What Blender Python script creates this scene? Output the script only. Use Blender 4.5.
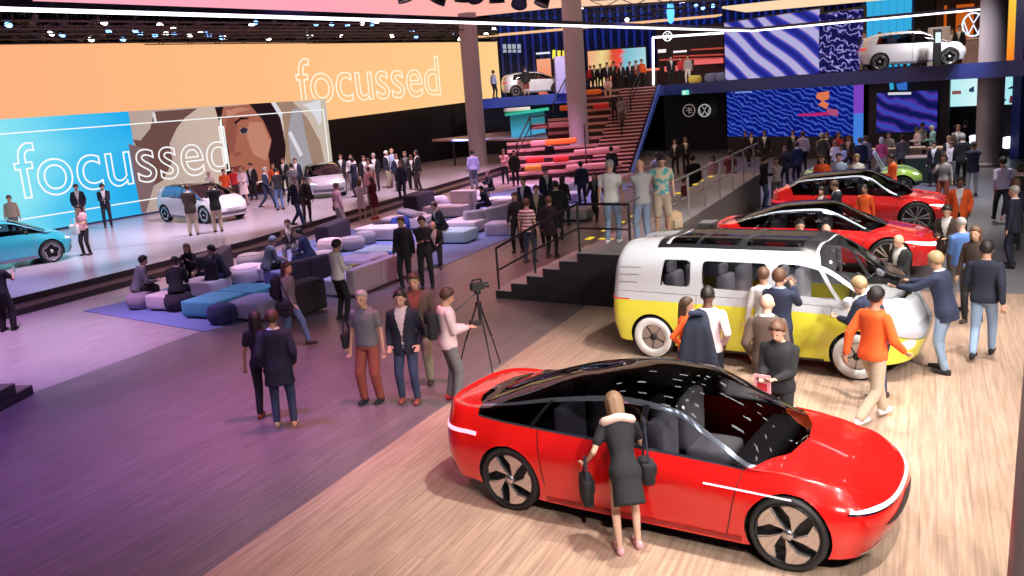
import bpy, bmesh, math, random
import numpy as np
from mathutils import Vector, Matrix
random.seed(7)
for o in list(bpy.data.objects): bpy.data.objects.remove(o)
SC = bpy.context.scene
COL = SC.collection
# ------------------------------------------------------------------ camera
F_PX, PITCH, ROLL, CAM_H = 888.1, .21326, -.07505, 4.469
_cp, _sp, _c, _s = math.cos(PITCH), math.sin(PITCH), math.cos(ROLL), math.sin(ROLL)
FW = np.array([0, _cp, -_sp]); UP0 = np.array([0, _sp, _cp]); RT0 = np.array([1., 0, 0])
RT = _c*RT0 + _s*UP0; UP = -_s*RT0 + _c*UP0
cam_data = bpy.data.cameras.new('camera'); cam = bpy.data.objects.new('camera', cam_data); COL.objects.link(cam)
cam_data.sensor_width = 36; cam_data.lens = F_PX/1024*36; cam_data.clip_end = 400; cam_data.clip_start = .1
M = Matrix.Identity(4)
for i in range(3):
    M[i][0] = RT[i]; M[i][1] = UP[i]; M[i][2] = -FW[i]
M[2][3] = CAM_H
cam.matrix_world = M
SC.camera = cam
# ------------------------------------------------------------------ world, exposure
SC.view_settings.view_transform = 'Standard'; SC.view_settings.look = 'None'
SC.view_settings.gamma = 1; SC.view_settings.use_curve_mapping = False
SC.view_settings.exposure = 0.0
SC.cycles.use_denoising = True
SC.cycles.max_bounces = 6; SC.cycles.diffuse_bounces = 3; SC.cycles.glossy_bounces = 3
SC.cycles.transparent_max_bounces = 12; SC.cycles.sample_clamp_indirect = 4
SC.cycles.caustics_reflective = False; SC.cycles.caustics_refractive = False
w = bpy.data.worlds.new('world'); SC.world = w; w.use_nodes = True
w.node_tree.nodes['Background'].inputs[0].default_value = (.07, .05, .12, 1)
w.node_tree.nodes['Background'].inputs[1].default_value = .35

def G(x, y, z=0.):
    d = (x-512)*RT + (288-y)*UP + F_PX*FW
    t = (z-CAM_H)/d[2]
    return np.array([0, 0, CAM_H]) + t*d
def AT(x, y, D):
    d = (x-512)*RT + (288-y)*UP + F_PX*FW
    return np.array([0, 0, CAM_H]) + d*(D/d[1])
def ONPL(x, y, P, n):
    d = (x-512)*RT + (288-y)*UP + F_PX*FW
    o = np.array([0, 0, CAM_H]); n = np.array(n, float)
    return o + d*(((np.array(P)-o)@n)/(d@n))

def light(name, kind, loc, energy, color, target=None, size=.3, spot=60, blend=.6, sy=None):
    L = bpy.data.lights.new(name, kind); L.energy = energy; L.color = color
    if kind == 'SPOT': L.spot_size = math.radians(spot); L.spot_blend = blend; L.shadow_soft_size = size
    if kind == 'AREA':
        L.size = size
        if sy: L.shape = 'RECTANGLE'; L.size_y = sy
    o = bpy.data.objects.new(name, L); COL.objects.link(o); o.location = loc
    if target is not None:
        d = Vector(target)-Vector(loc); o.rotation_euler = d.to_track_quat('-Z', 'Y').to_euler()
    return o
W_ = (1, .93, .86)
# white key lamps above the parked cars (fixtures are built on the truss below)
KEY = []
for (tx, ty, e) in [(3.4, 7.6, 1500), (1.0, 9.6, 1350), (5.2, 9.8, 1400), (3.2, 13.2, 1500), (6.2, 13.0, 1500), (8.6, 16.5, 1300), (6.5, 20.5, 1600), (9.5, 24.5, 1700), (13., 27., 1500)]:
    KEY.append((tx+1.2, ty-1.2, 8.2, tx, ty, e*1.75))
for (lx, tx, ty, e) in ((1.5, .8, 8.4, 1700), (3.5, 2.8, 8.0, 2600), (7.5, 4.2, 9.5, 2600), (10.5, 6.0, 12.6, 2500), (6.5, 3.9, 13.4, 2300), (12.5, 9.5, 18.5, 3000)):
    KEY.append((lx, ty-8.5 if ty < 10 else ty-9., 7.6, tx, ty, e))
for (lx, ly, lz, tx, ty, e) in KEY:
    light('key_spot', 'SPOT', (lx, ly, lz), e, W_, (tx, ty, 0), .12, 62, .8)
# stage lamps
for (tx, ty, e) in [(-15.5, 30.5, 4200), (-11.5, 36, 5200), (-7.5, 44, 4200), (-3, 50, 1800), (-11, 27, 1500)]:
    light('stage_spot', 'SPOT', (tx+3, ty-3, 9.2), e*1.15, (.97, .82, 1.), (tx, ty, .35), .2, 70, .8)
# coloured washes on the left hand floor and lounge
for (lx, ly, tx, ty, e, c, sp) in [(-6, 12, -6.5, 12.5, 1050, (.40, .20, 1.), 75), (-1.5, 13, -3, 14, 850, (1., .26, .44), 62), (-4, 8, -4, 9, 330, (1., .22, .42), 70),
        (-10, 18.5, -10, 18.5, 1900, (.78, .48, 1.), 58), (-5, 23, -5, 23, 1000, (.45, .42, 1.), 55), (-4, 29, -4, 30, 1700, (.8, .62, 1.), 62), (-1, 37, -.5, 38, 2100, (.75, .55, 1.), 62),
        (.5, 21, 0, 22, 700, (1., .3, .4), 60), (1.5, 46, 2, 48, 2300, (.75, .35, .7), 70), (-9, 25, -8, 26, 1000, (1., .6, .75), 50), (-15, 21, -15, 23, 1100, (.6, .3, 1), 60), (-2, 25, -2, 26, 400, (1., .6, .6), 50),
        (6, 35, 6, 37, 700, (.3, .3, .8), 70), (12, 33, 13, 34, 1000, (.35, .35, .9), 60), (16, 30, 17, 31, 1300, (.8, .78, .9), 70), (19, 38, 19, 39, 900, (.95, .85, .8), 60)]:
    light('wash_spot', 'SPOT', (lx, ly, 9.0), e*3.4, c, (tx, ty, 0), .25, sp, 1.)
# ------------------------------------------------------------------ materials
MATS = {}
def mat(name, col=(.5, .5, .5), rough=.6, metal=0., emit=None, es=1., coat=0., spec=.5, noise=.0, nscale=30., bump=0.):
    if name in MATS: return MATS[name]
    m = bpy.data.materials.new(name); m.use_nodes = True; nt = m.node_tree; b = nt.nodes['Principled BSDF']
    b.inputs['Base Color'].default_value = (*col, 1); b.inputs['Roughness'].default_value = rough
    b.inputs['Metallic'].default_value = metal; b.inputs['Specular IOR Level'].default_value = spec
    b.inputs['Coat Weight'].default_value = coat; b.inputs['Coat Roughness'].default_value = .04
    if emit: b.inputs['Emission Color'].default_value = (*emit, 1); b.inputs['Emission Strength'].default_value = es
    if noise or bump:
        tc = nt.nodes.new('ShaderNodeTexCoord'); n = nt.nodes.new('ShaderNodeTexNoise'); n.inputs['Scale'].default_value = nscale
        nt.links.new(tc.outputs['Object'], n.inputs['Vector'])
        if noise:
            mx = nt.nodes.new('ShaderNodeMix'); mx.data_type = 'RGBA'
            mx.inputs['A'].default_value = (*[c*(1-noise) for c in col], 1); mx.inputs['B'].default_value = (*[min(1, c*(1+noise)) for c in col], 1)
            nt.links.new(n.outputs['Fac'], mx.inputs['Factor']); nt.links.new(mx.outputs['Result'], b.inputs['Base Color'])
        if bump:
            bp = nt.nodes.new('ShaderNodeBump'); bp.inputs['Strength'].default_value = bump; bp.inputs['Distance'].default_value = .01
            nt.links.new(n.outputs['Fac'], bp.inputs['Height']); nt.links.new(bp.outputs['Normal'], b.inputs['Normal'])
    MATS[name] = m; return m
def emis(name, col, s=1.):
    if name in MATS: return MATS[name]
    m = bpy.data.materials.new(name); m.use_nodes = True; nt = m.node_tree; nt.nodes.clear()
    e = nt.nodes.new('ShaderNodeEmission'); o = nt.nodes.new('ShaderNodeOutputMaterial')
    e.inputs[0].default_value = (*col, 1); e.inputs[1].default_value = s; nt.links.new(e.outputs[0], o.inputs[0])
    MATS[name] = m; return m
def srgb(h):
    h = h.lstrip('#'); r = [int(h[i:i+2], 16)/255 for i in (0, 2, 4)]
    return tuple(c/12.92 if c <= .04045 else ((c+.055)/1.055)**2.4 for c in r)
def ramp_screen(name, axis, stops, s=1., noise=None, coord='Object'):
    """a lit screen: colour stops along one object axis, optionally bent by noise"""
    m = bpy.data.materials.new(name); m.use_nodes = True; nt = m.node_tree; nt.nodes.clear()
    e = nt.nodes.new('ShaderNodeEmission'); o = nt.nodes.new('ShaderNodeOutputMaterial')
    tc = nt.nodes.new('ShaderNodeTexCoord'); sx = nt.nodes.new('ShaderNodeSeparateXYZ'); nt.links.new(tc.outputs['Generated'], sx.inputs[0])
    src = sx.outputs[axis]
    if noise:
        n = nt.nodes.new('ShaderNodeTexNoise'); n.inputs['Scale'].default_value = noise[0]; nt.links.new(tc.outputs['Generated'], n.inputs['Vector'])
        a = nt.nodes.new('ShaderNodeMath'); a.operation = 'MULTIPLY_ADD'; nt.links.new(n.outputs['Fac'], a.inputs[0]); a.inputs[1].default_value = noise[1]; nt.links.new(src, a.inputs[2])
        a2 = nt.nodes.new('ShaderNodeMath'); a2.operation = 'SUBTRACT'; nt.links.new(a.outputs[0], a2.inputs[0]); a2.inputs[1].default_value = noise[1]/2; src = a2.outputs[0]
    r = nt.nodes.new('ShaderNodeValToRGB'); el = r.color_ramp.elements
    for i, (p, c) in enumerate(stops):
        x = el[i] if i < 2 else el.new(p)
        x.position = p; x.color = (*srgb(c), 1)
    nt.links.new(src, r.inputs[0]); nt.links.new(r.outputs[0], e.inputs[0]); e.inputs[1].default_value = s; nt.links.new(e.outputs[0], o.inputs[0])
    return m
def wave_screen(name, stops, scale, dist, s=1., dscale=1.5, rot=(0, 0, .6)):
    m = bpy.data.materials.new(name); m.use_nodes = True; nt = m.node_tree; nt.nodes.clear()
    e = nt.nodes.new('ShaderNodeEmission'); o = nt.nodes.new('ShaderNodeOutputMaterial')
    tc = nt.nodes.new('ShaderNodeTexCoord'); mp = nt.nodes.new('ShaderNodeMapping'); mp.inputs['Rotation'].default_value = rot
    nt.links.new(tc.outputs['Object'], mp.inputs[0])
    wv = nt.nodes.new('ShaderNodeTexWave'); wv.inputs['Scale'].default_value = scale; wv.inputs['Distortion'].default_value = dist
    wv.inputs['Detail'].default_value = 2; wv.inputs['Detail Scale'].default_value = dscale
    nt.links.new(mp.outputs[0], wv.inputs['Vector'])
    r = nt.nodes.new('ShaderNodeValToRGB'); el = r.color_ramp.elements
    for i, (p, c) in enumerate(stops):
        x = el[i] if i < 2 else el.new(p)
        x.position = p; x.color = (*srgb(c), 1)
    nt.links.new(wv.outputs['Fac'], r.inputs[0]); nt.links.new(r.outputs[0], e.inputs[0]); e.inputs[1].default_value = s; nt.links.new(e.outputs[0], o.inputs[0])
    return m
def wood(name, c1, c2, ang, rough=.35, pw=.18, spec=.5):
    """boards running along world angle ang"""
    m = bpy.data.materials.new(name); m.use_nodes = True; nt = m.node_tree; b = nt.nodes['Principled BSDF']
    tc = nt.nodes.new('ShaderNodeTexCoord'); mp = nt.nodes.new('ShaderNodeMapping'); mp.vector_type = 'TEXTURE'; mp.inputs['Rotation'].default_value = (0, 0, ang)
    nt.links.new(tc.outputs['Object'], mp.inputs[0])
    br = nt.nodes.new('ShaderNodeTexBrick'); br.inputs['Scale'].default_value = 1; br.inputs['Brick Width'].default_value = 1.9; br.inputs['Row Height'].default_value = pw
    br.inputs['Mortar Size'].default_value = .003; br.inputs['Color1'].default_value = (*c1, 1); br.inputs['Color2'].default_value = (*c2, 1)
    br.inputs['Mortar'].default_value = (*[c*.55 for c in c1], 1); br.offset = .37
    nt.links.new(mp.outputs[0], br.inputs['Vector'])
    sc = nt.nodes.new('ShaderNodeMapping'); sc.inputs['Scale'].default_value = (1.2, 22, 1); nt.links.new(mp.outputs[0], sc.inputs[0])
    n = nt.nodes.new('ShaderNodeTexNoise'); n.inputs['Scale'].default_value = 1.; n.inputs['Detail'].default_value = 6; nt.links.new(sc.outputs[0], n.inputs['Vector'])
    r = nt.nodes.new('ShaderNodeValToRGB'); r.color_ramp.elements[0].position = .35; r.color_ramp.elements[0].color = (.72, .70, .68, 1); r.color_ramp.elements[1].position = .65; r.color_ramp.elements[1].color = (1.05, 1.05, 1.05, 1)
    nt.links.new(n.outputs['Fac'], r.inputs[0])
    mx = nt.nodes.new('ShaderNodeMix'); mx.data_type = 'RGBA'; mx.blend_type = 'MULTIPLY'; mx.inputs['Factor'].default_value = 1
    nt.links.new(br.outputs['Color'], mx.inputs['A']); nt.links.new(r.outputs[0], mx.inputs['B']); nt.links.new(mx.outputs['Result'], b.inputs['Base Color'])
    b.inputs['Roughness'].default_value = rough; b.inputs['Specular IOR Level'].default_value = spec
    return m
def glass(name, tint, gloss=.9, rough=.02):
    if name in MATS: return MATS[name]
    m = bpy.data.materials.new(name); m.use_nodes = True; nt = m.node_tree; nt.nodes.clear()
    o = nt.nodes.new('ShaderNodeOutputMaterial'); t = nt.nodes.new('ShaderNodeBsdfTransparent'); t.inputs[0].default_value = (*tint, 1)
    g = nt.nodes.new('ShaderNodeBsdfGlossy'); g.inputs['Roughness'].default_value = rough; g.inputs[0].default_value = (gloss, gloss, gloss, 1)
    f = nt.nodes.new('ShaderNodeFresnel'); f.inputs[0].default_value = 1.5; mx = nt.nodes.new('ShaderNodeMixShader')
    nt.links.new(f.outputs[0], mx.inputs[0]); nt.links.new(t.outputs[0], mx.inputs[1]); nt.links.new(g.outputs[0], mx.inputs[2]); nt.links.new(mx.outputs[0], o.inputs[0])
    MATS[name] = m; return m
# ------------------------------------------------------------------ object helpers
def _link(o, parent=None):
    COL.objects.link(o)
    if parent is not None: o.parent = parent
    return o
def thing(name, label, cat, loc=(0, 0, 0), rz=0., group=None, scale=1.):
    o = bpy.data.objects.new(name, None); COL.objects.link(o); o.empty_display_size = .1
    o.location = loc; o.rotation_euler = (0, 0, rz); o.scale = (scale,)*3
    o['label'] = label; o['category'] = cat
    if group: o['group'] = group
    return o
def tag(o, label, cat, group=None, kind=None):
    o['label'] = label; o['category'] = cat
    if group: o['group'] = group
    if kind: o['kind'] = kind
    return o
def struct(o):
    o['kind'] = 'structure'; return o
class MB:
    def __init__(s): s.v = []; s.f = []
    def add(s, vs, fs):
        n = len(s.v); s.v += [tuple(map(float, p)) for p in vs]; s.f += [tuple(i+n for i in f) for f in fs]; return s
    def box(s, c, size, rz=0., rx=0., ry=0.):
        hx, hy, hz = [a/2 for a in size]
        R = Matrix.Rotation(rz, 3, 'Z') @ Matrix.Rotation(ry, 3, 'Y') @ Matrix.Rotation(rx, 3, 'X')
        vs = [Vector(c)+R @ Vector((x, y, z)) for x in (-hx, hx) for y in (-hy, hy) for z in (-hz, hz)]
        return s.add(vs, [(0, 1, 3, 2), (4, 6, 7, 5), (0, 4, 5, 1), (2, 3, 7, 6), (0, 2, 6, 4), (1, 5, 7, 3)])
    def bar(s, p, q, w, h=None):
        """square bar from p to q"""
        p, q = Vector(p), Vector(q); h = h or w; d = (q-p)
        if d.length < 1e-6: return s
        d.normalize(); up = Vector((0, 0, 1)) if abs(d.z) < .95 else Vector((0, 1, 0))
        a = d.cross(up).normalized()*w/2; b = a.cross(d).normalized()*h/2
        vs = [e+i*a+j*b for e in (p, q) for i, j in ((-1, -1), (1, -1), (1, 1), (-1, 1))]
        return s.add(vs, [(3, 2, 1, 0), (4, 5, 6, 7), (0, 1, 5, 4), (1, 2, 6, 5), (2, 3, 7, 6), (3, 0, 4, 7)])
    def tube(s, p, q, r1, r2=None, n=10, dome=False, fl=1.):
        p, q = Vector(p), Vector(q); r2 = r1 if r2 is None else r2; d = q-p; L = d.length
        if L < 1e-6: return s
        d.normalize(); up = Vector((0, 0, 1)) if abs(d.z) < .9 else Vector((0, 1, 0))
        a = d.cross(up).normalized(); b = a.cross(d).normalized()
        st = [(p-d*r1*math.sin(t), r1*math.cos(t)) for t in (1.1, .6)] if dome else []
        st += [(p, r1), (q, r2)]
        st += [(q+d*r2*math.sin(t), r2*math.cos(t)) for t in (.6, 1.1)] if dome else []
        vs = []; 
        for (c, r) in st: vs += [c+a*r*math.cos(2*math.pi*i/n)+b*r*fl*math.sin(2*math.pi*i/n) for i in range(n)]
        fs = [(k*n+i, k*n+(i+1) % n, (k+1)*n+(i+1) % n, (k+1)*n+i) for k in range(len(st)-1) for i in range(n)]
        fs += [tuple(range(n))[::-1], tuple((len(st)-1)*n+i for i in range(n))]
        return s.add(vs, fs)
    def ell(s, c, r, n=14, m=8, R=None):
        vs = [Vector((0, 0, r[2]))]; 
        for j in range(1, m):
            t = math.pi*j/m
            vs += [Vector((r[0]*math.sin(t)*math.cos(2*math.pi*i/n), r[1]*math.sin(t)*math.sin(2*math.pi*i/n), r[2]*math.cos(t))) for i in range(n)]
        vs.append(Vector((0, 0, -r[2])))
        if R is not None: vs = [R @ v for v in vs]
        vs = [v+Vector(c) for v in vs]
        fs = [(0, 1+i, 1+(i+1) % n) for i in range(n)]
        for j in range(m-2): fs += [(1+j*n+i, 1+(j+1)*n+i, 1+(j+1)*n+(i+1) % n, 1+j*n+(i+1) % n) for i in range(n)]
        L = len(vs)-1; fs += [(L, 1+(m-2)*n+(i+1) % n, 1+(m-2)*n+i) for i in range(n)]
        return s.add(vs, fs)
    def lathe(s, prof, n=24, c=(0, 0, 0), axis='Z', closed=False):
        vs = []
        for (r, h) in prof:
            for i in range(n):
                a = 2*math.pi*i/n
                p = (r*math.cos(a), r*math.sin(a), h) if axis == 'Z' else (r*math.cos(a), h, -r*math.sin(a))
                vs.append((p[0]+c[0], p[1]+c[1], p[2]+c[2]))
        K = len(prof); fs = [(k*n+i, k*n+(i+1) % n, (k+1)*n+(i+1) % n, (k+1)*n+i) for k in range(K-1) for i in range(n)]
        if closed: fs += [((K-1)*n+i, (K-1)*n+(i+1) % n, (i+1) % n, i) for i in range(n)]
        else:
            if prof[0][0] > 1e-5: fs.append(tuple(range(n))[::-1])
            if prof[-1][0] > 1e-5: fs.append(tuple((K-1)*n+i for i in range(n)))
        return s.add(vs, fs)
    def prism(s, pts, z0, z1):
        n = len(pts)
        A = sum(pts[i][0]*pts[(i+1) % n][1]-pts[(i+1) % n][0]*pts[i][1] for i in range(n))
        if A < 0: pts = pts[::-1]
        vs = [(p[0], p[1], z0) for p in pts]+[(p[0], p[1], z1) for p in pts]
        return s.add(vs, [tuple(range(n))[::-1], tuple(range(n, 2*n))]+[(i, (i+1) % n, n+(i+1) % n, n+i) for i in range(n)])
    def slab(s, pts, off):
        """polygon in any plane, extruded by the vector off"""
        n = len(pts); off = Vector([float(a) for a in off]); P = [Vector([float(a) for a in p]) for p in pts]
        return s.add(P+[p+off for p in P], [tuple(range(n))[::-1], tuple(range(n, 2*n))]+[(i, (i+1) % n, n+(i+1) % n, n+i) for i in range(n)])
    def rbox(s, c, size, r, rz=0., k=3, squash=None):
        """box with round edges"""
        h = [a/2 for a in size]; r = min(r, *h)*.999; R = Matrix.Rotation(rz, 3, 'Z')
        t = [-1.]+[-1+2*(i)/(2*k) for i in range(1, 2*k)]+[1.]
        idx = {}; vs = []; fs = []
        def vid(a, b, d):
            key = (round(a, 4), round(b, 4), round(d, 4))
            if key in idx: return idx[key]
            q = Vector(key); q = Vector([x*.999 for x in q])
            co = []
            n = Vector([math.tan(x*math.pi/4) for x in key]).normalized()
            p = Vector([math.copysign(h[i]-r, key[i]) if abs(key[i]) > .01 else 0 for i in range(3)])
            # positions: stretch middle
            p = Vector([(h[i]-r)*max(-1, min(1, key[i]*2.2)) for i in range(3)])
            v = R @ (p+n*r)+Vector([float(a) for a in c]); idx[key] = len(vs); vs.append(v); return idx[key]
        for ax in range(3):
            for sg in (-1, 1):
                for i in range(2*k):
                    for j in range(2*k):
                        q = []
                        for (a, b) in ((t[i], t[j]), (t[i+1], t[j]), (t[i+1], t[j+1]), (t[i], t[j+1])):
                            co = [0, 0, 0]; co[ax] = sg; co[(ax+1) % 3] = a; co[(ax+2) % 3] = b; q.append(vid(*co))
                        fs.append(tuple(q) if sg > 0 else tuple(q[::-1]))
        return s.add(vs, fs)
    def mesh(s, name='m', smooth=False, recalc=False):
        me = bpy.data.meshes.new(name); me.from_pydata(s.v, [], s.f); me.update()
        if recalc:
            bm = bmesh.new(); bm.from_mesh(me); bmesh.ops.recalc_face_normals(bm, faces=bm.faces); bm.to_mesh(me); bm.free()
        if smooth: me.polygons.foreach_set('use_smooth', [True]*len(me.polygons))
        return me
    def build(s, name, m, parent=None, smooth=False, recalc=True, bevel=0.):
        me = s.mesh(name, smooth, recalc); me.materials.append(m)
        o = _link(bpy.data.objects.new(name, me), parent)
        if bevel: b = o.modifiers.new('b', 'BEVEL'); b.width = bevel; b.segments = 2; b.limit_method = 'ANGLE'
        return o
def text(name, body, m, parent, origin, xdir, up, size, outline=0., extrude=.0, align='LEFT', xs=1.):
    cu = bpy.data.curves.new(name, 'FONT'); cu.body = body; cu.size = size; cu.align_x = align
    if outline: cu.fill_mode = 'NONE'; cu.bevel_depth = outline; cu.bevel_resolution = 1
    else: cu.extrude = extrude
    cu.materials.append(m)
    o = _link(bpy.data.objects.new(name, cu), parent)
    x = Vector([float(a) for a in xdir]).normalized(); u = Vector([float(a) for a in up]).normalized(); n = x.cross(u).normalized()
    Mx = Matrix.Identity(4)
    for i in range(3): Mx[i][0] = x[i]*xs; Mx[i][1] = u[i]; Mx[i][2] = n[i]; Mx[i][3] = float(origin[i])
    me = bpy.data.meshes.new_from_object(o); o2 = _link(bpy.data.objects.new(name, me), parent); bpy.data.objects.remove(o); o2.matrix_world = Mx
    return o2
BLACK = mat('matt_black', (.012, .012, .014), .6)
DARKM = mat('dark_metal', (.03, .03, .035), .4, .6)
WHITE = mat('white_plastic', (.8, .8, .8), .4)
CHROME = mat('chrome', (.75, .75, .77), .12, 1.)
# ================================================================== the hall
U = np.array([.432, .902]); Wv = np.array([.902, -.432]); P0 = np.array([-3.31, 8.14])
UA = math.atan2(U[1], U[0])
def uw(u, w): p = P0+U*u+Wv*w; return (float(p[0]), float(p[1]))
GREYF = mat('hall_floor_grey', (.16, .16, .18), .38, noise=.08, nscale=3)
o = struct(MB().prism([(-60, -5), (60, -5), (60, 110), (-60, 110)], -.2, -.02).build('floor', GREYF))
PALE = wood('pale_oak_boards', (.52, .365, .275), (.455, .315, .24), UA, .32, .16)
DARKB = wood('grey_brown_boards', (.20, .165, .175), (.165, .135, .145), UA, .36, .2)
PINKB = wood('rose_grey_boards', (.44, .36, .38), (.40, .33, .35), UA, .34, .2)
def flr(name, pts, m, z0, z1): return struct(MB().prism(pts, z0, z1).build(name, m))
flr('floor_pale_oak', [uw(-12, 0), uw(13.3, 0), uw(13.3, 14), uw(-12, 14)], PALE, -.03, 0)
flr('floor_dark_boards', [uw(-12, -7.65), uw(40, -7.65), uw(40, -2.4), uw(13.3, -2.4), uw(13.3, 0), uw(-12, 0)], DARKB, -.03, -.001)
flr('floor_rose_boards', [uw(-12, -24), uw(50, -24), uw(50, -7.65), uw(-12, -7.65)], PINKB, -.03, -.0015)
CARP = mat('blue_lounge_carpet', (.16, .20, .40), .95, noise=.1, nscale=60, bump=.3)
o = MB().prism([(-10.73, 21.73), (-6.64, 18.52), (-1.89, 24.19), (.22, 28.6), (6.5, 41.7), (2.2, 45.5), (-2.0, 40.5), (-7.1, 30.6), (-9.98, 22.5)], 0, .012).build('blue_carpet', CARP)
tag(o, 'blue carpet laid under the lounge seats beside the stage', 'carpet'); 
# walls and roof of the dark hall
WALLM = mat('hall_wall_black', (.012, .012, .016), .8)
struct(MB().box((0, 100, 8), (120, .4, 16.4)).build('wall_back', WALLM))
struct(MB().box((-48, 50, 8), (.4, 110, 16.4)).build('wall_left', WALLM))
struct(MB().box((58, 50, 8), (.4, 110, 16.4)).build('wall_right', WALLM))
struct(MB().box((0, 48, 14.2), (120, 110, .4)).build('ceiling', mat('hall_ceiling_black', (.01, .01, .012), .8)))
# ------------------------------------------------------------------ round columns
COLM = mat('grey_column_paint', (.31, .28, .32), .55, noise=.06, nscale=6)
def column(x, y, r, h, base=True):
    mb = MB(); mb.lathe([(r*1.12, 0), (r*1.12, .12), (r*1.02, .16), (r, .2), (r, h)], 40)
    o = struct(mb.build('column', COLM, smooth=True)); o.location = (x, y, 0)
    e = o.modifiers.new('e', 'EDGE_SPLIT'); e.split_angle = .7
c1 = G(479, 165, .35); c2 = AT(580.7, 168, 51.); c3 = G(988, 166)
column(c1[0], c1[1], .55, 14); column(c2[0], c2[1], .55, 14); column(c3[0], c3[1], .52, 14)
# tall tapered post at the right edge of the pale floor
pm = mat('bronze_grey_post', (.20, .15, .15), .3, .5)
mb = MB(); pb = G(1029, 640); mb.lathe([(.30, 0), (.24, 0.02), (.185, .1), (.185, 5.6)], 32); o = mb.build('column', pm, smooth=True); o.location = (float(pb[0]), float(pb[1]), 0); o.rotation_euler = (0, math.radians(1.6), 0); struct(o)
# ------------------------------------------------------------------ stage
SE = [np.array(p) for p in [(-19.5, 4.5), (-12.55, 20.9), (-8.75, 29.6), (-.55, 51.9), (4.4, 64.5)]]
e0 = G(0, 301, .35)[:2]; e1 = G(248, 240, .35)[:2]; e2 = G(497, 168, .35)[:2]
d01 = (e1-e0)/np.linalg.norm(e1-e0)
SE = [e0-d01*18, e0, e1, e2, e2+(e2-e1)/np.linalg.norm(e2-e1)*13]
def offs(pts, d):
    out = []
    for i, p in enumerate(pts):
        a = pts[max(0, i-1)]; b = pts[min(len(pts)-1, i+1)]; t = (b-a)/np.linalg.norm(b-a); out.append(p+np.array([t[1], -t[0]])*d)
    return out
STG = mat('pale_stage_floor', (.46, .41, .47), .22, noise=.05, nscale=2)
far = [(2., 70.), (-30, 70), (-46, 40), (-46, -5)]
struct(MB().prism([tuple(p) for p in SE]+far, 0, .35).build('stage_floor', STG))
RISE = mat('stage_riser_dark', (.035, .025, .035), .5)
TRD = wood('stage_tread_wood', (.10, .06, .06), (.08, .045, .05), math.atan2(d01[1], d01[0]), .4, .15)
t1 = offs(SE, .62)
struct(MB().prism([tuple(p) for p in SE]+[tuple(p) for p in t1[::-1]], 0, .17).build('stage_step', TRD))
mb = MB()
for a, b in zip(offs(SE, .012)[:-1], offs(SE, .012)[1:]): mb.bar((a[0], a[1], .25), (b[0], b[1], .25), .02, .18)
for a, b in zip(offs(SE, .632)[:-1], offs(SE, .632)[1:]): mb.bar((a[0], a[1], .07), (b[0], b[1], .07), .02, .15)
struct(mb.build('trim_1', RISE))
# ring mark on the stage floor where a car can turn
mb = MB(); rc = G(190, 232, .35)
mb.lathe([(5.2, 0), (5.2, .004), (5.24, .004), (5.24, 0)], 96, closed=True)
o = mb.build('trim_2', mat('turntable_gap', (.25, .22, .25), .5)); o.location = (-14.2, 35.6, .351); struct(o)
# ------------------------------------------------------------------ left screens
SA = np.array([-23.36, 30.2]); SB = np.array([-9.7, 51.4]); sd = (SB-SA)/np.linalg.norm(SB-SA); sn = np.array([sd[1], -sd[0]])
def scr_px(x, y, lift=.0):
    p = ONPL(x, y, (SA[0]+sn[0]*lift, SA[1]+sn[1]*lift, 0), (sn[0], sn[1], 0)); return p
def quad_screen(name, A, B, z0, z1, th, m, parent=None, z0b=None):
    """upright slab from A to B (plan points), faces the camera side"""
    d = (np.array(B)-np.array(A)); L = np.linalg.norm(d); d = d/L; z0b = z0 if z0b is None else z0b
    vs = [(0, 0, z0), (L, 0, z0b), (L, 0, z1), (0, 0, z1), (0, th, z0), (L, th, z0b), (L, th, z1), (0, th, z1)]
    mb = MB().add(vs, [(0, 1, 2, 3), (5, 4, 7, 6), (4, 0, 3, 7), (1, 5, 6, 2), (3, 2, 6, 7), (4, 5, 1, 0)])
    o = mb.build(name, m, parent, recalc=False); o.location = (float(A[0]), float(A[1]), 0); o.rotation_euler = (0, 0, math.atan2(d[1], d[0])); return o
def ext(A, B, e, back):
    A = np.array(A); B = np.array(B); d = (B-A)/np.linalg.norm(B-A); n = np.array([-d[1], d[0]]); return A-d*e+n*back, B+d*e+n*back
scr = thing('led_wall_screen', 'long screen along the stage showing cyan sky and a close-up face', 'screen')
ORNG = ramp_screen('orange_screen_light', 0, [(0, '#ffa97f'), (.35, '#ffb482'), (.6, '#ffbf86'), (1, '#ffd08e')], 1.0)
CY = ramp_screen('cyan_screen_light', 0, [(0, '#49d3f2'), (.3, '#59dcf4'), (.52, '#8fe9f5'), (.75, '#4fc6f2'), (1, '#23aeee')], 1.0, noise=(2.2, .35))
BEI = ramp_screen('beige_screen_light', 0, [(0, '#c4aea6'), (.35, '#dcc3b4'), (.6, '#d9bfae'), (1, '#d8c9bb')], .85, noise=(3, .2))
xa = scr_px(137, 165)[:2]
BLKF = mat('screen_frame_black', (.01, .01, .012), .5)
quad_screen('panel', SA, xa, .42, 5.02, .3, CY, scr)
quad_screen('panel', xa, SB, .42, 5.02, .3, BEI, scr)
quad_screen('screen_base', SA+sn*.02, SB+sn*.02, .35, .43, .3, mat('screen_foot_blue', (.02, .05, .16), .5), scr)
def pic(pts, m, lift, name='picture'):
    P = [scr_px(x, y, lift) for x, y in pts]
    P = [(p[0], p[1], min(5.015, max(.43, p[2]))) for p in P]
    return MB().slab(P, (-sn[0]*.008, -sn[1]*.008, 0)).build(name, m, scr)
def C(px): return px[0]/4.645+120, px[1]/4.645+90   # pixels of an enlarged crop
def crop(pts): return [C(p) for p in pts]
brown = emis('picture_brown', srgb('#7a5650'), .8); dbrown = emis('picture_dark_brown', srgb('#2c1a1e'), .8)
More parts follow.
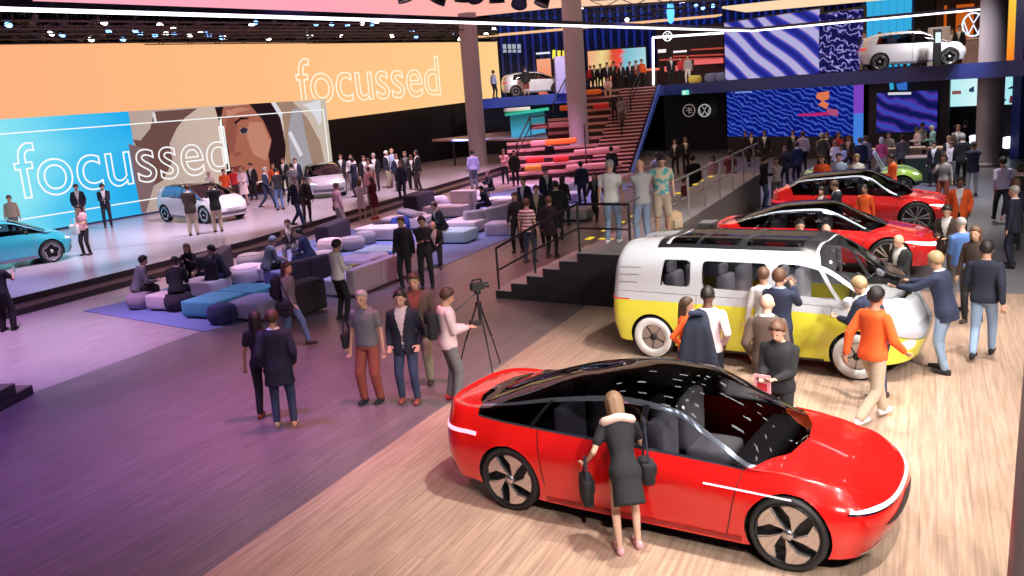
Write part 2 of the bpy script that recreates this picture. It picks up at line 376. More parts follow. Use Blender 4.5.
skin1 = emis('picture_skin', srgb('#b06a56'), .9); skin2 = emis('picture_skin_lit', srgb('#c98a74'), .9); skin3 = emis('picture_skin_shade', srgb('#98584a'), .9)
fairh = emis('picture_pale_fabric', srgb('#e6e4ea'), .9); tan = emis('picture_tan', srgb('#ab8c78'), .85); greyp = emis('picture_grey', srgb('#b4aeb6'), .8)
wh = emis('picture_white', (1, 1, 1), 1.0)
pic(crop([(160, 100), (360, 85), (300, 130), (262, 180), (230, 250), (245, 330), (200, 420), (110, 470), (95, 300), (60, 230), (95, 235), (140, 180)]), brown, .004)
pic(crop([(40, 250), (110, 270), (170, 400), (120, 570), (100, 570), (70, 420)]), emis('picture_mauve', srgb('#8d6f74'), .8), .006)
pic(crop([(440, 80), (720, 50), (760, 200), (770, 560), (500, 560), (498, 300), (470, 180)]), dbrown, .004)
pic(crop([(480, 78), (600, 66), (660, 130), (705, 230), (690, 300), (700, 380), (640, 440), (560, 440), (520, 400), (510, 340), (505, 280), (490, 200), (470, 130)]), skin1, .007)
pic(crop([(600, 150), (660, 150), (700, 240), (680, 330), (620, 300), (590, 220)]), skin2, .009)
pic(crop([(500, 90), (530, 80), (545, 180), (530, 290), (508, 300), (492, 190)]), skin3, .009)
pic(crop([(530, 150), (560, 126), (598, 128), (596, 136), (562, 138), (536, 160)]), dbrown, .012)
pic(crop([(556, 186), (572, 172), (594, 180), (588, 200), (566, 204)]), emis('picture_eye', srgb('#3a2a38'), .8), .013)
pic(crop([(522, 300), (550, 285), (566, 296), (548, 312)]), skin3, .012)
pic(crop([(690, 56), (722, 53), (755, 110), (748, 200), (735, 196), (738, 130), (716, 90)]), fairh, .013)
pic(crop([(722, 52), (800, 48), (870, 130), (930, 240), (985, 560), (870, 560), (790, 560), (765, 250), (762, 150)]), tan, .006)
pic(crop([(800, 90), (840, 80), (860, 200), (930, 560), (820, 560), (780, 200)]), greyp, .008)
pic(crop([(845, 70), (930, 38), (938, 150), (925, 165), (905, 120), (870, 80)]), fairh, .01)
pic(crop([(780, 200), (795, 190), (850, 300), (835, 310)]), fairh, .011)
pic(crop([(600, 62), (700, 54), (745, 130), (770, 260), (772, 560), (720, 560), (716, 380), (700, 300), (706, 235), (672, 150), (630, 100)]), dbrown, .0135)
pic(crop([(556, 180), (575, 172), (596, 178), (600, 190), (585, 206), (562, 204)]), emis('picture_eye_white', srgb('#b9a3a8'), .8), .0128)
pic(crop([(566, 180), (584, 178), (588, 196), (574, 202), (565, 194)]), emis('picture_iris', srgb('#3a3040'), .8), .0142)
pic(crop([(508, 360), (560, 352), (585, 362), (560, 378), (515, 380)]), emis('picture_lips', srgb('#8a3c3c'), .8), .0128)
pic(crop([(490, 95), (560, 80), (610, 90), (560, 100), (500, 130)]), skin2, .0125)
pic(crop([(462, 140), (470, 130), (500, 340), (490, 345)]), wh, .012)
pic(crop([(150, 105), (162, 104), (172, 150), (160, 150)]), fairh, .012)
# thin white frame line drawn round the picture
mb = MB()
Lp = [scr_px(-20, 137.2, .02), scr_px(322, 100.6+4, .02), scr_px(330, 168, .02)]
zt = Lp[0][2]
a = SA+sn*.02; b = SB+sn*.02
mb.bar((a[0], a[1], 4.45), (b[0]-sd[0]*.3, b[1]-sd[1]*.3, 4.45), .02, .05)
mb.bar((b[0]-sd[0]*.3, b[1]-sd[1]*.3, 4.45), (b[0]-sd[0]*.3, b[1]-sd[1]*.3, 1.0), .05, .02)
mb.bar((a[0], a[1], 1.02), (b[0]-sd[0]*.3, b[1]-sd[1]*.3, 1.02), .02, .05)
mb.build('frame_line', wh, scr)
tl = scr_px(20, 199, .03)
text('lettering', 'focussed', wh, scr, tl, (sd[0], sd[1], 0), (0, 0, 1), 3.15, outline=.035, xs=.99)
# orange screen above and behind
OA = np.array([-34.9, 27.5]); OB = np.array([.26, 68.]); od = (OB-OA)/np.linalg.norm(OB-OA); on = np.array([od[1], -od[0]])
osc = thing('led_wall_screen', 'huge plain orange screen high behind the stage with outlined white lettering', 'screen')
quad_screen('panel', OA, OB, 2.6, 8.43, .3, ORNG, osc, z0b=4.34)
q = ONPL(299, 104, (OA[0]+on[0]*.04, OA[1]+on[1]*.04, 0), (on[0], on[1], 0))
text('lettering', 'focussed', emis('pale_lettering', srgb('#ffe9cf'), 1.15), osc, q, (od[0], od[1], 0), (0, 0, 1), 3.75, outline=.045, xs=.93)
# black drape under the orange screen
struct(quad_screen('wall_drape', OA+np.array([-.3, .5]), OB+np.array([-.3, .5]), .35, 8.3, .1, mat('black_drape', (.006, .006, .008), .9)))
# low dark counter and slanted table top behind the stage (left of the grandstand)
ct = thing('stage_table', 'long slanted pale table top on dark legs behind the stage', 'table')
TT = mat('rose_table_top', (.42, .27, .25), .45)
A = AT(432, 139.5, 56.6); B = AT(500, 132, 60.5); Cc = AT(545, 131, 60.5); D = AT(548, 138.5, 56.6)
MB().slab([A, B, Cc, D], (0, 0, -.12)).build('table_top', TT, ct)
for px, D_ in ((453, 57), (500, 57), (520, 57), (540, 57)):
    t = AT(px, 139.5, D_); MB().box((t[0], t[1], (t[2])/2+.1), (.12, .12, max(.2, t[2]-.25))).build('leg', DARKM, ct)
# ------------------------------------------------------------------ overhead: LED ceiling, light tube, trusses
PK = ramp_screen('pink_ceiling_light', 0, [(0, '#ffb0c4'), (.3, '#ffa8bc'), (.55, '#ffb8a4'), (.75, '#ffd3b0'), (1, '#ffd9bb')], 1.)
o = MB().prism([(-19.1, 38.8), (-4., 59.5), (4.06, 57.1), (9, 58), (16, 59.6), (16, 36), (-13, 30)], 9.5, 9.62).build('ceiling_light_panel', PK)
tag(o, 'large pink and peach glowing ceiling panel above the stage', 'ceiling light')
TW = emis('tube_white_light', (1., .93, 1.), 3.2)
tb = thing('light_tube', 'long thin white light tube bent across the whole hall', 'light')
k = 2.83/3.53
Tp = []
for (x, y) in ((-60, 7.2), (0, 9.6), (256, 17.6), (512, 27.2), (752, 31)): Tp.append(G(x, y, 6.75))
Tq = [Tp[-1]]+[G(x, y, 6.75) for (x, y) in ((880, 18.5), (1024, 5.5), (1060, 2))]
mb = MB(); mc = MB()
for P in (Tp, Tq):
    mb.bar(P[0], P[-1], .06, .075); a, b = [np.array(q)+[0, 0, .10] for q in (P[0], P[-1])]; mc.bar(a, b, .10, .12)
mb.build('tube', TW, tb); mc.build('tube_carrier', mat('carrier_purple', (.05, .04, .10), .5), tb)
# bright bands of the far ceiling edge
BB = emis('peach_band_light', srgb('#ffc796'), .95)
A = AT(478, 37, 63); B = AT(722, 15.5, 63); mb = MB(); mb.slab([A, B, B+[0, 1.6, .03], A+[0, 1.6, .03]], (0, 0, .10))
o = mb.build('ceiling_light_band', BB); tag(o, 'narrow peach light band above the blue slatted wall', 'ceiling light')
A = AT(722, 8.5, 60); B = AT(746, 12.2, 52); Cc = AT(1010, -11, 44); D = AT(960, -16, 52)
zc = 7.9; P = [G(722, 8.5, zc), G(746, 12.4, zc), G(1040, -14, zc), G(1000, -22, zc)]
o = MB().slab(P, (0, 0, .1)).build('ceiling_light_band', emis('beige_band_light', srgb('#ffdcb4'), 1.)); tag(o, 'wide beige light panel above the blue patterned screen', 'ceiling light')
# trusses
TRM = mat('truss_metal', (.05, .045, .06), .4, .7)
def truss(P, Q, label, s=.32, group='lighting trusses under the roof', step=.8):
    t = thing('lighting_truss', label, 'truss', group=group)
    P, Q = np.array(P, float), np.array(Q, float); L = np.linalg.norm(Q-P); d = (Q-P)/L; sv = np.array([-d[1], d[0], 0])*s/2; zv = np.array([0, 0, s/2])
    mb = MB()
    for a in (-1, 1):
        for b in (-1, 1): mb.bar(P+a*sv+b*zv, Q+a*sv+b*zv, .05)
    mb.build('chord', TRM, t); mb = MB(); n = int(L/step)
    for i in range(n):
        a = P+d*(L*i/n); b = P+d*(L*(i+1)/n); sg = 1 if i % 2 else -1
        for q in (-1, 1): mb.bar(a+q*sv-sg*zv, b+q*sv+sg*zv, .025)
        mb.bar(a-sv-zv, a+sv-zv, .025)
    mb.build('brace', TRM, t)
LAMPB = mat('lamp_housing', (.02, .02, .025), .45)
LENSW = emis('lamp_lens_white', (1, .95, .95), 12.); LENSB = emis('lamp_lens_blue', (.15, .4, 1), 7.); LENSO = emis('lamp_lens_amber', (1, .5, .3), 2.)
LENSX = mat('lamp_lens_off', (.05, .05, .07), .1)
_lm = {}
def lamp_mesh(kind):
    if kind in _lm: return _lm[kind]
    h = MB()
    h.lathe([(.06, .42), (.10, .40), (.13, .25), (.15, .05), (.16, 0), (.14, 0), (.13, .04)], 14)
    y = MB(); y.bar((-.2, 0, .2), (-.2, 0, .62), .03, .05); y.bar((.2, 0, .2), (.2, 0, .62), .03, .05); y.bar((-.2, 0, .62), (.2, 0, .62), .05, .03); y.bar((0, 0, .62), (0, 0, 1.25), .05)
    l = MB(); l.lathe([(0, .012), (.13, .012), (.13, .02), (0, .02)], 14)
    _lm[kind] = (h.mesh('housing', True, True), y.mesh('yoke', False, True), l.mesh('lens', False, True)); return _lm[kind]
def lamp(p, target, lens, name, label, cat, group, s=1., full=True):
    t = thing(name, label, cat, tuple(float(a) for a in p), 0, group, s)
    d = Vector(target)-Vector([float(a) for a in p]) if target is not None else Vector((0, 0, -1))
    q = d.to_track_quat('-Z', 'Y')
    hm, ym, lm = lamp_mesh(0)
    for nm, me, m in (('housing', hm, LAMPB), ('lens', lm, lens)):
        me2 = me
        o = _link(bpy.data.objects.new(nm, me2), t)
        if not me2.materials: me2.materials.append(LAMPB)
        o.material_slots[0].link = 'OBJECT'; o.material_slots[0].material = m
        o.rotation_mode = 'QUATERNION'; o.rotation_quaternion = q; o.location = (0, 0, 0)
    o = _link(bpy.data.objects.new('yoke', ym), t)
    if not ym.materials: ym.materials.append(LAMPB)
    z = d.to_track_quat('-Z', 'Y').to_euler().z; o.rotation_euler = (0, 0, 0)
    return t
# trusses above the stage (between the tube and the orange screen)
for (za, zb, y0, y1, Da, Db) in ((0, 0, 19, 31, 36, 58), (0, 0, 24, 33.5, 38, 60), (0, 0, 30, 36, 40, 62), (0, 0, 36, 38.5, 41, 64), (0, 0, 41, 40.0, 41.5, 67)):
    P = AT(-30, y0, Da); Q = AT(497, y1, Db); P[2] = Q[2] = (P[2]+Q[2])/2
    truss(P, Q, 'dark lighting truss running above the stage screens')
Pm = AT(0, 32, 39.5)
random.seed(3)
for i in range(84):
    x = 6+i*5.9+random.uniform(-4, 4); row = random.randrange(4)
    y = {0: 24, 1: 30, 2: 35, 3: 38.5}[row]+random.uniform(-1.5, 1.5); D_ = 37+x/500*24+row*1.2
    p = AT(x, y, D_); r = random.random()
    if r < .26: ln, lb = LENSW, 'small spotlight glowing white on the stage trusses'
    elif r < .48: ln, lb = LENSB, 'small spotlight glowing blue on the stage trusses'
    else: ln, lb = LENSX, 'small dark spotlight switched off on the stage trusses'
    lamp(p, (p[0]+random.uniform(-3, 5), p[1]-8, 0), ln, 'stage_spotlight', lb, 'spotlight', {LENSW: 'white spotlights over the stage', LENSB: 'blue spotlights over the stage', LENSX: 'unlit spotlights over the stage'}[ln], 1.1)
# large moving heads hanging in front of the pink ceiling
for (x, y, D_) in ((346, -3, 30), (406, 4, 28), (437, 6, 28), (462, 5, 29), (476, 3, 29), (497, 6, 28), (519, 8, 28), (541, 8, 29), (376, -2, 30)):
    p = AT(x, y-3, D_); lamp(p, (p[0]+random.uniform(-4, 4), p[1]-random.uniform(-2, 6), 0), LENSX, 'moving_head_light', 'large black moving head light hanging before the peach ceiling', 'stage light', 'black moving heads below the peach ceiling', 1.55)
truss(AT(300, -16, 30), AT(620, -22, 28), 'dark truss carrying the large moving head lights')
# service trusses of the dark roof above the grandstand
for (x0, y0, D0, x1, y1, D1) in ((560, 12, 58, 720, 2, 58), (480, 22, 62, 740, 8, 62), (600, 24, 66, 720, 6, 64), (590, 4, 54, 760, -6, 52)):
    P = AT(x0, y0, D0); Q = AT(x1, y1, D1); truss(P, Q, 'dark roof truss above the grandstand stairs', .4, 'roof trusses above the grandstand')
for (x, y, ln) in ((582, 7, LENSW), (592, 19, LENSX), (604, 21, LENSX), (627, 20, LENSW), (655, 13, LENSX), (696, 6, LENSB), (703, 8, LENSB), (713, 6, LENSB), (668, 10, LENSX), (640, 6, LENSX), (611, 8, LENSX), (538, 28, LENSX), (555, 23, LENSW), (494, 29, LENSW)):
    p = AT(x, y, 60); lamp(p, (p[0], p[1]-12, 2), ln, 'roof_spotlight', {LENSW: 'small roof spotlight glowing white above the grandstand', LENSB: 'small roof spotlight glowing blue above the grandstand', LENSX: 'small dark roof spotlight above the grandstand'}[ln], 'spotlight', {LENSW: 'white roof spotlights', LENSB: 'blue roof spotlights', LENSX: 'unlit roof spotlights'}[ln], 1.)
p = AT(670.5, 12, 60); o = MB().lathe([(0, -.75), (.18, -.6), (.26, 0), (.18, .6), (0, .75)], 16).build('pendant_light', emis('pendant_blue_light', (.10, .45, 1.), 2.), smooth=True)
o.location = tuple(map(float, p)); tag(o, 'glowing blue spindle shaped pendant light high above the lounge', 'pendant light')
# lighting rig over the parked cars (behind and above the camera view, seen in the glass)
for k, y in enumerate((5.2, 8.9, 14.5)):
    truss((-1, y+2.2, 8.75), (13, y-3.2, 8.75), 'dark truss of the lamp rig above the parked cars')
for (lx, ly, lz, tx, ty, e) in KEY:
    d = np.array([tx-lx, ty-ly, -lz]); d = d/np.linalg.norm(d); p = np.array([lx, ly, lz])-d*.2
    lamp(p, (tx, ty, 0), LENSW, 'key_spotlight', 'white spotlight of the rig above the parked cars', 'spotlight', 'rig spotlights above the cars', 1.)
SBX = emis('softbox_light', (1., .95, .98), 9.)
def softbox(x, y, z, rz, label='flat white flood lamp of the rig above the parked cars'):
    t = thing('flood_lamp', label, 'flood lamp', (x, y, z), rz, 'flood lamps of the rig')
    MB().box((0, 0, .05), (.46, .30, .09)).build('housing', LAMPB, t); MB().box((0, 0, -.003), (.42, .26, .012)).build('lens', SBX, t); mb = MB(); mb.bar((-.25, 0, .05), (-.25, 0, .4), .03); mb.bar((.25, 0, .05), (.25, 0, .4), .03); mb.bar((-.25, 0, .4), (.25, 0, .4), .03); mb.bar((0, 0, .4), (0, 0, .6), .04); mb.build('yoke', DARKM, t)
for (y0, n_) in ((7.0, 11), (9.1, 11), (11.3, 9), (14.5, 8), (18.4, 7), (23.5, 6)):
    for i in range(n_): x = -1.+i*(1.05 if y0 < 13 else 1.5)+(.5 if y0 > 13 else 0)+(4 if y0 > 17 else 0); softbox(x, y0-x*.45+random.uniform(-.15, .15), 8.0, -.42)
# ------------------------------------------------------------------ gallery (upper floor)
ZG = 4.35
GF = [AT(478, 100, 59)[:2], AT(590, 95, 59)[:2], AT(664, 90, 58.5)[:2], AT(725, 85, 53)[:2], AT(985, 66, 37.5)[:2], AT(1075, 60, 33)[:2]]
GF = [np.array(p) for p in GF]
for (x_, y_, z_, e_, tx_, ty_) in ((19, 34.5, 8.6, 1500, 18.6, 39), (4, 53, 9, 1900, 2.5, 59.5), (11, 53, 9, 900, 10, 60), (24, 38, 9, 600, 24, 44)): light('gallery_fill', 'SPOT', (x_, y_, z_), e_, (1, .95, 1), (tx_, ty_, 4.6), .2, 60, .8)  # fill lights added to brighten the gallery and its white cars
GALM = mat('gallery_floor_white', (.55, .5, .52), .3); GALE = mat('gallery_edge_blue', (.03, .06, .30), .4)
back = [GF[-1]+np.array([14, 10]), np.array([32., 74.]), GF[0]+np.array([1.2, 13])]
struct(MB().prism([tuple(p) for p in GF]+[tuple(p) for p in back], ZG-.08, ZG).build('gallery_floor', GALM))
mb = MB()
for a, b in zip(GF[:-1], GF[1:]):
    d = (b-a)/np.linalg.norm(b-a); n = np.array([d[1], -d[0]])*.1
    mb.prism([tuple(a+n), tuple(b+n), tuple(b), tuple(a)], ZG-.62, ZG+.02)
struct(mb.build('trim_3', GALE))
light('gallery_edge_wash', 'AREA', (1, 56.5, 2.0), 150, (.2, .35, 1), (1, 59, 4), 8, sy=.4)
# slatted blue wall behind the gallery
SLB = mat('slat_wall_navy', (.015, .022, .07), .5); SLL = mat('slat_blue', (.04, .07, .3), .4)
Wb = [np.array([-.3, 71.]), np.array([21, 71.]), np.array([38, 57.])]
struct(MB().prism([tuple(Wb[0]), tuple(Wb[1]), tuple(Wb[2]), (39, 58), (22, 72), (-.3, 72)], ZG, 11).build('wall_gallery', SLB))
mb = MB()
for a, b in zip(Wb[:-1], Wb[1:]):
    L = np.linalg.norm(b-a); d = (b-a)/L
    for i in range(int(L/.6)):
        p = a+d*(i*.6+.3); mb.box((p[0]+d[1]*.3, p[1]-d[0]*.3, 7.7), (.16, .5, 6.4), math.atan2(d[1], d[0]))
struct(mb.build('wall_gallery_slats', SLL))
for (x, y, z, e) in ((4, 68.8, 10.2, 130), (12, 68.8, 10.2, 130), (19, 68.5, 10.2, 100), (28, 62, 10., 110)):
    light('slat_wash', 'AREA', (x, y, z), e, (.15, .3, 1.), (x, y+2.5, 5), 8, sy=.5)
# dark lower wall with the two round emblems
LW = mat('lower_wall_black', (.025, .027, .03), .5)
DL = 62.
a = AT(664, 110, DL); b = AT(726, 110, DL-3.)
struct(quad_screen('wall_lower', a[:2], b[:2], 0, ZG-.3, .3, LW))
struct(MB().prism([(-3, 66), (10, 66), (10.3, 66.3), (-3, 66.3)], 0, ZG-.1).build('wall_under_gallery', LW))
EMB = emis('emblem_light', (.8, .8, .85), .55)
def emblem(x, y, D_, r, label, vw=True, m=EMB, facing=None):
    p = AT(x, y, D_); t = thing('round_emblem', label, 'emblem', tuple(map(float, p)))
    mb = MB(); mb.lathe([(r, -.02), (r, .02), (r*.86, .02), (r*.86, -.02)], 32, axis='Y', closed=True)
    mb.build('ring', m, t)
    mb = MB(); w_ = r*.13
    if vw:
        for pts in ([(-.42, .74), (-.02, .08), (.02, .08), (.42, .74)], ): 
            mb.bar((-.40*r, 0, .74*r), (0, 0, .1*r), w_, .03); mb.bar((.40*r, 0, .74*r), (0, 0, .1*r), w_, .03)
        for s_ in (-1, 1):
            mb.bar((s_*.80*r, 0, .30*r), (s_*.40*r, 0, -.76*r), w_, .03); mb.bar((s_*.40*r, 0, -.76*r), (0, 0, -.02*r), w_, .03)
    else:
        mb.bar((-.5*r, 0, .0), (.5*r, 0, 0), w_, .03); mb.bar((-.5*r, 0, .35*r), (-.1*r, 0, .35*r), w_, .03); mb.bar((.1*r, 0, -.35*r), (.5*r, 0, -.35*r), w_, .03)
        mb.bar((0, 0, .5*r), (0, 0, -.5*r), w_, .03); mb.bar((.3*r, 0, .4*r), (.3*r, 0, .0), w_, .03)
    mb.build('letters', m, t); t.rotation_euler = (0, 0, math.atan2(-p[0], p[1])*0.0); return t
emblem(689, 110.5, 60.2, .42, 'left and plainer of the two faint round signs on the black wall', False, emis('emblem_dim', (.6, .45, .45), .4))
emblem(704.5, 110.5, 59.3, .42, 'faint round badge with crossed letters on the black wall, the right one')
sg = thing('exit_sign', 'small green exit sign hanging under the gallery edge', 'sign', tuple(map(float, AT(685.5, 92.5, 56.0))))
MB().box((0, 0, 0), (.44, .06, .28)).build('sign_box', emis('exit_green_light', (.2, .8, .6), 1.), sg)
MB().box((-.08, -.04, 0), (.1, .02, .16)).build('running_figure', emis('exit_white_light', (1, 1, 1), 1.), sg)
mb = MB(); mb.bar((-.18, 0, .14), (-.18, 0, .3), .02); mb.bar((.18, 0, .14), (.18, 0, .3), .02); mb.build('bracket', DARKM, sg)
# frame of light tubes with an emblem, above the lounge on the gallery
fr = thing('light_tube_frame', 'white light tube frame standing on the gallery by the red shelves', 'light')
A = AT(653.5, 85, 60.5); A2 = AT(653, 37.5, 60.5); B2 = AT(752, 31, 56.5)
mb = MB(); mb.bar(A, A2, .13); mb.bar(A2, B2, .13); mb.build('tube', TW, fr)
emblem(667.5, 36.2, 59.4, .32, 'round white glowing badge fixed on the light tube frame', True, emis('badge_white_light', (1, 1, 1), 1.6))
t = bpy.data.objects[-1] if False else None
# red shelves and lounge on the gallery
rs = thing('shelf_wall', 'dark shelf wall with red lit shelves on the gallery', 'shelf')
A = AT(658, 84, 64); B = AT(724, 78, 62)
quad_screen('back_panel', A[:2], B[:2], ZG, 8.2, .2, mat('shelf_back_dark', (.02, .008, .01), .6), rs)
for (x0, x1, y, m) in ((690, 723, 50, 0), (674, 723, 56.5, 0), (660, 723, 60, 0), (692, 722, 62.5, 1), (666, 690, 69, 1)):
    a = AT(x0, y, 63.2); b = AT(x1, y-2, 61.2); MB().bar(a, b, .3, .1 if m == 0 else .34).build('shelf', mat('shelf_red', (.5, .08, .06), .4, emit=(1, .12, .1), es=.25) if m == 0 else emis('shelf_red_light', (1, .18, .18), .8), rs)
p = AT(662, 51, 63); MB().box(p, (.55, .1, .22)).build('sign_letters', emis('sign_white_light', (1, .9, .9), 1.), rs)
p = AT(680, 51.5, 62.2); MB().box(p, (.9, .1, .13)).build('sign_letters', MATS['sign_white_light'], rs)
def pouf(p, r, h, m, label, group=None, rz=0):
    prof = [(0, h), (r*.55, h*.995), (r*.82, h*.93), (r*.97, h*.75), (r, h*.5), (r*.96, h*.25), (r*.8, h*.06), (r*.6, 0), (0, 0)]
    o = MB().lathe(prof, 28).build('pouf', m, smooth=True); o.location = (float(p[0]), float(p[1]), float(p[2])); tag(o, label, 'pouf', group)
    # the seam ring
    s = MB().lathe([(r*.80+.006, h*.945), (r*.83+.006, h*.935), (r*.83, h*.92), (r*.80, h*.93)], 28, closed=True).build('seam', m, o, smooth=True)
    return o
ZP_ = lambda px, D_: np.array([*AT(px, 80, D_)[:2], ZG])
pouf(ZP_(695, 57.6), .42, .5, mat('fabric_yellow', (.75, .7, .15), .9), 'yellow pouf on the gallery floor before the shelves')
pouf(ZP_(712, 56.2), .46, .55, mat('fabric_blue_grey', (.22, .3, .6), .9), 'blue grey pouf on the gallery nearest the patterned screen')
pouf(ZP_(723, 55.6), .42, .55, mat('fabric_blue_grey', (.22, .3, .6), .9), 'blue grey pouf half hidden at the patterned screen edge')
# colourful screen with crowd in front, middle of the gallery
cs = thing('gallery_screen', 'wide colourful picture screen behind the gallery bar', 'screen')
A = AT(588, 60, 68); B = AT(646, 60, 68)
CSM = ramp_screen('bar_screen_light', 0, [(0, '#ffb089'), (.25, '#ffe9a0'), (.42, '#e85a3c'), (.55, '#ff5040'), (.62, '#86cbe0'), (1, '#b7e4ef')], .85, noise=(5, .3))
quad_screen('panel', A[:2], B[:2], ZG+.3, 4.47+2.75, .15, CSM, cs)
quad_screen('frame', *ext(A[:2], B[:2], .1, .05), ZG+.2, 7.32, .12, BLKF, cs)
bar_ = thing('bar_counter', 'dark bar counter with a glowing orange top at the head of the stairs', 'counter')
A = AT(612, 82, 63); B = AT(657, 80, 62)
mbp = quad_screen('counter_body', A[:2], B[:2], ZG, ZG+1.05, .7, mat('bar_dark', (.03, .015, .012), .5), bar_)
quad_screen('counter_top', A[:2]-np.array([.05, .1]), B[:2]-np.array([-.05, .1]), ZG+1.05, ZG+1.2, .9, mat('bar_top_orange', (.9, .25, .12), .4, emit=(1, .25, .1), es=.45), bar_)
# kiosks and signs at the left of the gallery
ks = thing('poster_kiosk', 'orange poster panel with a white sign bar beside the gallery car', 'poster')
p = AT(543.5, 60, 66); MB().box((p[0], p[1], ZG+1.25), (1.0, .15, 2.5)).build('panel', ramp_screen('poster_orange', 2, [(0, '#e07050'), (.5, '#ff9a72'), (1, '#ffb08c')], .9), ks)
MB().box((p[0], p[1], 7.25), (1.0, .2, .12)).build('sign_bar', emis('sign_bar_light', (.8, .9, 1), 1.), ks); MB().bar((p[0], p[1], 6.9), (p[0], p[1], 7.2), .05).build('hanger', DARKM, ks)
for i, (x, y0, y1) in enumerate(((554, 50, 59), (559, 50.5, 63), (564, 50.5, 63))):
    a = AT(x, y0, 68); b = AT(x, y1, 68); o = MB().bar(a, b, .24, .1).build('light_stripe', emis('yellow_stripe_light', (1, .85, .1), 1.)); tag(o, 'upright yellow light stripe by the orange poster', 'light', 'yellow light stripes')
for i, x in enumerate((504.5, 509.5, 514, 519)):
    a = AT(x, 46.5, 69); o = MB().box(a, (.26, .1, .34)).build('number_sign', emis('letter_sign_light', (.75, .85, 1), .5)); tag(o, 'small white lit sign tile high on the slatted wall', 'sign', 'row of lit sign tiles')
    b = MB().box(a-np.array([0, 0, .34]), (.26, .1, .2)).build('tile_foot', MATS['letter_sign_light'], o)
o = MB().prism([(0, 0), (1.5, 0), (1.5, 1.2), (0, 1.2)], 0, 2.3).build('display_block', mat('lavender_block', (.38, .33, .62), .5), bevel=.02); p = AT(557, 97, 58.3); o.location = (float(p[0]), float(p[1]), ZG); tag(o, 'tall lavender display block on the gallery beside the column', 'display block')
# ------------------------------------------------------------------ large blue screens left of the right hand car
MOI = wave_screen('moire_screen_light', [(0, '#2a2a96'), (.35, '#3848c8'), (.55, '#8a7ae0'), (.75, '#e0c4f4'), (1, '#c8ccff')], .30, 9, .72, .32, (0, .95, 0))
o = thing('patterned_screen', 'upper screen with swirling blue and white pattern on the gallery', 'screen')
A = AT(725, 60, 53)[:2]; B = AT(819, 60, 47.3)[:2]; B3 = AT(862, 60, 45)[:2]
quad_screen('panel', A, B, ZG+.05, 7.62, .25, MOI, o)
NIT = wave_screen('night_city_screen_light', [(0, '#141650'), (.5, '#28286e'), (.8, '#5a3a86'), (.93, '#5f73e0'), (1, '#d8c8ff')], .8, 10, .7, 3, (0, 1.3, 0))
quad_screen('side_panel', B, B3, ZG+.05, 7.35, .25, NIT, o)
quad_screen('frame', *ext(A, B, .1, .06), ZG, 7.7, .2, BLKF, o); quad_screen('frame', *ext(B, B3, .05, .06), ZG, 7.45, .2, BLKF, o)
o = thing('patterned_screen', 'lower deep blue shimmering screen under the gallery edge', 'screen')
DBL = wave_screen('deep_blue_screen_light', [(0, '#0c1a80'), (.5, '#1a30b8'), (.85, '#2c4cd0'), (1, '#5f84f0')], 1.2, 7, .55, 1.5, (0, 1.2, 0))
A = AT(727, 110, 53.2)[:2]; B = AT(859, 110, 45.2)[:2]
quad_screen('panel', A, B, 1.15, ZG-.55, .2, DBL, o); quad_screen('screen_base', A+np.array([0, .05]), B+np.array([0, .05]), 0, 1.15, .2, LW, o)
dd = (B-A)/np.linalg.norm(B-A); nn = np.array([dd[1], -dd[0]])
for (pts, c) in (([(817, 93), (829, 91), (829, 99), (823, 101), (829, 104), (826, 109), (818, 105), (822, 101), (816, 98)], '#ff8a5a'), ([(798, 114), (815, 113), (829, 112), (829, 115), (815, 116), (798, 116)], '#e0287a'), ([(826, 108), (838, 110), (838, 116), (828, 115)], '#c85a8a'), ([(735, 92), (752, 91), (752, 92.5), (735, 93.5)], '#8fa4ff')):
    P = [ONPL(x, y, (A[0]+nn[0]*.02, A[1]+nn[1]*.02, 0), (nn[0], nn[1], 0)) for x, y in pts]
    MB().slab(P, (-nn[0]*.01, -nn[1]*.01, 0)).build('picture', emis('pic_'+c[1:], srgb(c), .7), o)
o = thing('light_column', 'slim upright light column, violet above and light blue below', 'light')
p = AT(858.5, 110, 45.3); MB().box((p[0], p[1], 3.05), (.42, .2, 1.5)).build('upper_panel', emis('violet_light', srgb('#8a4ad0'), .8), o); MB().box((p[0], p[1], 1.35), (.42, .2, 1.9)).build('lower_panel', emis('light_blue_light', srgb('#4a8af0'), .8), o)
# cyan striped back wall and orange wall of the right hand gallery
o = thing('striped_light_wall', 'row of tall cyan light panels behind the white gallery car', 'light wall')
for i in range(6):
    a = AT(866+i*7.6, 30, 50)[:2]; b = AT(871+i*7.6, 30, 49.6)[:2]
    quad_screen('light_panel', a, b, ZG+.1, 8.6, .15, emis('cyan_panel_light', srgb('#3bb8f0'), .85), o)
quad_screen('back_board', AT(862, 30, 50.6)[:2], AT(914, 30, 50)[:2], ZG, 8.9, .15, mat('panel_back_navy', (.01, .03, .12), .5), o)
struct(quad_screen('wall_gallery_dark', AT(913, 30, 53)[:2], AT(934, 30, 52)[:2], ZG, 9.4, .2, mat('gallery_dark_panel', (.012, .01, .014), .6)))
o = thing('reception_wall', 'orange and dark wooden back wall of the right gallery', 'wall unit')
quad_screen('back_panel', AT(930, 30, 54)[:2], AT(1075, 30, 46)[:2], ZG, 9.4, .2, mat('reception_brown', (.10, .035, .025), .5), o)
for (x0, x1, y0, y1) in ((942, 948, 14, 40), (954, 975, 12, 40), (960, 971, 14, 25)):
    a = AT(x0, 30, 51.5); b = AT(x1, 30, 51.); MB().box(((a[0]+b[0])/2, (a[1]+b[1])/2, 6.6), (b[0]-a[0], .15, 1.9)).build('orange_panel', emis('orange_panel_light', srgb('#d8641c'), .7), o)
emblem(973.5, 24.5, 47.5, .62, 'large white round badge on the orange gallery wall', True, emis('badge_blue_white_light', (.75, .85, 1), 1.2))
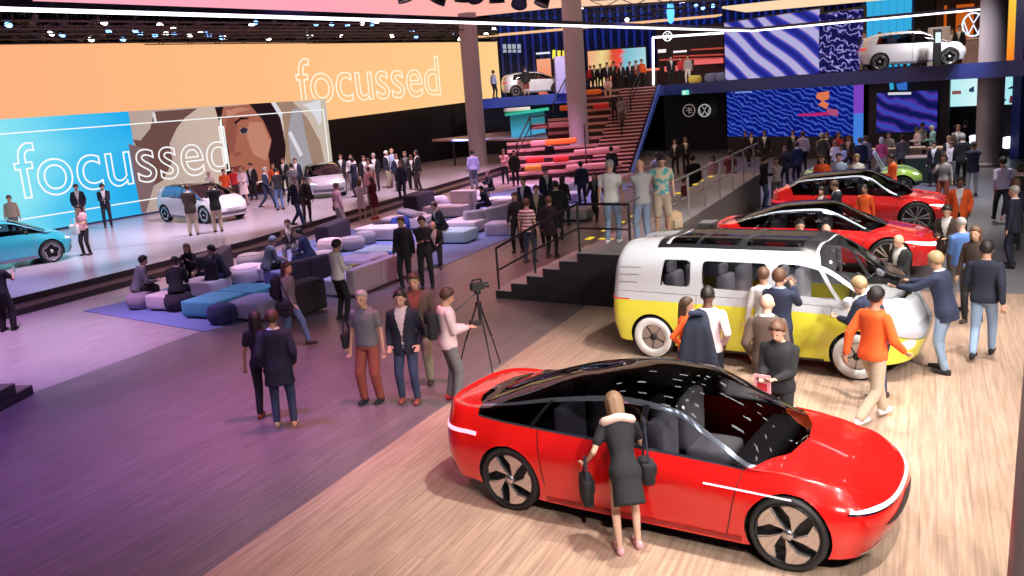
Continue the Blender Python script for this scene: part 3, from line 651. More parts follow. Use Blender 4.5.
ct = thing('reception_desk', 'pale brown reception desk behind the white gallery car', 'counter')
A = AT(962, 60, 46)[:2]; B = AT(1050, 60, 42)[:2]
quad_screen('desk_body', A, B, ZG, ZG+1.15, .7, mat('desk_rose', (.42, .28, .28), .5), ct); quad_screen('desk_top', A+np.array([-.05, -.08]), B+np.array([.05, -.08]), ZG+1.15, ZG+1.22, .85, mat('desk_top_pale', (.7, .55, .5), .4), ct)
o = thing('light_pillar', 'slanted orange glowing light pillar at the right edge of the gallery', 'light')
A = AT(1015.5, -2, 41); B = AT(1009, 66, 41); MB().bar(B, A, .42, .3).build('light_strip', ramp_screen('orange_pillar_light', 2, [(0, '#ff7a1e'), (1, '#ffd24a')], 1.), o)
MB().bar(B+np.array([.3, .1, 0]), A+np.array([.3, .1, 0]), .2, .3).build('side_strip', emis('pillar_red_light', srgb('#e03c1e'), .7), o)
struct(MB().box((AT(1022, 60, 40)[0]+.3, 40.2, 4.6), (.7, .7, 9.2)).build('column_navy', mat('navy_column', (.03, .05, .3), .4)))
# lower right: purple screen and white picture screen
o = thing('video_screen', 'purple and navy screen above the crowded table', 'screen')
A = AT(868, 110, 44.5)[:2]; B = AT(946, 110, 41.5)[:2]
quad_screen('frame', *ext(A, B, .05, .14), 0, ZG-.5, .15, BLKF, o)
PUR = wave_screen('purple_screen_light', [(0, '#141a5c'), (.45, '#2a2a8a'), (.75, '#6a3ab8'), (1, '#3a5ad8')], .45, 5, .65, 1.2, (0, 1.2, 0))
quad_screen('panel', *ext(A, B, -.45, .0), 1.35, 3.25, .1, PUR, o)
dd = (B-A)/np.linalg.norm(B-A); nn = np.array([dd[1], -dd[0]])
for (pts, c) in (([(888, 92.5), (911, 92), (911, 94.5), (888, 95)], '#e8e8f8'), ([(889, 81), (893, 81), (894, 89), (890, 90)], '#3fb4e8'), ([(896, 84), (907, 82), (907, 90), (898, 90)], '#3a78d8')):
    P = [ONPL(x, y, (A[0]+nn[0]*.05, A[1]+nn[1]*.05, 0), (nn[0], nn[1], 0)) for x, y in pts]
    MB().slab(P, (-nn[0]*.01, -nn[1]*.01, 0)).build('picture', emis('pic_'+c[1:], srgb(c), .8), o)
o = thing('video_screen', 'pale blue picture screen with small car pictures behind the right column', 'screen')
A = AT(949, 96, 44.)[:2]; B = AT(1021, 94, 41.5)[:2]
quad_screen('panel', A, B, 2.35, 3.85, .12, ramp_screen('pale_screen_light', 0, [(0, '#aee6ee'), (.5, '#d5f2f2'), (1, '#8fdcea')], 1.05, noise=(4, .4)), o)
quad_screen('frame', *ext(A, B, .1, .06), 0, ZG-.3, .15, BLKF, o)
dd = (B-A)/np.linalg.norm(B-A); nn = np.array([dd[1], -dd[0]])
for (pts, c) in (([(952, 91), (961, 90.5), (961, 94), (952, 94.5)], '#9a5a5a'), ([(969, 89), (974, 86), (974, 92), (969, 92)], '#2a4a6a'), ([(1008, 88), (1012, 86), (1015, 88.5), (1008, 89)], '#1a2a3a'), ([(1010, 96), (1019, 95), (1019, 103), (1009, 103)], '#7a2a3a'), ([(1002, 98), (1006, 99), (1006, 101), (1002, 101)], '#30506a')):
    P = [ONPL(x, y, (A[0]+nn[0]*.02, A[1]+nn[1]*.02, 0), (nn[0], nn[1], 0)) for x, y in pts]
    MB().slab(P, (-nn[0]*.01, -nn[1]*.01, 0)).build('picture', emis('pic_'+c[1:], srgb(c), .8), o)
struct(MB().prism([tuple(AT(925, 110, 47)[:2]), tuple(AT(1080, 110, 43)[:2]), tuple(AT(1080, 110, 44)[:2]), tuple(AT(925, 110, 48)[:2])], 0, ZG-.2).build('wall_right_lower', LW))
for (x, y) in ((974, 141), (1008, 142.5)):
    p = AT(x, y, 41); o = MB().ell((0, 0, 0), (.42, .2, .28), 16, 10).build('floor_lamp', emis('flood_white_light', (.75, .85, 1), 2.2), smooth=True); o.location = tuple(map(float, p)); tag(o, 'bright round floodlight glowing %s of the grey column' % ('left' if x < 1000 else 'right'), 'floodlight')
    MB().bar((0, .1, -float(p[2])), (0, .1, -.1), .06).build('stand', DARKM, o)
# ------------------------------------------------------------------ grandstand
GRP = mat('tier_rose_top', (.50, .26, .25), .5, noise=.06, nscale=5); GRS = mat('tier_dark_front', (.06, .03, .04), .6)
x_of = lambda px, D_: float(AT(px, 120, D_)[0])
gs = thing('grandstand', 'broad rose coloured grandstand of seat tiers climbing to the gallery', 'grandstand')
NT = 12; DG = 47.6; z_t = [ZG*(i+1)/NT for i in range(NT)]
def sxa(D0): return x_of(585, DG)+(D0-DG)/10.3*(x_of(624, DG+10.3)-x_of(585, DG))
o = MB(); tr = MB(); SW = 2.25
for i in range(NT*2):
    D0 = DG-.3+i*.43; z = ZG*(i+1)/(NT*2)
    o.prism([(sxa(D0), D0-.05), (sxa(D0)+SW, D0-.05), (sxa(D0)+SW, D0+.44), (sxa(D0), D0+.44)], max(0, z-.3), z-.05)
    tr.prism([(sxa(D0), D0-.10), (sxa(D0)+SW, D0-.10), (sxa(D0)+SW, D0+.34), (sxa(D0), D0+.34)], z-.05, z+.01)
o.build('steps', mat('steps_dark', (.07, .03, .05), .6), gs); tr.build('step_treads', mat('steps_rose', (.62, .33, .34), .5), gs)
for i in range(NT):
    D0 = DG+i*.86; z = z_t[i]; top_only = ZG/NT
    xl = x_of(505 if i < 5 else (548 if i < 8 else 583), D0); xr = float(sxa(D0))
    MB().prism([(xl, D0), (xr, D0), (xr, D0+.9), (xl, D0+.9)], 0, z-.12).build('tier', GRS, gs)
    MB().prism([(xl, D0-.12), (xr, D0-.12), (xr, D0+.86), (xl, D0+.86)], z-.12, z).build('tier_tread', GRP, gs)
BLG = mat('blue_light_paint', (.03, .06, .25), .5, emit=(.08, .2, 1), es=.10)  # blue light on the step ends, put into a slab's colour and glow
MB().slab([(sxa(DG)+SW+.02, DG-.4, 0), (sxa(DG)+SW+.02, DG-.4, .15), (sxa(DG+10.3)+SW+.02, DG+10.2, ZG+.1), (sxa(DG+10.3)+SW+.02, DG+10.2, ZG-.4)], (.12, 0, 0)).build('step_end_glow', BLG, gs)
def cushion(x, y, D_, w_, c, label, group=None, h=.38, d=.5):
    k_ = .82; D_ = D_*k_; w_ *= k_; h *= k_; p = AT(x, y, D_); o = MB().rbox((0, 0, 0), (w_, d, h), .08).build('seat_cushion', mat('cushion_'+c, {'red': (.65, .03, .03), 'orange': (.85, .22, .03), 'rose': (.6, .3, .3), 'amber': (.8, .35, .05), 'brown': (.3, .14, .12)}[c], .85), smooth=True)
    o.location = tuple(map(float, p)); tag(o, label, 'cushion', group)
for (x, y, D_, w_, c, l) in [(535, 160, 58.3, 1.2, 'red', 'red block cushion on the lowest grandstand tiers, left of the column'), (561, 159, 58.3, 1.0, 'red', 'red block cushion on the lowest grandstand tiers, close to the column'), (533, 168, 57.5, 1.1, 'amber', 'amber block cushion at the foot of the grandstand'),
    (540, 143, 60.4, 1.3, 'rose', 'rose block cushion on the middle tiers left of the orange ones'), (554, 142, 60.3, 1.2, 'orange', 'orange block cushion below the white car, left one'), (567, 141, 60.3, 1.3, 'orange', 'orange block cushion nearest the column on the middle tiers'),
    (593, 92, 68.0, 1.2, 'orange', 'orange block cushion near the head of the stairs'), (601, 106, 65.8, 1.1, 'red', 'red block cushion on the upper tiers beside the steps'), (566, 108, 65.2, .9, 'orange', 'orange block cushion on the upper tiers behind the column'), (620, 111, 65., .8, 'rose', 'rose block cushion on the upper tiers beside the railing'), (557, 125, 62.5, 3.6, 'brown', 'long brown seat block on the tiers behind the green counter'),
    (597, 151, 58.6, 3., 'rose', 'long rose seat block on the lower tiers right of the column'), (594, 166, 57.6, 3.6, 'rose', 'long rose seat block at the foot of the tiers')]:
    cushion(x, y, D_, w_, c, l)
# green counter left of the grandstand
gc = thing('green_counter', 'bright green counter with railing below the left gallery car', 'counter')
A = AT(505, 114, 57); B = AT(549, 108, 57)
GRN = mat('counter_green', (.03, .5, .25), .4, emit=(.02, .6, .3), es=.22)
MB().slab([A, B, B+[0, 2., .02], A+[0, 2., .02]], (0, 0, -.14)).build('counter_top', GRN, gc)
MB().slab([A-[-.3, -.2, .14], B-[.3, -.2, .14], B-[.3, -.2, 1.5], A-[-.3, -.2, 1.6]], (0, .1, 0)).build('counter_front', mat('counter_green_dark', (.01, .18, .10), .5), gc)
o = MB().rbox(AT(517, 109.5, 57.6), (1.6, .8, .25), .08, rz=.2).build('menu_board', mat('board_white', (.8, .85, .8), .4)); tag(o, 'white board lying on the green counter', 'board')
# railings of the grandstand
def rail(name, label, pts, h, m, posts=None, r=.03, mid=True, group=None, mats=None):
    t = thing(name, label, 'railing', group=group)
    mb = MB()
    for a, b in zip(pts[:-1], pts[1:]): mb.tube(np.array(a)+[0, 0, h], np.array(b)+[0, 0, h], r, n=8, dome=True)
    mb.build('handrail', m, t, smooth=True)
    if mid:
        mb = MB()
        for a, b in zip(pts[:-1], pts[1:]): mb.tube(np.array(a)+[0, 0, h*.5], np.array(b)+[0, 0, h*.5], r*.8, n=8)
        mb.build('mid_rail', m, t, smooth=True)
    for p in (posts or pts): MB().bar(np.array(p), np.array(p)+[0, 0, h], r*1.9).build('post', m, t)
    return t
RB = mat('rail_black', (.015, .015, .017), .45, .4)
SZ = lambda D_: max(0, min(ZG, ZG*(D_-DG+.9)/10.6))
rail('stair_railing', 'black stair railing right of the round column', [(sxa(DG)-.1, DG-.5, 0), (sxa(DG)+.3, DG+3.8, SZ(DG+3.8))], 1.0, RB, [(sxa(DG)-.1, DG-.5, 0), (sxa(DG)+.1, DG+1.7, SZ(DG+1.7)), (sxa(DG)+.3, DG+3.8, SZ(DG+3.8))], .04)
rail('stair_railing', 'black stair railing in the middle of the grandstand steps', [(sxa(DG+3.5)+1.2, DG+3.5, SZ(DG+3.5)), (sxa(DG+6.5)+1.2, DG+6.5, SZ(DG+6.5)), (sxa(DG+10)+1.2, DG+10, ZG)], 1.0, RB, None, .04)
rail('stair_railing', 'black stair railing left of the round column, by the green counter', [AT(518, 163, 48), AT(531, 135, 51), AT(548, 133, 51)], 1.0, RB, None, .04)
rail('gallery_railing', 'thin dark railing sloping down before the lavender block', [AT(553, 103, 57)-[0, 0, .9], AT(566, 78, 58)-[0, 0, .9]], .9, RB, None, .04, False)
# ------------------------------------------------------------------ walkway with steps (centre)
PLM = mat('walkway_side_brown', (.13, .105, .10), .5, noise=.05, nscale=4); PLB = mat('walkway_side_black', (.022, .02, .022), .5); PLT = mat('walkway_top_grey', (.30, .29, .31), .55, noise=.1, nscale=8)
K0 = np.array([2.49, 17.73]); K1 = np.array([-.36, 19.69]); fd = (K1-K0)/np.linalg.norm(K1-K0); ZP = 1.13
wk = thing('walkway', 'raised grey walkway with steps between lounge and parked cars', 'platform')
a = K0; b = K0+U*15.3; Wd = 1.75
MB().prism([tuple(K0), tuple(b), tuple(b-Wv*Wd), tuple(K0+U*1.9+fd*1.3), tuple(K0+fd*1.3)], 0, ZP-.03).build('base', PLM, wk)
MB().prism([tuple(K0), tuple(b), tuple(b-Wv*Wd), tuple(K0+U*1.9+fd*1.3), tuple(K0+fd*1.3)], ZP-.03, ZP).build('deck', PLT, wk)
Ls = np.linalg.norm(K1-K0)
MB().slab([(K0[0], K0[1]-.012, 0), (K0[0], K0[1]-.012, ZP-.02), (*(K0+fd*1.3-[0, .012]), ZP-.02), (*(K0+fd*1.3-[0, .012]), 0)], (.004, .006, 0)).build('front_panel', PLB, wk)
ns = 5
for i in range(ns):
    s0 = 1.3+(Ls-1.3)*i/ns; s1 = 1.3+(Ls-1.3)*(i+1)/ns+.02; z = ZP*(ns-i)/(ns+1)
    A = K0+fd*s0; B = K0+fd*s1
    MB().prism([tuple(A), tuple(B), tuple(B+U*1.9), tuple(A+U*1.9)], 0, z-.02).build('step', PLB, wk)
    MB().prism([tuple(A), tuple(B), tuple(B+U*1.9), tuple(A+U*1.9)], z-.02, z).build('step_tread', PLT, wk)
YEL = emis('yellow_light_spot', (1, .72, .05), .9)  # light spots on treads and deck, put in as small glowing yellow plates
mb = MB()
for i in range(ns):
    s0 = 1.3+(Ls-1.3)*(i+.5)/ns; z = ZP*(ns-i)/(ns+1); c = K0+fd*s0+U*1.7; mb.box((c[0], c[1], z+.006), (.26, .12, .01), math.atan2(fd[1], fd[0]))
for s0 in [0.3, 1.2]+[1.9+k*1.15 for k in range(12)]:
    c = K0+U*s0-Wv*(Wd-.15) if s0 > 1.5 else K0+U*1.65+fd*s0; mb.box((c[0], c[1], ZP+.006), (.34, .14, .01), UA if s0 > 1.5 else math.atan2(fd[1], fd[0]))
mb.build('light_spots', YEL, wk)
Z3 = lambda p, z: (float(p[0]), float(p[1]), z)
RG = mat('rail_steel', (.33, .31, .32), .35, .7)
ins = .06
pa = K0-Wv*ins+U*ins
rail('walkway_railing', 'long steel handrail above the parked cars with a man leaning on it', [Z3(pa, ZP), Z3(pa+U*15.1, ZP)], 1.06, RG, [Z3(pa+U*(1.87*k+1.2), ZP) for k in range(8)], .026)
p1 = K0+fd*1.25+U*ins; p2 = K0+fd*2.4+U*ins; p3 = K1-fd*.05+U*ins
rail('step_railing', 'black railing beside the steps in front of the two men', [Z3(pa, ZP), Z3(p1, ZP), Z3(p2, ZP*.55), Z3(p3, .12)], 1.02, RB, None, .026)
bx_ = thing('ticket_box', 'low dark grey box standing against the walkway side', 'box', Z3(K0+U*4.9+Wv*.45, 0), UA)
MB().box((0, 0, .5), (.5, .35, 1.0)).build('body', mat('box_grey', (.10, .10, .11), .5), bx_, bevel=.02); MB().box((0, 0, 1.02), (.54, .39, .04)).build('lid', mat('box_lid', (.2, .2, .22), .4), bx_, bevel=.01)
# steps at the left edge of the picture
ls = thing('stair_block', 'corner of black stairs cut off by the left picture edge', 'stairs')
g0 = G(0, 412)[:2]; g1 = G(34, 394)[:2]
dl = (g1-g0)/np.linalg.norm(g1-g0); nl = np.array([-dl[1], dl[0]])
for i, z in enumerate((.17, .34, .51)):
    b0 = g1-dl*(.42*i); MB().prism([tuple(b0), tuple(b0-dl*3), tuple(b0-dl*3+nl*1.2), tuple(b0+nl*1.2)], z-.17 if i else 0, z-.02).build('step', PLB, ls)
    MB().prism([tuple(b0), tuple(b0-dl*.44), tuple(b0-dl*.44+nl*1.2), tuple(b0+nl*1.2)], z-.02, z).build('step_tread', mat('tread_rose', (.2, .13, .14), .4), ls)
q0 = g1-dl*1.0+nl*.1; MB().bar(Z3(q0, .5), Z3(q0-dl*.1, 1.5), .05).build('post', RB, ls)
# ================================================================== cars
def pchip(X, Y, x):
    X = np.asarray(X, float); Y = np.asarray(Y, float); x = np.clip(x, X[0], X[-1]); h = np.diff(X); d = np.diff(Y)/h; n = len(X)
    m = np.zeros(n); m[0] = d[0]; m[-1] = d[-1]
    for i in range(1, n-1):
        if d[i-1]*d[i] > 0: w1 = 2*h[i]+h[i-1]; w2 = h[i]+2*h[i-1]; m[i] = (w1+w2)/(w1/d[i-1]+w2/d[i])
    i = np.clip(np.searchsorted(X, x, side='right')-1, 0, n-2); t = (x-X[i])/h[i]
    return ((2*t**3-3*t**2+1)*Y[i]+(t**3-2*t**2+t)*h[i]*m[i]+(-2*t**3+3*t**2)*Y[i+1]+(t**3-t**2)*h[i]*m[i+1])
class Surf:
    def __init__(s, sp):
        s.sp = sp; s.K = len(sp['rails']); s.xr = sp['xrm']; s.xf = sp['xfm']; s.capr = sp.get('capr', .8); s.capf = sp.get('capf', .8)
        s.q0 = s.xr-s.capr; s.q1 = s.xf+s.capf
        mid = np.array([0.]); P = s.rails(mid)[:, 0]; s.h = [max(.12, float(np.linalg.norm(P[i+1]-P[i]))) for i in range(s.K-1)]
    def rails(s, q):
        q = np.atleast_1d(q); out = []
        for r in s.sp['rails']:
            tab = np.array(r['tab']); X = tab[:, 0]
            xm = np.clip(q, s.xr, s.xf); y = pchip(X, tab[:, 1], xm); z = pchip(X, tab[:, 2], xm); x = xm.copy()
            for cap, xm0, xe, ze, n in ((s.capf, s.xf, r['xf'], r['zf'], r.get('nf', s.sp['nf'])), (s.capr, s.xr, r['xr'], r['zr'], r.get('nr', s.sp['nr']))):
                t = (q-xm0)/cap if cap is s.capf and xm0 == s.xf else (xm0-q)/cap
                k = t > 0; a = np.clip(t, 0, 1)*math.pi/2; sn_, cs_ = np.sin(a), np.cos(a)
                cx = np.where(k, np.abs(sn_)**(2/n), 0); cy = np.where(k, np.maximum(cs_, 0)**(2/n), 1)
                cy = np.where(t >= 1-1e-9, 0, cy)
                x = np.where(k, xm0+(xe-xm0)*cx, x); y = np.where(k, y*cy, y)
                tz = cx**r.get('ez', 1.6); z = np.where(k, z+(ze-z)*tz, z)
            out.append(np.stack([x, y, z], -1))
        return np.array(out)
    def ev(s, q, v):
        q = np.asarray(q, float); v = np.asarray(v, float)*np.ones_like(q); sh = q.shape; q = q.ravel(); v = v.ravel()
        P = s.rails(q); i = np.clip(v.astype(int), 0, s.K-2); t = (v-i)[:, None]; N = np.arange(len(q)); h = np.array(s.h)
        g = lambda k: P[np.clip(k, 0, s.K-1), N]
        A, B = g(i), g(i+1); hi = h[i][:, None]
        pm = np.where((i > 0)[:, None], g(i-1), A*2-B); hm = h[np.clip(i-1, 0, s.K-2)][:, None]; hm = np.where((i > 0)[:, None], hm, hi)
        mir = g(i)*np.array([1, -1, 1]); pn = np.where((i < s.K-2)[:, None], g(i+2), mir); hn = h[np.clip(i+1, 0, s.K-2)][:, None]; hn = np.where((i < s.K-2)[:, None], hn, hi)
        d0 = (A-pm)/hm; d1 = (B-A)/hi; d2 = (pn-B)/hn
        mA = (d0*hi+d1*hm)/(hi+hm)*hi; mB = (d1*hn+d2*hi)/(hi+hn)*hi
        r = (2*t**3-3*t**2+1)*A+(t**3-2*t**2+t)*mA+(-2*t**3+3*t**2)*B+(t**3-t**2)*mB
        r[:, 1] = np.maximum(r[:, 1], 0)
        return r.reshape(*sh, 3)
def car_meshes(sp):
    S = Surf(sp); res = sp.get('res', 1.)
    vb = sp['vb']; vc = sp['vc']; V = np.concatenate([np.linspace(vb[i], vb[i+1], int(vc[i]*res)+1)[:-1] for i in range(len(vb)-1)]+[[vb[-1]]]); vz = np.concatenate([[i]*int(vc[i]*res+0) for i in range(len(vb)-1)])
    xb = sp['xb']; xc = sp['xc']; cols = []; xz = []
    br = [np.full_like(V, S.q0)]+[np.interp(V, b[0], b[1]) for b in xb]+[np.full_like(V, S.q1)]
    Q = []
    for i in range(len(br)-1):
        n = int(xc[i]*res)
        for k in range(n): Q.append(br[i]+(br[i+1]-br[i])*k/n); xz.append(i)
    Q.append(br[-1]); Q = np.array(Q).T     # rows v, columns q
    VV = np.repeat(V[:, None], Q.shape[1], 1)
    P = S.ev(Q, VV)
    nv, nq = Q.shape; groups = {}
    wheels = sp['wheels']; ra = sp['arch']; zc = sp['wr']
    P2 = P.copy(); vbelt = sp.get('vbelt', 3); ring = {xw: set() for xw in wheels}
    Cc = (P[:-1, :-1]+P[1:, :-1]+P[:-1, 1:]+P[1:, 1:])/4; cut = np.zeros(Cc.shape[:2], int)-1
    for k, xw in enumerate(wheels):
        m = (Cc[..., 1] > .5) & (V[:-1, None] < vbelt) & (np.hypot(Cc[..., 0]-xw, Cc[..., 2]-zc) < ra); cut[m] = k
    for i in range(nv-1):
        for j in range(nq-1):
            if cut[i, j] >= 0: continue
            for (a, b) in ((i, j), (i+1, j), (i, j+1), (i+1, j+1)):
                nb = [cut[c, d] for c in (a-1, a) for d in (b-1, b) if 0 <= c < nv-1 and 0 <= d < nq-1 and cut[c, d] >= 0]
                if nb:
                    xw = wheels[nb[0]]; dx = P[a, b, 0]-xw; dz = P[a, b, 2]-zc; f = ra/max(1e-4, math.hypot(dx, dz))
                    P2[a, b, 0] = xw+dx*f; P2[a, b, 2] = zc+dz*f; ring[xw].add((a, b))
            nm = sp['part'](xz[j], vz[i])
            if nm is None: continue
            groups.setdefault(nm+('#%d' % xz[j] if nm in ('side_window', 'quarter_window') and sp.get('multi') else ''), []).append((i, j))
    out = {}
    for nm, cells in groups.items():
      split = nm.split('#')[0] in ('side_window', 'quarter_window', 'window_frame') and not any(P2[i, j, 1] < 1e-5 for i, j in cells)
      for sides in (((0,), (1,)) if split else ((0, 1),)):
        idx = {}; vs = []; fs = []
        def vid(i, j, m):
            p = P2[i, j]; mm = m and p[1] > 1e-5; key = (i, j, mm)
            if key not in idx: idx[key] = len(vs); vs.append((p[0], -p[1] if mm else p[1], p[2]))
            return idx[key]
        for (i, j) in cells:
            a = [vid(i, j, False), vid(i, j+1, False), vid(i+1, j+1, False), vid(i+1, j, False)] if 0 in sides else []
            b = [vid(i, j, True), vid(i+1, j, True), vid(i+1, j+1, True), vid(i, j+1, True)] if 1 in sides else []
            for q in (a, b):
                u = []; [u.append(x) for x in q if x not in u]
                if len(u) > 2: fs.append(tuple(u[::-1]))
        mb = MB().add(vs, fs); me = mb.mesh(nm, True, False)
        bm = bmesh.new(); bm.from_mesh(me); bmesh.ops.remove_doubles(bm, verts=bm.verts, dist=.0005); bm.to_mesh(me); bm.free()
        me.polygons.foreach_set('use_smooth', [True]*len(me.polygons))
        out[nm+'#'+str(sides[0])] = me
    # wheel wells and floor of the body
    for xw in wheels:
        pts = sorted([tuple(P2[a]) for a in ring[xw]], key=lambda p: math.atan2(p[2]-zc, p[0]-xw))
        pts = [p for k, p in enumerate(pts) if k == 0 or math.dist(p, pts[k-1]) > .004]
        if len(pts) < 3: continue
        for sg in (1, -1):
            mb = MB(); vs = []; n = len(pts)
            for p in pts: vs += [(p[0], sg*(p[1]-.004), p[2]), (xw+(p[0]-xw)*1.02, sg*(p[1]-.30), zc+(p[2]-zc)*1.02)]
            mb.add(vs, [(2*k, 2*k+1, 2*k+3, 2*k+2) for k in range(n-1)])
            m = len(pts); vs = [(p[0], sg*(p[1]-.30), p[2]) for p in pts]; mb.add(vs, [tuple(range(m))])
            out['wheel_well#%s%d' % (xw, sg)] = mb.mesh('wheel_well', False, False)
    q = np.linspace(S.q0+.12, S.q1-.12, 40); r0 = S.rails(q)[0]; ymax = sp.get('under', .62)
    mb = MB(); vs = []
    for p in r0: y = min(p[1], ymax if any(abs(p[0]-xw) < ra+.06 for xw in wheels) else p[1]); vs += [(p[0], -y, p[2]+.01), (p[0], y, p[2]+.01)]
    mb.add(vs, [(2*k, 2*k+1, 2*k+3, 2*k+2) for k in range(len(r0)-1)]); out['underbody'] = mb.mesh('underbody', False, False)
    return S, out
def patch_mesh(S, nm, q0, q1, v0, v1, nq=24, nv=4, off=.006, th=.0, sides=(1, -1)):
    """piece lying on the body between q0(t)..q1(t) and v0(s)..v1(s)"""
    f = lambda a: a if callable(a) else (lambda t: a+0*t)
    q0, q1, v0, v1 = map(f, (q0, q1, v0, v1)); s_ = np.linspace(0, 1, nq+1)[None, :]; t_ = np.linspace(0, 1, nv+1)[:, None]
    Vv = v0(s_)+(v1(s_)-v0(s_))*t_; Q = q0(t_)+(q1(t_)-q0(t_))*s_; Q = Q+0*Vv; Vv = Vv+0*Q
    e = 1e-3; P = S.ev(Q, Vv); Pq = S.ev(Q+e, Vv)-S.ev(Q-e, Vv); Pv = S.ev(Q, np.minimum(Vv+e, S.K-1))-S.ev(Q, Vv-e); N = np.cross(Pq, Pv)
    L = np.linalg.norm(N, axis=-1, keepdims=True); N = N/np.maximum(L, 1e-9)
    o = P.copy(); o[..., 2] -= .55; o[..., 0] *= .3
    sg = np.sign((N*o).sum()); N *= sg; P = P+N*off
    n1, n2 = nv+1, nq+1; res = []
    joined = (P[..., 1] < 1e-3).any()
    mb = MB()
    for sd_ in sides:
        if not joined: mb = MB()
        vs = [(p[0], sd_*max(0, p[1]), p[2]) for p in P.reshape(-1, 3)]
        fs = [(i*n2+j, i*n2+j+1, (i+1)*n2+j+1, (i+1)*n2+j) for i in range(nv) for j in range(nq)]
        mb.add(vs, fs)
        if not joined: res.append(mb.mesh(nm, True, False))
    return res if not joined else [mb.mesh(nm, True, False)]
# ---- wheels: outer face looks along -Y
def polar(n, poly, y0, y1, rot=0.):
    mb = MB()
    for k in range(n):
        a0 = 2*math.pi*k/n+rot; pts = [(r*math.cos(a+a0), r*math.sin(a+a0)) for r, a in poly]; m = len(pts)
        vs = [(x, y0, z) for x, z in pts]+[(x, y1, z) for x, z in pts]
        mb.add(vs, [tuple(range(m)), tuple(range(m, 2*m))[::-1]]+[(i, i+m, (i+1) % m+m, (i+1) % m) for i in range(m)])
    return mb
def wheel_meshes(R, ri, tw, style):
    D = math.radians; h = tw/2; out = {}
    out['wheel'] = MB().lathe([(ri, -h+.015), (ri+.012, -h), (R-.02, -h), (R-.004, -h+.02), (R, -h+.06), (R, h-.06), (R-.01, h-.01), (ri, h), (ri-.02, 0)], 48, axis='Y', closed=True).mesh('wheel', True, True)
    mb = MB(); mb.lathe([(ri, -h+.004), (ri-.018, -h+.004), (ri-.024, -h+.03), (ri-.02, h-.02), (ri, h-.02)], 48, axis='Y', closed=True)
    back = MB().lathe([(0, -h+.085), (ri-.018, -h+.085), (ri-.018, -h+.1), (0, -h+.1)], 40, axis='Y')
    if style == 'blade':
        sp = polar(5, [(.05, D(-38)), (ri*.55, D(-18)), (ri*.93, D(-20)), (ri*.95, D(0)), (ri*.94, D(16)), (ri*.86, D(27)), (ri*.6, D(8))], -h+.008, -h+.04)
        ed = polar(5, [(.045, D(-46)), (ri*.55, D(-22)), (ri*.96, D(-23)), (ri*.98, D(0)), (ri*.97, D(18)), (ri*.89, D(31)), (ri*.6, D(12))], -h+.016, -h+.05)
        out['rim'] = (mb, 'wheel_black'); out['blade'] = (sp, 'wheel_chrome'); out['blade_edge'] = (ed, 'wheel_silver'); out['rim_disc'] = (back, 'wheel_black')
    elif style == 'star':
        sp = polar(5, [(ri*.22, D(-36)), (ri*.93, D(-17)), (ri*.97, D(0)), (ri*.93, D(17)), (ri*.22, D(36))], -h+.008, -h+.05, D(90))
        sp2 = polar(5, [(ri*.45, D(-28)), (ri*.78, D(-10)), (ri*.78, D(10)), (ri*.45, D(28))], -h+.002, -h+.05, D(90))
        out['rim'] = (mb, 'wheel_silver'); out['spoke'] = (polar(5, [(ri*.86, D(-36)), (ri*.99, D(-36)), (ri*.99, D(36)), (ri*.86, D(36)), (ri*.60, D(0))], -h+.004, -h+.05, D(126)), 'wheel_silver'); out['rim_disc'] = (back, 'wheel_black')
    elif style == 'disc':
        d = MB().lathe([(0, -h+.03), (ri*.66, -h+.02), (ri*.70, -h+.03), (ri*.70, -h+.05), (0, -h+.06)], 40, axis='Y')
        rg = MB().lathe([(ri*.70, -h+.012), (ri*.74, -h-.002), (R*.93, -h-.004), (R*.95, -h+.01), (ri*.70, -h+.03)], 48, axis='Y', closed=True)
        sp = polar(5, [(.06, D(-4)), (ri*.68, D(-1.8)), (ri*.68, D(1.8)), (.06, D(4))], -h+.008, -h+.03, D(50))
        hb = MB().lathe([(0, -h-.0), (.055, -h-.0), (.06, -h+.03), (0, -h+.03)], 20, axis='Y')
        out['rim'] = (rg, 'wheel_white'); out['rim_disc'] = (d, 'wheel_silver'); out['spoke'] = (sp, 'wheel_black'); out['hub_cap'] = (hb, 'wheel_black')
    else:
        sp = MB()
        for o_ in (-9, 9):
            q = polar(6, [(ri*.18, D(-7+o_*1.4)), (ri*.97, D(-4+o_)), (ri*.97, D(5+o_)), (ri*.18, D(10+o_*1.4))], -h+.008, -h+.05, D(12)); sp.add(q.v, q.f)
        out['rim'] = (mb, 'wheel_silver'); out['spoke'] = (sp, 'wheel_silver'); out['rim_disc'] = (back, 'wheel_black')
    if 'hub_cap' not in out: out['hub_cap'] = (MB().lathe([(0, -h-.004), (.05, -h-.002), (.058, -h+.02), (.058, -h+.06), (0, -h+.06)], 20, axis='Y'), 'wheel_silver')
    return out
mat('wheel_black', (.02, .02, .022), .35, .3); mat('wheel_chrome', (.82, .8, .8), .06, 1.); mat('wheel_silver', (.6, .6, .62), .25, .9); mat('wheel_white', (.85, .84, .84), .4); TYRE = mat('tyre_rubber', (.018, .018, .02), .65)
SEATG = mat('seat_pale_grey', (.55, .53, .53), .7); SEATD = mat('seat_dark', (.07, .06, .07), .7); DASH = mat('dashboard_dark', (.05, .045, .05), .5)
_CM = {}
def put(nm, me, m, root, mi=True):
    if not me.materials: me.materials.append(None)
    o = _link(bpy.data.objects.new(nm, me), root); o.material_slots[0].link = 'OBJECT'; o.material_slots[0].material = m; return o
def seat_mesh(w=.52):
    mb = MB(); mb.rbox((0, 0, .18), (.52, w, .2), .07); mb.rbox((-.27, 0, .52), (.17, w, .62), .07); mb.rbox((-.32, 0, .92), (.1, .28, .18), .04); mb.box((0, 0, .04), (.4, w*.7, .1)); return mb.mesh('seat', True, True)
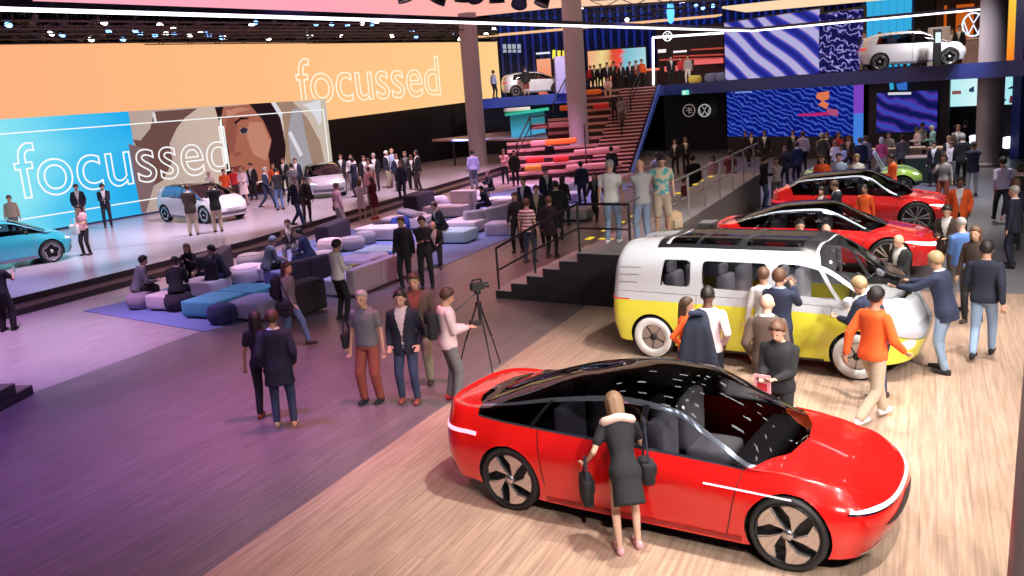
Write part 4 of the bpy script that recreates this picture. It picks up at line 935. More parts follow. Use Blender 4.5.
def build_car(key, sp, name, label, cat, x, y, z, rz, mats, group=None):
    if key not in _CM:
        S, parts = car_meshes(sp); pt = {}
        for (nm, args) in sp['patches']: pt.setdefault(nm, []).extend(patch_mesh(S, nm, **args))
        _CM[key] = (S, parts, pt, {k: (v if k == 'wheel' else (v[0].mesh(k, k in ('hub_cap', 'rim'), True), v[1])) for k, v in wheel_meshes(sp['wr'], sp['wi'], sp['tw'], sp['style']).items()}, seat_mesh())
    S, parts, pt, wm, sm = _CM[key]
    t = thing(name, label, cat, (x, y, z), rz, group)
    for nm, me in parts.items():
        nm = nm.split('#')[0]; put(nm, me, mats.get(nm, mats['body']), t)
    for nm, L in pt.items():
        for me in L: put(nm, me, mats.get(nm, MATS['matt_black']), t)
    for xw in sp['wheels']:
        for sg in (-1, 1):
            w = put('wheel', wm['wheel'], TYRE, t); w.location = (xw, sg*(sp['hw']-sp['tw']/2-.015), sp['wr']); w.rotation_euler = (0, 0, 0 if sg < 0 else math.pi)
            if xw == sp['wheels'][-1]: pass
            for k, (me, m) in [(k, v) for k, v in wm.items() if k != 'wheel']: put(k, me, mats.get('rim_paint', MATS[m]) if m == 'wheel_silver' else MATS[m], w)
    for (sx, sy) in sp['seats']:
        s = put('seat', sm, mats.get('seat', SEATG), t); s.location = (sx, sy, sp.get('zs', .32))
    d = sp.get('dash')
    if d is not None:
        MB().rbox((d, 0, sp['dz']), (.35, sp['hw']*1.5, .2), .08).build('dashboard', mats.get('dash', DASH), t, smooth=True)
        if sp.get('steer', True): MB().lathe([(.15, -.012), (.18, -.012), (.18, .012), (.15, .012)], 24, axis='Y', closed=True).build('steering_wheel', DASH, t).location = (0, 0, 0)
        if sp.get('steer', True): o = bpy.context.scene.objects; o = t.children[-1] if False else COL.objects[-1]; o.location = (d-.32, .38, sp['dz']+.05); o.rotation_euler = (0, 0, math.pi/2)
    MB().box((0, 0, .3), (sp['wheels'][1]-sp['wheels'][0]+.3, sp['hw']*1.55, .04)).build('cabin_floor', mat('cabin_floor_dark', (.05, .045, .045), .8), t)
    return t
def R_(tab, xr, zr, xf, zf, **k): return dict(tab=tab, xr=xr, zr=zr, xf=xf, zf=zf, **k)
def place(px1, px2, z, hw):
    """ground pixels under the two wheels of the car's right side -> centre and heading"""
    a = G(*px1, z)[:2]; b = G(*px2, z)[:2]; th = math.atan2(b[1]-a[1], b[0]-a[0]); m = (a+b)/2; n = np.array([-math.sin(th), math.cos(th)]); c = m+n*(hw-.12); return float(c[0]), float(c[1]), th
RED = mat('candy_red_paint', (.78, .012, .010), .22, .12, coat=1.); GLSD = glass('dark_side_glass', (.34, .34, .40)); GLSR = glass('black_roof_glass', (.06, .06, .07), .75); GLSW = glass('windscreen_glass', (.34, .34, .36)); BGL = mat('gloss_black', (.008, .008, .01), .06, coat=1.)
LED = emis('light_bar_white', (1, .93, .97), 2.6); SEAM = mat('panel_gap', (.02, .004, .004), .6)
# ---------------- the long red saloon in front
VZ = dict(xrm=-2.05, xfm=1.83, capr=.75, capf=.85, nf=2.4, nr=2.9, wheels=(-1.51, 1.51), wr=.365, wi=.305, tw=.25, arch=.395, hw=.97, under=.6, vbelt=3, style='blade',
 rails=[R_([(-2.05, .90, .27), (-1.5, .93, .20), (0, .915, .17), (1.5, .93, .18), (1.83, .90, .19)], -2.46, .32, 2.26, .21),
  R_([(-2.05, .94, .48), (-1.5, .975, .44), (0, .93, .40), (1.5, .975, .42), (1.83, .945, .40)], -2.54, .5, 2.36, .42),
  R_([(-2.05, .92, .76), (-1.5, .97, .74), (-.2, .945, .70), (1.45, .97, .68), (1.83, .93, .66)], -2.57, .76, 2.34, .60),
  R_([(-2.05, .80, 1.0), (-1.5, .87, .985), (-.8, .88, .965), (.2, .875, .94), (1.1, .865, .895), (1.55, .85, .85), (1.83, .80, .80)], -2.56, 1.02, 2.26, .67),
  R_([(-2.05, .62, 1.05), (-1.6, .67, 1.14), (-.9, .68, 1.29), (-.2, .67, 1.37), (.3, .68, 1.33), (.8, .755, 1.10), (1.15, .82, .93), (1.55, .70, .895), (1.83, .62, .85)], -2.50, 1.05, 2.22, .695),
  R_([(-2.05, .34, 1.07), (-1.6, .37, 1.21), (-.9, .39, 1.40), (-.2, .39, 1.50), (.3, .40, 1.465), (.8, .42, 1.26), (1.15, .45, 1.08), (1.42, .42, .93), (1.6, .36, .905), (1.83, .32, .87)], -2.44, 1.06, 2.21, .71),
  R_([(-2.05, 0, 1.08), (-1.6, 0, 1.235), (-.9, 0, 1.43), (-.2, 0, 1.535), (.3, 0, 1.505), (.8, 0, 1.32), (1.15, 0, 1.15), (1.45, 0, .96), (1.62, 0, .92), (1.83, 0, .88)], -2.43, 1.065, 2.21, .715)],
 vb=[0, 1, 2, 3, 3.06, 3.9, 4.08, 6], vc=[7, 8, 7, 1, 8, 2, 14],
 xb=[([3, 4, 5, 6], [-1.95, -2.02, -2.16, -2.2]), ([0, 4, 6], [-1.0, -1.2, -1.15]), ([0, 3, 3.9, 4, 6], [.0, 0, .30, .33, .42]), ([3, 4, 5, 6], [1.10, 1.17, 1.40, 1.47])], xc=[34, 26, 34, 28, 34], seats=[(.35, .38), (.35, -.38), (-.75, .38), (-.75, -.38)], dash=1.05, dz=.80, steer=False)
def vz_part(i, j):
    if j <= 2: return 'body'
    if 1 <= i <= 3:
        if j == 3 or j == 5: return 'window_frame'
        if j == 4: return 'side_window'
        return {1: 'rear_window', 2: 'roof', 3: 'windscreen'}[i]
    return 'body'
VZ['part'] = vz_part
VZ['patches'] = [
 ('headlight_bar', dict(q0=2.02, q1=S_ if False else 2.7999, v0=lambda s: 2.02+.0*s, v1=lambda s: 2.14+.18*np.minimum(1, s*3), nq=40, nv=2, off=.006)),
 ('headlight_trim', dict(q0=2.0, q1=2.6799, v0=lambda s: 1.93+.0*s, v1=lambda s: 2.03+0*s, nq=40, nv=1, off=.005)),
 ('tail_light', dict(q0=-2.7999, q1=-1.93, v0=2.18, v1=2.34, nq=36, nv=2, off=.006)),
 ('front_grille', dict(q0=2.36, q1=2.6799, v0=lambda s: 1.18-.2*s, v1=lambda s: 1.22+.5*s, nq=16, nv=3, off=.005)),
 ('bumper_lip', dict(q0=2.15, q1=2.6799, v0=.12, v1=lambda s: .2+.15*s, nq=24, nv=1, off=.012)),
 ('rear_diffuser', dict(q0=-2.7999, q1=-2.25, v0=.0, v1=.55, nq=20, nv=2, off=.006)),
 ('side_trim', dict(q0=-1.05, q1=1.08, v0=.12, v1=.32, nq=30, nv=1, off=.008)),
 ('side_light_strip', dict(q0=.72, q1=1.55, v0=lambda s: 2.16+0*s, v1=lambda s: 2.23-.0*s, nq=16, nv=1, off=.006)),
 ('door_gap', dict(q0=lambda t: .93+.15*t, q1=lambda t: .94+.15*t, v0=.3, v1=2.98, nq=1, nv=24, off=.003)),
 ('door_gap', dict(q0=lambda t: -.02-.1*t, q1=lambda t: -.01-.1*t, v0=.3, v1=2.98, nq=1, nv=24, off=.003)),
 ('door_gap', dict(q0=lambda t: -1.05-.1*t, q1=lambda t: -1.04-.1*t, v0=.9, v1=2.98, nq=1, nv=24, off=.003)),
 ('window_post', dict(q0=lambda t: .02-.0*t, q1=lambda t: .09-.0*t, v0=3.05, v1=3.95, nq=2, nv=8, off=.003)),
 ('window_post', dict(q0=lambda t: -1.25+.18*t, q1=lambda t: -1.20+.18*t, v0=3.05, v1=3.95, nq=2, nv=8, off=.003)),
 ('bonnet_gap', dict(q0=1.70, q1=2.35, v0=lambda s: 3.22+.0*s, v1=lambda s: 3.235+.0*s, nq=20, nv=1, off=.003)),
]
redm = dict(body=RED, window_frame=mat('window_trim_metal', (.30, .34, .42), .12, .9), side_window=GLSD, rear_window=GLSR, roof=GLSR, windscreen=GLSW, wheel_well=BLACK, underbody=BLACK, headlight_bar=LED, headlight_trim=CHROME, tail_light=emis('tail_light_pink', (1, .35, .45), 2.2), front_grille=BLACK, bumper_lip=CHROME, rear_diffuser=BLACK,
 side_trim=mat('sill_dark_red', (.35, .01, .01), .3), side_light_strip=emis('strip_pink_white', (1, .75, .82), 2.), door_gap=SEAM, window_post=BGL, bonnet_gap=SEAM, seat=SEATG)
vx, vy, vth = place((518, 507), (788, 566), 0, .97)
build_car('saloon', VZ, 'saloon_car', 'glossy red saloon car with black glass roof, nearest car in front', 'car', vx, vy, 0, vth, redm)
# ---------------- yellow and white van
YEL_ = mat('lemon_yellow_paint', (.90, .84, .07), .25, coat=1.); WHP = mat('pearl_white_paint', (.64, .66, .72), .22, coat=1.)
BZ = dict(xrm=-2.1, xfm=1.75, capr=.6, capf=.8, nf=2.7, nr=3.6, wheels=(-1.60, 1.65), wr=.36, wi=.30, tw=.23, arch=.40, hw=.99, under=.6, vbelt=3, style='disc', multi=True,
 rails=[R_([(-2.1, .93, .26), (0, .94, .22), (1.75, .93, .24)], -2.36, .34, 2.38, .28),
  R_([(-2.1, .975, .55), (0, .985, .52), (1.75, .975, .54)], -2.43, .6, 2.46, .52),
  R_([(-2.1, .965, .98), (-1, .98, .99), (.9, .98, .98), (1.75, .96, .92)], -2.44, .98, 2.42, .80),
  R_([(-2.1, .945, 1.13), (-1, .965, 1.13), (.9, .955, 1.10), (1.75, .92, 1.04)], -2.43, 1.1, 2.33, .98),
  R_([(-2.1, .84, 1.68), (-1, .87, 1.72), (.7, .865, 1.72), (1.15, .86, 1.63), (1.5, .865, 1.42), (1.75, .875, 1.24)], -2.36, 1.64, 2.25, 1.04, nr=3.),
  R_([(-2.1, .66, 1.84), (-1, .70, 1.90), (.75, .70, 1.90), (1.05, .68, 1.84), (1.4, .65, 1.66), (1.75, .60, 1.43)], -2.32, 1.76, 2.24, 1.07, nr=3., ez=1.9),
  R_([(-2.1, 0, 1.90), (-1, 0, 1.965), (.7, 0, 1.96), (1.05, 0, 1.90), (1.4, 0, 1.74), (1.75, 0, 1.52)], -2.30, 1.80, 2.24, 1.08, ez=1.9)],
 vb=[0, 1, 2.0, 3, 3.2, 3.92, 4.14, 5.0, 6], vc=[6, 8, 6, 1, 8, 2, 5, 5],
 xb=[([3, 4], [-1.46, -1.36]), ([3, 4], [-.92, -.91]), ([3, 4], [-.72, -.71]), ([0, 6], [.32, .32]), ([0, 6], [.47, .47]), ([3, 3.1, 3.9, 4, 5, 6], [1.42, 1.40, 1.10, 1.02, .92, .90]), ([3, 3.1, 3.9, 4, 5, 6], [1.50, 1.48, 1.18, 1.12, 1.04, 1.02]), ([3, 3.92, 4.14, 5, 6], [1.92, 1.80, 1.95, 2.29, 2.36])],
 xc=[24, 10, 5, 26, 5, 22, 3, 20, 18], seats=[(.75, .42), (.75, -.42), (-.25, .42), (-.25, -.42), (-1.15, .42), (-1.15, -.42)], zs=.55, dash=1.6, dz=1.0)
def bz_part(i, j):
    if j <= 1: return 'body'
    if j == 2 or j == 3: return 'upper_body'
    if j == 4: return {1: 'side_window', 3: 'side_window', 5: 'side_window', 7: 'quarter_window'}.get(i, 'upper_body')
    if j == 5: return 'upper_body'
    if i in (7,): return 'windscreen'
    if i == 8 or i == 0: return 'upper_body'
    if i == 6: return 'upper_body'
    if j == 7 and 1 <= i <= 5: return 'roof_window'
    return 'upper_body' if j == 6 else 'upper_body'
BZ['part'] = bz_part
BZ['patches'] = [
 ('front_apron', dict(q0=1.55, q1=2.5499, v0=lambda s: 2.0-.95*s**1.0, v1=lambda s: 2.02+0*s, nq=30, nv=6, off=.004)),
 ('apron_edge', dict(q0=1.5, q1=2.5499, v0=lambda s: 1.94-.95*s**1.0, v1=lambda s: 2.0-.95*s, nq=30, nv=1, off=.006)),
 ('headlight', dict(q0=2.05, q1=2.27, v0=lambda s: 1.05-.28*np.sqrt(np.maximum(0, 1-(2*s-1)**2)), v1=lambda s: 1.05+.28*np.sqrt(np.maximum(0, 1-(2*s-1)**2)), nq=16, nv=4, off=.01)),
 ('tail_light', dict(q0=-2.6, q1=-2.0, v0=2.02, v1=2.16, nq=16, nv=1, off=.008)),
 ('belt_line', dict(q0=-2.2, q1=1.55, v0=2.965, v1=3.0, nq=40, nv=1, off=.004)),
 ('lower_trim', dict(q0=-1.12, q1=1.18, v0=.0, v1=.12, nq=30, nv=1, off=.006)),
 ('door_gap', dict(q0=.39, q1=.40, v0=.15, v1=3.0, nq=1, nv=20, off=.003)),
 ('door_gap', dict(q0=-.82, q1=-.81, v0=1.6, v1=3.0, nq=1, nv=20, off=.003)),
 ('door_gap', dict(q0=1.28, q1=1.29, v0=1.9, v1=3.0, nq=1, nv=20, off=.003)),
 ('air_slot', dict(q0=-2.25, q1=-1.85, v0=3.22, v1=3.245, nq=4, nv=1, off=.004)), ('air_slot', dict(q0=-2.22, q1=-1.82, v0=3.44, v1=3.465, nq=4, nv=1, off=.004)), ('air_slot', dict(q0=-2.18, q1=-1.79, v0=3.66, v1=3.685, nq=4, nv=1, off=.004)),
 ('roof_frame', dict(q0=-1.50, q1=1.0, v0=4.72, v1=5.02, nq=40, nv=2, off=.004)), ('roof_frame', dict(q0=-1.56, q1=-1.42, v0=4.72, v1=6, nq=4, nv=12, off=.004)),
 ('roof_bar', dict(q0=-.20, q1=-.07, v0=5., v1=6, nq=4, nv=12, off=.004)), ('roof_bar', dict(q0=.80, q1=1.0, v0=5., v1=6, nq=4, nv=12, off=.004)), ('roof_bar', dict(q0=-.9, q1=-.84, v0=5., v1=6, nq=4, nv=12, off=.004)),
 ('wiper', dict(q0=1.6, q1=1.8, v0=lambda s: 4.45+.9*s, v1=lambda s: 4.50+.9*s, nq=10, nv=1, off=.02, sides=(-1,))),
]
for (a0, a1, b0, b1) in ((-1.40, -.92, 3.2, 3.92), (-.71, .32, 3.2, 3.92), (.47, None, 3.2, 3.92)):
    for (qq, sq) in ((a0, 1), (a1, -1)):
        if qq is None: continue
        for (bb, sb_) in ((b0, 1), (b1, -1)):
            BZ['patches'].append(('window_corner', dict(q0=qq-.004*sq, q1=qq+.085*sq, v0=lambda s, bb=bb, sb_=sb_: bb-.01*sb_+0*s, v1=lambda s, bb=bb, sb_=sb_: bb+sb_*(.13*(1-np.sqrt(np.maximum(0, 1-(1-np.minimum(s, 1))**2)))), nq=6, nv=2, off=.002, sides=(-1, 1))))
vanm = dict(body=YEL_, upper_body=WHP, side_window=glass('van_side_glass', (.52, .52, .58)), quarter_window=glass('van_windscreen', (.75, .75, .77)), windscreen=glass('van_windscreen', (.75, .75, .77)), roof_window=glass('van_roof_glass', (.30, .30, .34), .45), wheel_well=BLACK, underbody=BLACK, front_apron=mat('silver_white_paint', (.62, .62, .68), .2, .3, coat=1.), apron_edge=CHROME, headlight=mat('headlight_disc', (.8, .8, .75), .3, emit=(1, 1, .8), es=.35), tail_light=emis('tail_red_light', (.9, .05, .06), .9), belt_line=CHROME,
 lower_trim=BLACK, door_gap=mat('panel_gap_yellow', (.25, .2, .02), .5), air_slot=mat('slot_grey', (.25, .25, .27), .5), roof_frame=mat('roof_frame_black', (.015, .015, .02), .35), roof_bar=mat('roof_frame_black'), wiper=BLACK, window_corner=WHP, seat=mat('seat_white', (.75, .74, .74), .6), dash=mat('dash_white', (.7, .7, .7), .5))
bx, by, bth = place((655, 356), (856, 378), 0, .99)
van = build_car('van', BZ, 'van', 'yellow and white microbus van with large side windows', 'van', bx, by, 0, bth, vanm)
MB().rbox((1.72, 0, 1.00), (.62, 1.45, .14), .06).build('dashboard_shelf', MATS['dash_white'], van, smooth=True)
# ---------------- the two red crossovers behind
def cross(suv, H):
    k = H/1.6; rr = 1.0 if suv else 0.
    return dict(xrm=-1.95, xfm=1.8, capr=.7, capf=.8, nf=2.6, nr=2.8, wheels=(-1.48, 1.49), wr=.425, wi=.345, tw=.25, arch=.47, hw=.95, under=.6, vbelt=3, style='multi', res=.8,
 rails=[R_([(-1.95, .88, .30), (0, .89, .22), (1.8, .88, .26)], -2.36, .36, 2.38, .26), R_([(-1.95, .92, .52), (-1.4, .955, .5), (0, .92, .46), (1.4, .955, .5), (1.8, .92, .46)], -2.44, .56, 2.46, .46),
  R_([(-1.95, .90, .84), (-1.4, .95, .82), (0, .93, .78), (1.4, .95, .79), (1.8, .91, .74)], -2.45, .84, 2.44, .66), R_([(-1.95, .80, 1.06), (-1.4, .86, 1.05), (0, .87, 1.02), (.9, .86, .99), (1.4, .83, .95), (1.8, .78, .89)], -2.42, 1.08, 2.36, .74),
  R_([(-1.95, .62, 1.15+.12*rr), (-1.5, .65, (1.29+.10*rr)*k), (-.8, .66, 1.44*k), (0, .66, 1.48*k), (.3, .68, 1.41*k), (.75, .75, 1.18), (1.1, .81, 1.02), (1.4, .70, .99), (1.8, .62, .92)], -2.36, 1.10, 2.32, .76),
  R_([(-1.95, .34, 1.18+.16*rr), (-1.5, .37, (1.36+.11*rr)*k), (-.8, .39, 1.53*k), (0, .39, 1.57*k), (.3, .40, 1.51*k), (.75, .42, 1.29*k), (1.1, .44, 1.13), (1.35, .42, 1.02), (1.8, .32, .94)], -2.30, 1.11, 2.31, .77),
  R_([(-1.95, 0, 1.19+.17*rr), (-1.5, 0, (1.38+.11*rr)*k), (-.8, 0, 1.56*k), (0, 0, 1.6*k), (.3, 0, 1.55*k), (.75, 0, 1.34*k), (1.1, 0, 1.17*k), (1.4, 0, 1.03), (1.8, 0, .95)], -2.29, 1.12, 2.31, .775)],
 vb=[0, .8, 2, 3, 3.08, 3.85, 4.08, 6], vc=[5, 8, 7, 1, 7, 2, 12], xb=[([3, 4, 6], [-1.72, -1.86, -2.05]), ([0, 4, 6], [-1.1, -1.3, -1.25]), ([0, 3, 3.9, 4, 6], [.0, 0, .28, .31, .38]), ([3, 4, 5, 6], [1.06, 1.12, 1.32, 1.38])], xc=[26, 22, 26, 22, 28], part=vz_part,
 seats=[(.3, .38), (.3, -.38), (-.75, .38), (-.75, -.38)], dash=.98, dz=.88, zs=.36,
 patches=[('headlight', dict(q0=1.80, q1=2.40, v0=lambda s: 2.2-.32*np.sqrt(np.maximum(0, s)), v1=lambda s: 2.3+.3*np.sqrt(np.maximum(0, s)), nq=14, nv=3, off=.006)), ('grille_strip', dict(q0=2.35, q1=2.5999, v0=2.02, v1=2.14, nq=12, nv=1, off=.006)), ('tail_light', dict(q0=-2.6499, q1=-1.95, v0=2.2, v1=2.42, nq=24, nv=1, off=.006)),
  ('lower_grille', dict(q0=2.15, q1=2.5999, v0=.75, v1=1.3, nq=14, nv=3, off=.006)), ('sill_trim', dict(q0=-1.0, q1=1.02, v0=0, v1=.35, nq=24, nv=1, off=.008)), ('roof_line', dict(q0=-1.7, q1=1.0, v0=3.93, v1=4.12, nq=30, nv=1, off=.006)),
  ('door_gap', dict(q0=lambda t: .9+.12*t, q1=lambda t: .91+.12*t, v0=.4, v1=2.98, nq=1, nv=20, off=.003)), ('door_gap', dict(q0=lambda t: -.1-.1*t, q1=lambda t: -.09-.1*t, v0=.4, v1=2.98, nq=1, nv=20, off=.003)), ('window_post', dict(q0=0., q1=.08, v0=3.05, v1=3.95, nq=2, nv=8, off=.003)), ('window_post', dict(q0=lambda t: -1.25+.2*t, q1=lambda t: -1.17+.2*t, v0=3.05, v1=3.95, nq=2, nv=8, off=.003))])
RED2 = mat('coral_red_paint', (.80, .02, .02), .2, .1, coat=1.)
rm = dict(body=RED2, window_frame=MATS['window_trim_metal'], side_window=GLSD, rear_window=GLSR, roof=GLSR, windscreen=GLSW, wheel_well=BLACK, underbody=BLACK, headlight=emis('headlight_white', (1, .95, 1), 1.8), grille_strip=LED, tail_light=MATS['tail_red_light'], lower_grille=BLACK, sill_trim=BLACK, roof_line=mat('roof_line_silver', (.55, .60, .72), .3, .2), door_gap=SEAM, window_post=BGL, seat=SEATG)
def place_f(px, z, heading, sp, sign=1):
    f = G(*px, z)[:2]; th = math.radians(heading); d = np.array([math.cos(th), math.sin(th)]); n = np.array([-d[1], d[0]]); c = f-d*sp['wheels'][1]+n*(sp['hw']-.12); return float(c[0]), float(c[1]), th
CA = cross(False, 1.58); CB = cross(True, 1.70)
x, y, th = place_f((889, 277), 0, -29, CA); build_car('crossA', CA, 'crossover_car', 'red fastback car with black roof parked directly behind the yellow van', 'car', x, y, 0, th, rm)
x, y, th = place_f((916, 233.5), 0, -28, CB); build_car('crossB', CB, 'crossover_car', 'tall red car with silver roof line, third in the row behind the van', 'car', x, y, 0, th, rm)
# ---------------- hatchbacks
HB = dict(xrm=-1.65, xfm=1.6, capr=.6, capf=.7, nf=2.6, nr=3., wheels=(-1.40, 1.37), wr=.355, wi=.28, tw=.22, arch=.40, hw=.905, under=.56, vbelt=3, style='star', res=.62,
 rails=[R_([(-1.65, .84, .26), (0, .85, .19), (1.6, .84, .22)], -2.0, .32, 2.08, .22), R_([(-1.65, .885, .5), (0, .885, .44), (1.6, .885, .44)], -2.08, .54, 2.16, .43),
  R_([(-1.65, .89, .84), (0, .895, .78), (1.3, .90, .76), (1.6, .87, .72)], -2.11, .84, 2.14, .64), R_([(-1.65, .83, 1.05), (0, .86, .99), (1.0, .84, .96), (1.6, .78, .90)], -2.08, 1.06, 2.02, .78),
  R_([(-1.65, .66, 1.40), (-1.2, .68, 1.46), (-.4, .68, 1.49), (.3, .68, 1.42), (.8, .72, 1.22), (1.3, .79, 1.0), (1.6, .64, .95)], -1.95, 1.33, 1.98, .81),
  R_([(-1.65, .38, 1.46), (-1.2, .4, 1.53), (-.4, .4, 1.555), (.3, .4, 1.50), (.8, .42, 1.31), (1.3, .42, 1.07), (1.5, .38, 1.0), (1.6, .35, .98)], -1.92, 1.38, 1.97, .83),
  R_([(-1.65, 0, 1.48), (-1.2, 0, 1.55), (-.4, 0, 1.57), (.3, 0, 1.52), (.8, 0, 1.35), (1.3, 0, 1.11), (1.5, 0, 1.02), (1.6, 0, .99)], -1.91, 1.39, 1.97, .835)],
 vb=[0, .5, 2, 3, 3.08, 3.88, 4.1, 6], vc=[4, 9, 7, 2, 8, 3, 12], xb=[([3, 4, 6], [-1.55, -1.40, -1.5]), ([0, 4, 6], [-.5, -.5, -.5]), ([0, 3, 3.9, 4, 6], [.0, 0, .28, .31, .40]), ([3, 4, 5, 6], [1.22, 1.28, 1.42, 1.48])], xc=[28, 22, 18, 26, 26],
 seats=[(.2, .36), (.2, -.36), (-.75, .36), (-.75, -.36)], dash=.95, dz=.9, zs=.34,
 patches=[('headlight', dict(q0=1.78, q1=2.08, v0=lambda s: 1.98+.1*s, v1=lambda s: 2.42-.1*s, nq=10, nv=3, off=.006)), ('lower_grille', dict(q0=1.9, q1=2.2999, v0=.35, v1=.95, nq=14, nv=3, off=.006)), ('number_plate', dict(q0=2.19, q1=2.2999, v0=1.15, v1=1.5, nq=4, nv=1, off=.012)), ('grille_strip', dict(q0=2.09, q1=2.2999, v0=2.1, v1=2.2, nq=10, nv=1, off=.006)),
  ('tail_light', dict(q0=-2.2, q1=-1.86, v0=2.2, v1=2.6, nq=8, nv=2, off=.006)), ('rear_window', dict(q0=-2.2499, q1=-2.02, v0=3.1, v1=3.8, nq=10, nv=4, off=.006)), ('sill_trim', dict(q0=-.98, q1=.95, v0=0, v1=.4, nq=20, nv=1, off=.008)),
  ('door_gap', dict(q0=.93, q1=.945, v0=.5, v1=2.98, nq=1, nv=20, off=.003)), ('door_gap', dict(q0=-.1, q1=-.085, v0=.5, v1=2.98, nq=1, nv=20, off=.003)), ('window_post', dict(q0=-.1, q1=0., v0=3.05, v1=3.95, nq=2, nv=8, off=.003)), ('window_post', dict(q0=lambda t: .72-.1*t, q1=lambda t: .80-.1*t, v0=3.05, v1=3.95, nq=2, nv=8, off=.003))])
def hb_part(i, j):
    if j <= 2: return 'body'
    if i in (1, 2, 3):
        if j in (3, 5): return 'window_frame'
        if j == 4: return 'side_window'
        return {1: 'roof', 2: 'roof', 3: 'windscreen'}[i]
    if i == 0 and j >= 6: return 'roof'
    return 'body'
HB['part'] = hb_part
def hatch(label, x, y, z, th, paint, roof, side, seat=SEATD, group=None, ws=GLSW, rimp=None):
    m = dict(body=paint, window_frame=paint if roof is paint else BGL, side_window=side, roof=roof, windscreen=ws, wheel_well=BLACK, underbody=BLACK, headlight=emis('headlight_soft', (1, .95, 1), 1.3), lower_grille=mat('grille_grey', (.12, .12, .15), .4), number_plate=mat('plate_grey', (.45, .45, .5), .5), grille_strip=WHITE, tail_light=MATS['tail_red_light'], rear_window=BGL, sill_trim=mat('sill_grey', (.2, .22, .28), .4), door_gap=mat('gap_grey', (.2, .2, .22), .5), window_post=BGL, seat=seat)
    if rimp: m['rim_paint'] = rimp
    return build_car('hatch', HB, 'hatchback_car', label, 'car', x, y, z, th, m, group)
TEAL = mat('turquoise_paint', (.05, .52, .62), .25, .2, coat=1.); WH2 = mat('white_car_paint', (.80, .80, .83), .2, coat=1.); SILV = mat('silver_paint', (.55, .57, .66), .22, .3, coat=1.)
BRR = mat('black_roof_paint', (.03, .02, .02), .12, coat=1.); BLS = mat('blue_film_glass', (.05, .2, .5), .08, coat=1.)
x, y, th = place_f((207, 223.5), .35, -38, HB); hatch('white hatchback on the stage with two men in front of its side', x, y, .35, th, WH2, BRR, BLS)
f = G(330, 198, .35)[:2]; th = math.radians(-73); c = f-np.array([math.cos(th), math.sin(th)])*2.16
hatch('silver hatchback facing the camera at the far end of the picture screen', float(c[0]), float(c[1]), .35, th, SILV, BRR, GLSD)
a = G(4, 265.5, .35)[:2]; b = G(83, 252.5, .35)[:2]; th = math.atan2(b[1]-a[1], b[0]-a[0]); 
x, y, th = place_f((53, 262), .35, math.degrees(th), HB); hatch('turquoise hatchback on the stage cut off by the left picture edge', x, y, .35, th, TEAL, TEAL, GLSD)
p = AT(514, 97, 59.9); p2 = AT(555, 97, 60.4); d = p2-p; th = math.atan2(d[1], d[0]); m = (p+p2)/2
hatch('pale white hatchback on the upper gallery beside the left column', float(m[0]), float(m[1])+.8, ZG, th, WH2, WH2, GLSD)
p = AT(881.5, 70, 39.2); p2 = AT(945, 66, 38.6); d = p2-p; th = math.atan2(d[1], d[0]); m = (p+p2)/2
hatch('white hatchback on the upper gallery in front of cyan light panels', float(m[0])+.25, float(m[1])+.8, ZG, th, WH2, WH2, GLSD)
# ---------------- small lime green open car
LIME = mat('lime_green_paint', (.45, .75, .12), .25, coat=1.); LIMEW = mat('pale_mint_paint', (.62, .75, .70), .3, coat=1.)
BG = dict(xrm=-1.4, xfm=1.3, capr=.6, capf=.7, nf=2.2, nr=2.4, wheels=(-1.3, 1.35), wr=.36, wi=.24, tw=.26, arch=.44, hw=.93, under=.5, vbelt=3, style='multi', res=.6,
 rails=[R_([(-1.4, .75, .34), (0, .8, .3), (1.3, .75, .34)], -1.85, .4, 1.95, .36), R_([(-1.4, .93, .55), (0, .84, .46), (1.3, .93, .55)], -1.98, .6, 2.03, .52), R_([(-1.4, .95, .82), (0, .84, .62), (1.3, .95, .82)], -2.0, .84, 2.0, .70),
  R_([(-1.4, .80, .99), (-.6, .82, .85), (0, .80, .68), (.6, .82, .86), (1.3, .80, .98)], -1.9, 1.0, 1.9, .8), R_([(-1.4, .62, 1.02), (-.6, .7, .86), (0, .72, .68), (.6, .7, .9), (1.3, .6, 1.0)], -1.8, 1.02, 1.85, .83),
  R_([(-1.4, .34, 1.02), (-.8, .4, .8), (-.6, .4, .45), (.5, .4, .45), (.75, .4, .9), (1.3, .3, .98)], -1.8, 1.0, 1.82, .84), R_([(-1.4, 0, 1.02), (-.8, 0, .8), (-.6, 0, .45), (.5, 0, .45), (.75, 0, .92), (1.3, 0, .98)], -1.8, 1.0, 1.82, .84)],
 vb=[0, 1, 2, 3, 4, 6], vc=[4, 6, 6, 5, 10], xb=[([0, 6], [-.7, -.7]), ([0, 6], [.7, .7])], xc=[26, 24, 28], part=lambda i, j: 'body' if (j > 0) else 'lower_body', seats=[(-.2, .36), (-.2, -.36)], dash=.55, dz=.85, zs=.4,
 patches=[('headlight', dict(q0=1.55, q1=1.75, v0=lambda s: 2.3-.2*np.sqrt(np.maximum(0, 1-(2*s-1)**2)), v1=lambda s: 2.3+.2*np.sqrt(np.maximum(0, 1-(2*s-1)**2)), nq=10, nv=3, off=.01))])
g = G(905, 205)[:2]; th = math.radians(-24); c = AT(861, 180, 32.0)
bg = build_car('buggy', BG, 'buggy_car', 'small lime green open car with upright windscreen behind the tall red car', 'car', float(c[0]), float(c[1]), 0, th, dict(body=LIME, lower_body=BLACK, headlight=MATS['headlight_white'], wheel_well=BLACK, underbody=BLACK, seat=SEATD))
mb = MB()
fw_ = [(.75, -.72, .88), (.42, -.62, 1.52), (.42, .62, 1.52), (.75, .72, .88)]
for a, b in zip(fw_, fw_[1:]+fw_[:1]): mb.tube(a, b, .045, n=8, dome=True)
